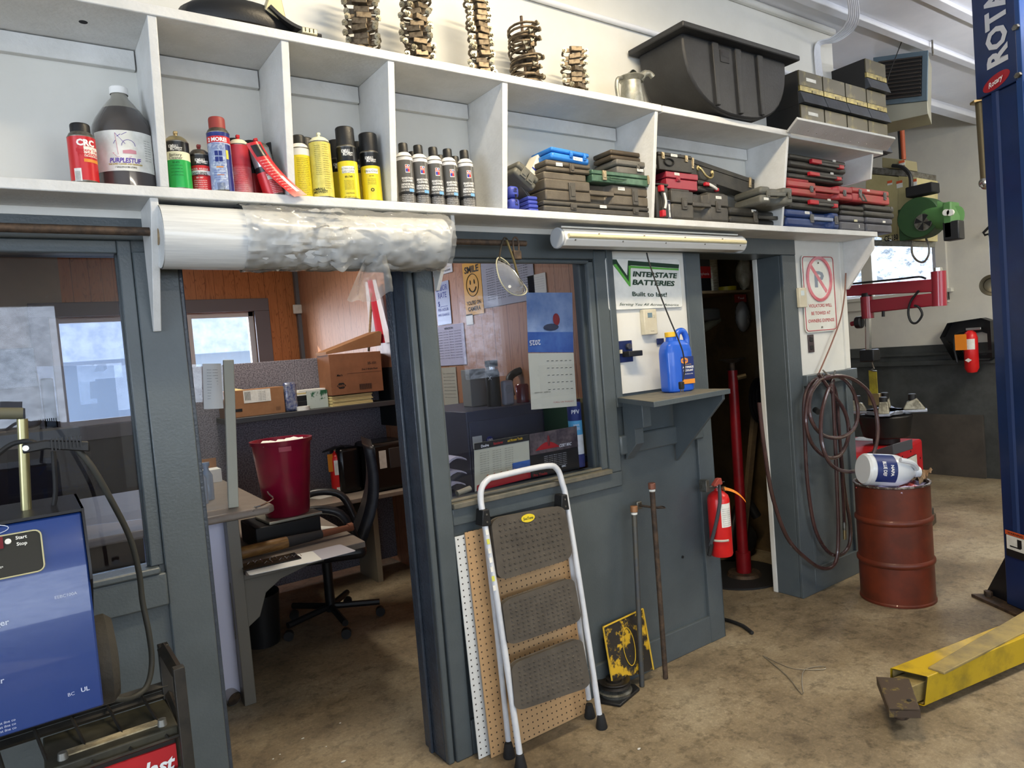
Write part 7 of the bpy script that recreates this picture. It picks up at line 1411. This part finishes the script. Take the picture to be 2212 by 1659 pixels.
# arm with pad
AY = mat('lift_arm_yellow', 'b99b1d', .38, c2='8f7a22', s=6, lo=.5, hi=.7); AYT = mat('lift_arm_dusty', '9b8852', .6, c2='7a6c48', s=6, bump=.3); PDM = mat('pad_rusty', '4f4339', .6, .4, c2='7a6a3a', s=18, lo=.55, hi=.62)
A = U(1997, 1526, Z=.035); B = U(2212, 1432, Z=.035); ua = (B-A).normalized(); va = Vector((-ua.y, ua.x, 0)); MA = Matrix(((ua.x, va.x, 0, 0), (ua.y, va.y, 0, 0), (0, 0, 1, 0), (0, 0, 0, 1)))
t = thing('lift_boom', 'yellow telescoping lift arm with rusty pad lying low over the floor', 'lift arm', A)
ah = .115; q = MB(MA); Lr = 1.55
q.add([Vector(p) for p in ((0, 0, 0), (0.03, 0, ah), (-.02, .13, ah), (-.03, .13, 0), (Lr, 0, 0), (Lr, 0, ah), (Lr, .13, ah), (Lr, .13, 0))], [(0, 1, 5, 4), (1, 2, 6, 5), (2, 3, 7, 6), (3, 0, 4, 7), (4, 5, 6, 7)], AY)
q.add([Vector(p) for p in ((0.005, .008, .004), (0.032, .008, ah-.006), (-.016, .122, ah-.006), (-.024, .122, .004), (.5, .008, .004), (.5, .008, ah-.006), (.5, .122, ah-.006), (.5, .122, .004))], [(4, 5, 1, 0), (5, 6, 2, 1), (6, 7, 3, 2), (7, 4, 0, 3), (7, 6, 5, 4)], AYT); q.build('outer_tube', t, .003)
MB(MA).b2((-.10, .02, .012), (.3, .11, .085), AYT).build('inner_tube', t, .003)
pq = [U(x, y, Z=.035+ah+.008)-A for x, y in ((2004, 1441), (2040, 1452), (2222, 1360), (2222, 1314))]
MB().add(pq+[p-Vector((0, 0, .012)) for p in pq], [(0, 1, 2, 3), (7, 6, 5, 4), (0, 4, 5, 1), (1, 5, 6, 2), (2, 6, 7, 3), (3, 7, 4, 0)], AYT).build('restraint_bar', t, .003)
pp_ = [U(x, y, Z=.135)-A for x, y in ((1893, 1461), (1964, 1465), (1988, 1532), (1920, 1530))]
MB().add(pp_+[p-Vector((0, 0, .012)) for p in pp_], [(0, 1, 2, 3), (7, 6, 5, 4), (0, 4, 5, 1), (1, 5, 6, 2), (2, 6, 7, 3), (3, 7, 4, 0)], PDM).build('pad_plate', t, .004)
for a_, b_ in ((3, 2), (0, 3)):
    e0, e1 = pp_[a_], pp_[b_]; MB().add([e0, e1, e1-Vector((0, 0, .035)), e0-Vector((0, 0, .035))]+[p*.97+(sum(pp_, Vector())/4)*.03 for p in (e0, e1, e1-Vector((0, 0, .035)), e0-Vector((0, 0, .035)))], [(0, 1, 2, 3), (7, 6, 5, 4), (0, 4, 5, 1), (1, 5, 6, 2), (2, 6, 7, 3), (3, 7, 4, 0)], PDM).build('pad_flange', t)
cc = sum(pp_, Vector())/4; MB().cyl(cc-Vector((-.01, 0, .10)), cc-Vector((0, 0, .012)), .03, RST, n=20).build('screw_stem', t); MB().cyl(cc.lerp(pp_[2], .5)+Vector((0, 0, .0)), cc.lerp(pp_[2], .5)+Vector((0, 0, .002)), .009, INK, n=14).build('pad_hole', t)
# ---- closet contents
def cq(x, y, Y): return U(x, y, Y=Y)
a, b = cq(1512, 640, 3.1), cq(1655, 615, 3.1); zs_ = cq(1560, 627, 3.1).z
t = tag(MB().b2((2.9, 3.1, zs_-.02), (4.33, 3.68, zs_), WOODB).build('closet_shelf', None, .002), 'raw board shelf high inside the closet', 'shelf')
p = cq(1524, 632, 3.16); t = thing('motor_oil_box', 'red and black product box on the closet shelf', 'box', (p.x-.02, 3.2, zs_+.001)); MB().b2((-.06, -.05, 0), (.075, .05, .27), BLK).build('body', t, .002); MB().b2((-.06, -.052, .09), (.076, -.049, .17), RED).build('label', t); MB().text('sylvania', .02, INKW, flat((.01, -.054, .12), (1, 0, 0), (0, 0, 1)), w=.09).build('lettering', t)
p = cq(1548, 628, 3.2); tag(MB().cyl((p.x, 3.24, zs_+.001), (p.x, 3.24, zs_+.30), .05, mat('foil_roll', 'b3ab93', .4, .3, c2='8b846c', s=20, st=(1, 1, 6)), n=24).build('foil_roll', None, .003), 'pale wrapped roll standing on the closet shelf', 'roll')
def bag(nm, lb, c, r, m, sd):
    q = MB(); q.ball((0, 0, 0), r, m, 28, 20); o = q.build(nm)
    for v in o.data.vertices: v.co *= 1+.28*noise.noise(v.co*22+Vector((sd, 0, 0)))
    tag(o, lb, 'bag'); o.location = c; return o
PBG = mat('white_plastic_bag', 'c9c3ac', .3, c2='b0a98f', s=20, bump=.6, bs=30)
p = cq(1590, 600, 3.2); bag('plastic_bag', 'knotted white plastic bag hanging over the closet shelf edge', (p.x, 3.13, p.z+.03), (.06, .05, .13), PBG, 1)
p = cq(1625, 590, 3.25); bag('plastic_bag', 'wide white plastic bag at the right end of the closet shelf', (p.x+.02, 3.3, zs_+.14), (.14, .12, .11), PBG, 5)
p = cq(1590, 620, 3.1); tag(MB().lathe([(.05, 0), (.075, 0), (.075, .03), (.05, .03), (.05, 0)], mat('tape_yellow', 'c9b52c', .4), 28).build('tape_roll'), 'yellow tape roll on the closet shelf edge', 'tape').location = (p.x, 3.19, zs_+.001)
p = cq(1600, 650, 3.08); t = thing('packaged_mask', 'clear packet with red header card hanging from the closet shelf', 'packet', (p.x, 3.08, p.z)); MB().b2((-.065, -.001, -.01), (.065, .003, .045), mat('card_red', '8e2a24', .6)).build('header_card', t); MB().text('Tool', .016, INKW, flat((0, -.003, .02), (1, 0, 0), (0, 0, 1)), w=.07).build('lettering', t)
q = MB(); q.ball((.01, .0, -.11), (.075, .03, .11), CRK, 22, 16); q.build('clear_pouch', t); o_ = MB().ball((.015, .0, -.12), (.055, .02, .06), LBL, 20, 12).build('contents', t)
for v in o_.data.vertices: v.co *= 1+.2*noise.noise(v.co*30)
p = cq(1530, 690, 3.15); t = thing('car_seat_part', 'dark padded seat cushion poking out below the closet shelf', 'cushion', (p.x-.03, 3.15, p.z)); MB().b2((-.12, -.04, -.01), (.12, .2, .075), mat('cushion_dark', '3a3a36', .6)).build('pad', t, .02, seg=3); MB().tube([(-.12, 0, -.08), (.0, 0, -.05), (.13, 0, .0)], .03, mat('cushion_olive', '4c4a3a', .6), 10, 4).build('bolster', t)
JR = mat('jack_red', '84141c', .35, c2='701019', s=5); f_ = U(1612, 1232, Z=0); f_ = Vector((3.78, 2.90, 0)); tp = cq(1582, 800, 2.90)
t = thing('screw_jack_stand', 'tall red pole jack with flared steel head standing in the closet', 'jack', f_)
tv = tp-f_; MB().cyl((0, 0, .02), tv, .036, JR, .032, n=20).cyl((0, 0, 0), (0, 0, .03), .12, RST, .10, n=24).cyl((0, 0, .03), tv*.12, .048, JR, n=20).build('pole', t); MB().cyl(tv, tv+Vector((0, 0, .05)), .018, RST, n=12).build('screw', t); MB().cyl(tv+Vector((0, 0, .05)), tv+Vector((0, 0, .075)), .03, STL, .09, n=8).build('head', t); MB().tube([tv+Vector((-.0, -.03, -.05)), tv+Vector((.05, -.06, -.04))], .018, BRS).build('knob', t)
a, b = cq(1604, 1200, 3.02), cq(1644, 790, 3.02); a.z = max(a.z, .01); t = thing('lumber', 'rough board leaning in the closet beside the red pole jack', 'board', (a.x, 3.02, a.z)); q = MB(); d_ = b-a; q.add([Vector((-.02, 0, 0)), Vector((.03, 0, 0)), Vector((.03, .03, 0)), Vector((-.02, .03, 0))]+[p+d_ for p in (Vector((-.02, 0, 0)), Vector((.03, 0, 0)), Vector((.03, .03, 0)), Vector((-.02, .03, 0)))], [(0, 1, 2, 3), (7, 6, 5, 4), (0, 4, 5, 1), (1, 5, 6, 2), (2, 6, 7, 3), (3, 7, 4, 0)], mat('lumber_grey', '6e5d44', .7, c2='57493a', s=9)); q.build('board', t)
p = cq(1640, 865, 3.0); t = thing('hose_coil', 'dark coil of hose hanging in the closet behind the lumber', 'hose', p)
for i in range(5): MB().tube([(.10*math.cos(a)+.01*i, -.02*i, .15*math.sin(a)) for a in [2*math.pi*k/14 for k in range(14)]], .012, BLK, 8, closed=True, sm=2).build('loop', t)
p = cq(1610, 770, 3.3); t = thing('hang_tag_card', 'white and navy tag card hanging among cords in the closet', 'card', p, (0, R_(12), 0)); MB().b2((-.06, 0, -.1), (.06, .004, .04), PAP).build('card', t); MB().b2((-.06, -.001, .02), (.06, .001, .075), INKB).build('header', t)
for i, (x0, y0, x1, y1) in enumerate(((1515, 745, 1640, 735), (1515, 820, 1590, 760), (1580, 715, 1655, 700), (1600, 790, 1655, 785), (1575, 860, 1645, 842))):
    a, b = cq(x0, y0, 3.685), cq(x1, y1, 3.685); tag(MB().tube([a, a.lerp(b, .5)+Vector((0, 0, -.02)), b], .018, (BLKM, RST, BLKM, BLKM, RST)[i], 8, 4).build('pipe_run'), 'dark pipe run across the closet back, '+('lowest left', 'slanting one', 'under the packet', 'behind the tag card', 'above the hose coil')[i], 'pipe')
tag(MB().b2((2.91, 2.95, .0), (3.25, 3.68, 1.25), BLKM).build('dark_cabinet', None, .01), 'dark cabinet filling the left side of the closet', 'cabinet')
tag(MB().cyl((3.77, 2.95, .0), (3.77, 2.95, .012), .30, RUB, n=40).build('floor_mat'), 'round black rubber mat on the closet floor', 'mat')
t = thing('vacuum_hose', 'dark ribbed hose and rags on the closet floor behind the reveal', 'hose', (4.0, 3.1, 0)); MB().tube([(-.1, 0, .1), (.0, .02, .3), (.1, .0, .42), (.16, -.05, .3)], .035, BLK, 10, 5).build('hose', t); MB().ball((.1, .1, .13), (.16, .14, .13), BLKM).build('base', t)
# ================= foreground left: battery charger, rack and battery =================
CB = mat('charger_blue', '1a3777', .25, c2='223c78', s=5, coat=.5, bump=.05, bs=60); CBD = mat('charger_black', '141419', .4)
Yc = 1.70; P = lambda x, y, dy=0: U(x, y, Y=Yc+dy)
tr_, br_ = P(192, 1106), P(212, 1528); x1 = (tr_.x+br_.x)/2+.0; zt_, zb_, zc_ = tr_.z, br_.z, P(200, 1218).z; wch = .46
t = thing('battery_charger', 'blue wheeled battery charger with black control panel at the left edge', 'battery charger', (x1-wch, Yc, zb_))
h1, hc_ = zt_-zb_, zc_-zb_
MB().prism([(0, 0), (0, hc_), (.045, h1-.004), (.30, h1-.004), (.30, 0)], 0, wch, CB, 'x').build('case', t, .004)
MB().prism([(-.004, hc_*.9), (-.004, hc_+.002), (.042, h1+.004), (.30, h1+.004), (.30, -.004), (.29, -.004)], wch, wch+.005, CBD, 'x').b2((0, .042, h1-.002), (wch+.005, .3, h1+.004), CBD).build('side_panel', t)
s_ = Vector((0, .045, h1-hc_)).normalized(); nn = Vector((0, -s_.z, s_.y)); cc = Vector((wch, 0, hc_)); Hs = math.hypot(.045, h1-hc_)
on = lambda dx, dh, off=.002: (lambda a, b: cc+Vector((dx+a, 0, 0))+s_*(dh+b)+nn*off)
q = MB(); f0 = on(0, 0, .002); rp = rrect(.34, Hs*.72, .012, 4, -.245, Hs*.42); k = len(rp); v = [f0(a, b) for a, b in rp]; q.add(v+[p-nn*.004 for p in v], [tuple(range(k))]+[(i, (i+1) % k, k+(i+1) % k, k+i) for i in range(k)], mat('panel_olive_black', '24231c', .4)); q.build('control_panel', t)
MB().tube([on(0, 0, .003)(a, b) for a, b in rp], .0016, mat('panel_border', 'b9b48c', .4), 5, closed=True).build('panel_border', t)
q = MB(); q.add([on(-.182+a, Hs*.56+b, .004)(0, 0) for a, b in ((0, 0), (.044, 0), (.044, .024), (0, .024))], [(0, 1, 2, 3)], mat('display_red', '6a1f26', .2)); q.build('display', t)
q = MB()
for a, b in ((-.197, Hs*.62), (-.130, Hs*.66), (-.188, Hs*.45)): q.cyl(on(a, b, .002)(0, 0), on(a, b, .007)(0, 0), .0055, LBL, n=14)
q.build('button', t); q = MB(); q.text('Start', .0068, LBL, on(-.108, Hs*.70, .004), bold=.02).text('Stop', .0068, LBL, on(-.108, Hs*.59, .004), bold=.02).text('Boost', .004, LBL, on(-.155, Hs*.36, .004)).text('Charge', .004, LBL, on(-.15, Hs*.26, .004))
q.build('panel_lettering', t)
ff = lambda x, z: flat((wch+x, -.002, z), (1, 0, 0), (0, 0, 1))
LG = mat('charger_print', 'c3cce0', .5); q = MB(); q.text('Battery Charger', .0115, LG, ff(-.142, hc_-.078), bold=.02, al='R').text('EEBC100A', .0062, LG, ff(-.045, hc_-.052)).text('Maintainer', .0115, LG, ff(-.160, hc_*.37), bold=.01, al='R').text('BC', .007, LG, ff(-.055, .045)).text('UL', .009, LG, ff(-.03, .047), bold=.02)
for i in range(3): q.text('aeln orst ilne co', .005, LG, ff(-.15, .012+.008*i), al='R')
q.build('lettering', t); MB().text('BluePoint', .010, LG, on(-.180, Hs*.90, .003), shear=.3).tube([on(-.172+.045*math.cos(a), Hs*.90+.011*math.sin(a), .003)(0, 0) for a in [2*math.pi*i/24 for i in range(24)]], .0009, LG, 4, closed=True).build('brand_mark', t)
wp = P(215, 1478, .12)-t.location; MB().lathe([(0, -.03), (.04, -.03), (.085, -.026), (.098, -.012), (.098, .012), (.085, .026), (.04, .03), (0, .03)], RUB, 36).build('wheel', t); w_ = t.children[-1]; w_.location = (wch+.012, .13, .055); w_.rotation_euler = (0, R_(90), 0)
w_.data.materials[0] = mat('tyre_dusty', '35322c', .8, bump=1, bs=40)
# carry handle with clamp and cable
Yh = 1.86; Q_ = lambda x, y, dy=0: U(x, y, Y=Yh+dy)-t.location
MB().tube([Q_(58, 1120), Q_(48, 905)], .0105, mat('handle_brassy_steel', 'a09a72', .3, .8), 12).build('handle_bar', t); MB().tube([Q_(-30, 893), Q_(50, 893)], .013, mat('handle_grip', '5e5c4a', .6), 12).build('handle_grip', t)
MB().tube([Q_(115, 975), Q_(120, 1060), Q_(112, 1110)], .005, RUB, 8, 4).build('cable', t)
q = MB(); a, b = Q_(48, 968, -.03), Q_(192, 962, -.03); d_ = (b-a); 
q.prism([(a.x, a.z-.012), (a.x+d_.x*.35, a.z-.008), (b.x, b.z-.014), (b.x, b.z+.010), (a.x+d_.x*.35, a.z+.012), (a.x, a.z+.008)], a.y-.012, a.y+.012, BLK, 'y'); q.build('clamp_jaw', t, .003)
for i in range(9): MB().b2((a.x+d_.x*(.42+.055*i), a.y-.016, a.z-.012), (a.x+d_.x*(.42+.055*i)+.003, a.y-.010, a.z+.014), BLK).build('clamp_rib', t)
MB().cyl(a+Vector((.006, -.012, 0)), a+Vector((.006, -.018, 0)), .006, CHR, n=12).build('clamp_rivet', t)
MB().tube([Q_(x, y, dy) for x, y, dy in ((-10, 985, 0), (25, 960, 0), (60, 953, -.02), (90, 962, -.02))], .0055, RUB, 8, 4).build('cable', t)
MB().tube([Q_(x, y, dy) for x, y, dy in ((165, 968, -.02), (200, 1010, -.02), (240, 1080, 0), (280, 1160, .03), (300, 1235, .05), (308, 1300, .06), (322, 1370, .06), (328, 1430, .06), (318, 1480, .04), (290, 1505, .02), (255, 1510, .0), (228, 1495, .0))], .0068, mat('cable_grey', '33332e', .6), 10, 6).build('cable', t)
# black wire rack
RK = mat('rack_black', '161512', .5, c2='2a2620', s=12); Yr = 1.80; zr = U(395, 1445, Y=Yr).z
t = thing('battery_rack', 'black angle-iron and wire battery rack under the charger', 'rack', (0, Yr, 0)); o = Vector((0, Yr, 0)); R2 = lambda x, y, dy=0: U(x, y, Y=Yr+dy)-o
cx = R2(385, 1445).x
MB().b2((cx-.0125, -.012, 0), (cx+.0125, .012, R2(385, 1440).z), RK).build('upright', t, .002); bx = R2(352, 1392, .20).x; zb2 = R2(352, 1392, .20).z
MB().b2((bx-.0125, .19, 0), (bx+.0125, .215, zb2), RK).build('upright', t, .002)
def bar(a, b, r=.011, m=RK, nm='rail'): MB().cyl(a, b, r, m, n=4, ph=.78).build(nm, t)
bar((bx, .2, zb2-.01), (cx, 0, R2(385, 1448).z-.01), .015)
z1_ = R2(352, 1500, .2).z; z2_ = R2(390, 1560).z
bar((bx, .2, z1_), (-.5, .2, z1_)); bar((bx, .2, z2_+.02), (-.5, .2, z2_+.02)); bar((cx, 0, z2_-.03), (-.5, 0, z2_-.03), .004); bar((cx, 0, z2_-.115), (-.5, 0, z2_-.115), .012)
bar((bx, .2, z2_), (cx, .0, z2_-.03), .008)
for i in range(7):
    x = cx-.035-.075*i; bar((x-.03, .2, z1_+.02), (x, .0, z2_-.03), .0038, nm='wire')
bar((bx-.02, .2, z1_+.03), (-.5, .2, z1_+.03), .003, nm='wire'); MB().b2((-.9, -.012, 0), (-.88, .012, zr), RK).build('upright', t, .002)
bar((-.89, 0, z1_), (-.89, .2, z1_)); MB().b2((-.9, .19, 0), (-.88, .215, z1_), RK).build('upright', t, .002); bar((-.5, .2, z1_), (-.89, .2, z1_)); bar((-.5, .0, z2_-.115), (-.89, .0, z2_-.115), .012)
MB().b2((-.89, -.0, .30), (cx, .2, .31), RK).build('shelf', t)
# battery in the rack
zt3 = R2(380, 1575).z; bt_ = thing('car_battery', 'black car battery with red and blue label on the rack', 'battery', (cx-.14, Yr+.02, zt3-.19)); BB = mat('battery_black', '1a1a18', .45)
MB().b2((-.13, 0, 0), (.125, .17, .17), BB).build('case', bt_, .006); MB().b2((-.135, -.004, .165), (.13, .175, .19), mat('battery_top', '2b2a22', .5, c2='3a382c', s=14)).build('lid', bt_, .004)
q = MB(); q.b2((-.12, -.006, .03), (.12, -.0, .15), INKR); q.b2((-.12, -.0065, .03), (.12, -.0, .075), INKB); q.build('label', bt_); MB().text('Duralast', .034, INKW, flat((.035, -.008, .112), (1, 0, .0), (0, 0, 1)), w=.16, bold=.03, shear=.25).text('Gold', .018, INKW, flat((.07, -.008, .055), (1, 0, .0), (0, 0, 1)), bold=.03, shear=.2).build('lettering', bt_)
MB().b2((-.10, .03, .19), (.10, .06, .193), mat('battery_strip', 'b5a888', .6, c2='8a7f66', s=30)).build('top_label', bt_)
for s in (-1, 1): MB().cyl((s*.10, .025, .19), (s*.10, .025, .205), .011, mat('terminal_lead', '8b8b86', .4, .8), .009, n=16).build('terminal', bt_)
MB().b2((-.5-.0, 0, 0), (0, .001, .001), BB) if 0 else None
tag(MB().b2((cx-.30, Yr+.02, .3105), (cx-.005, Yr+.19, zt3-.1905), BB).build('battery_box', None, .006), 'plain black battery block underneath the labelled battery', 'battery')
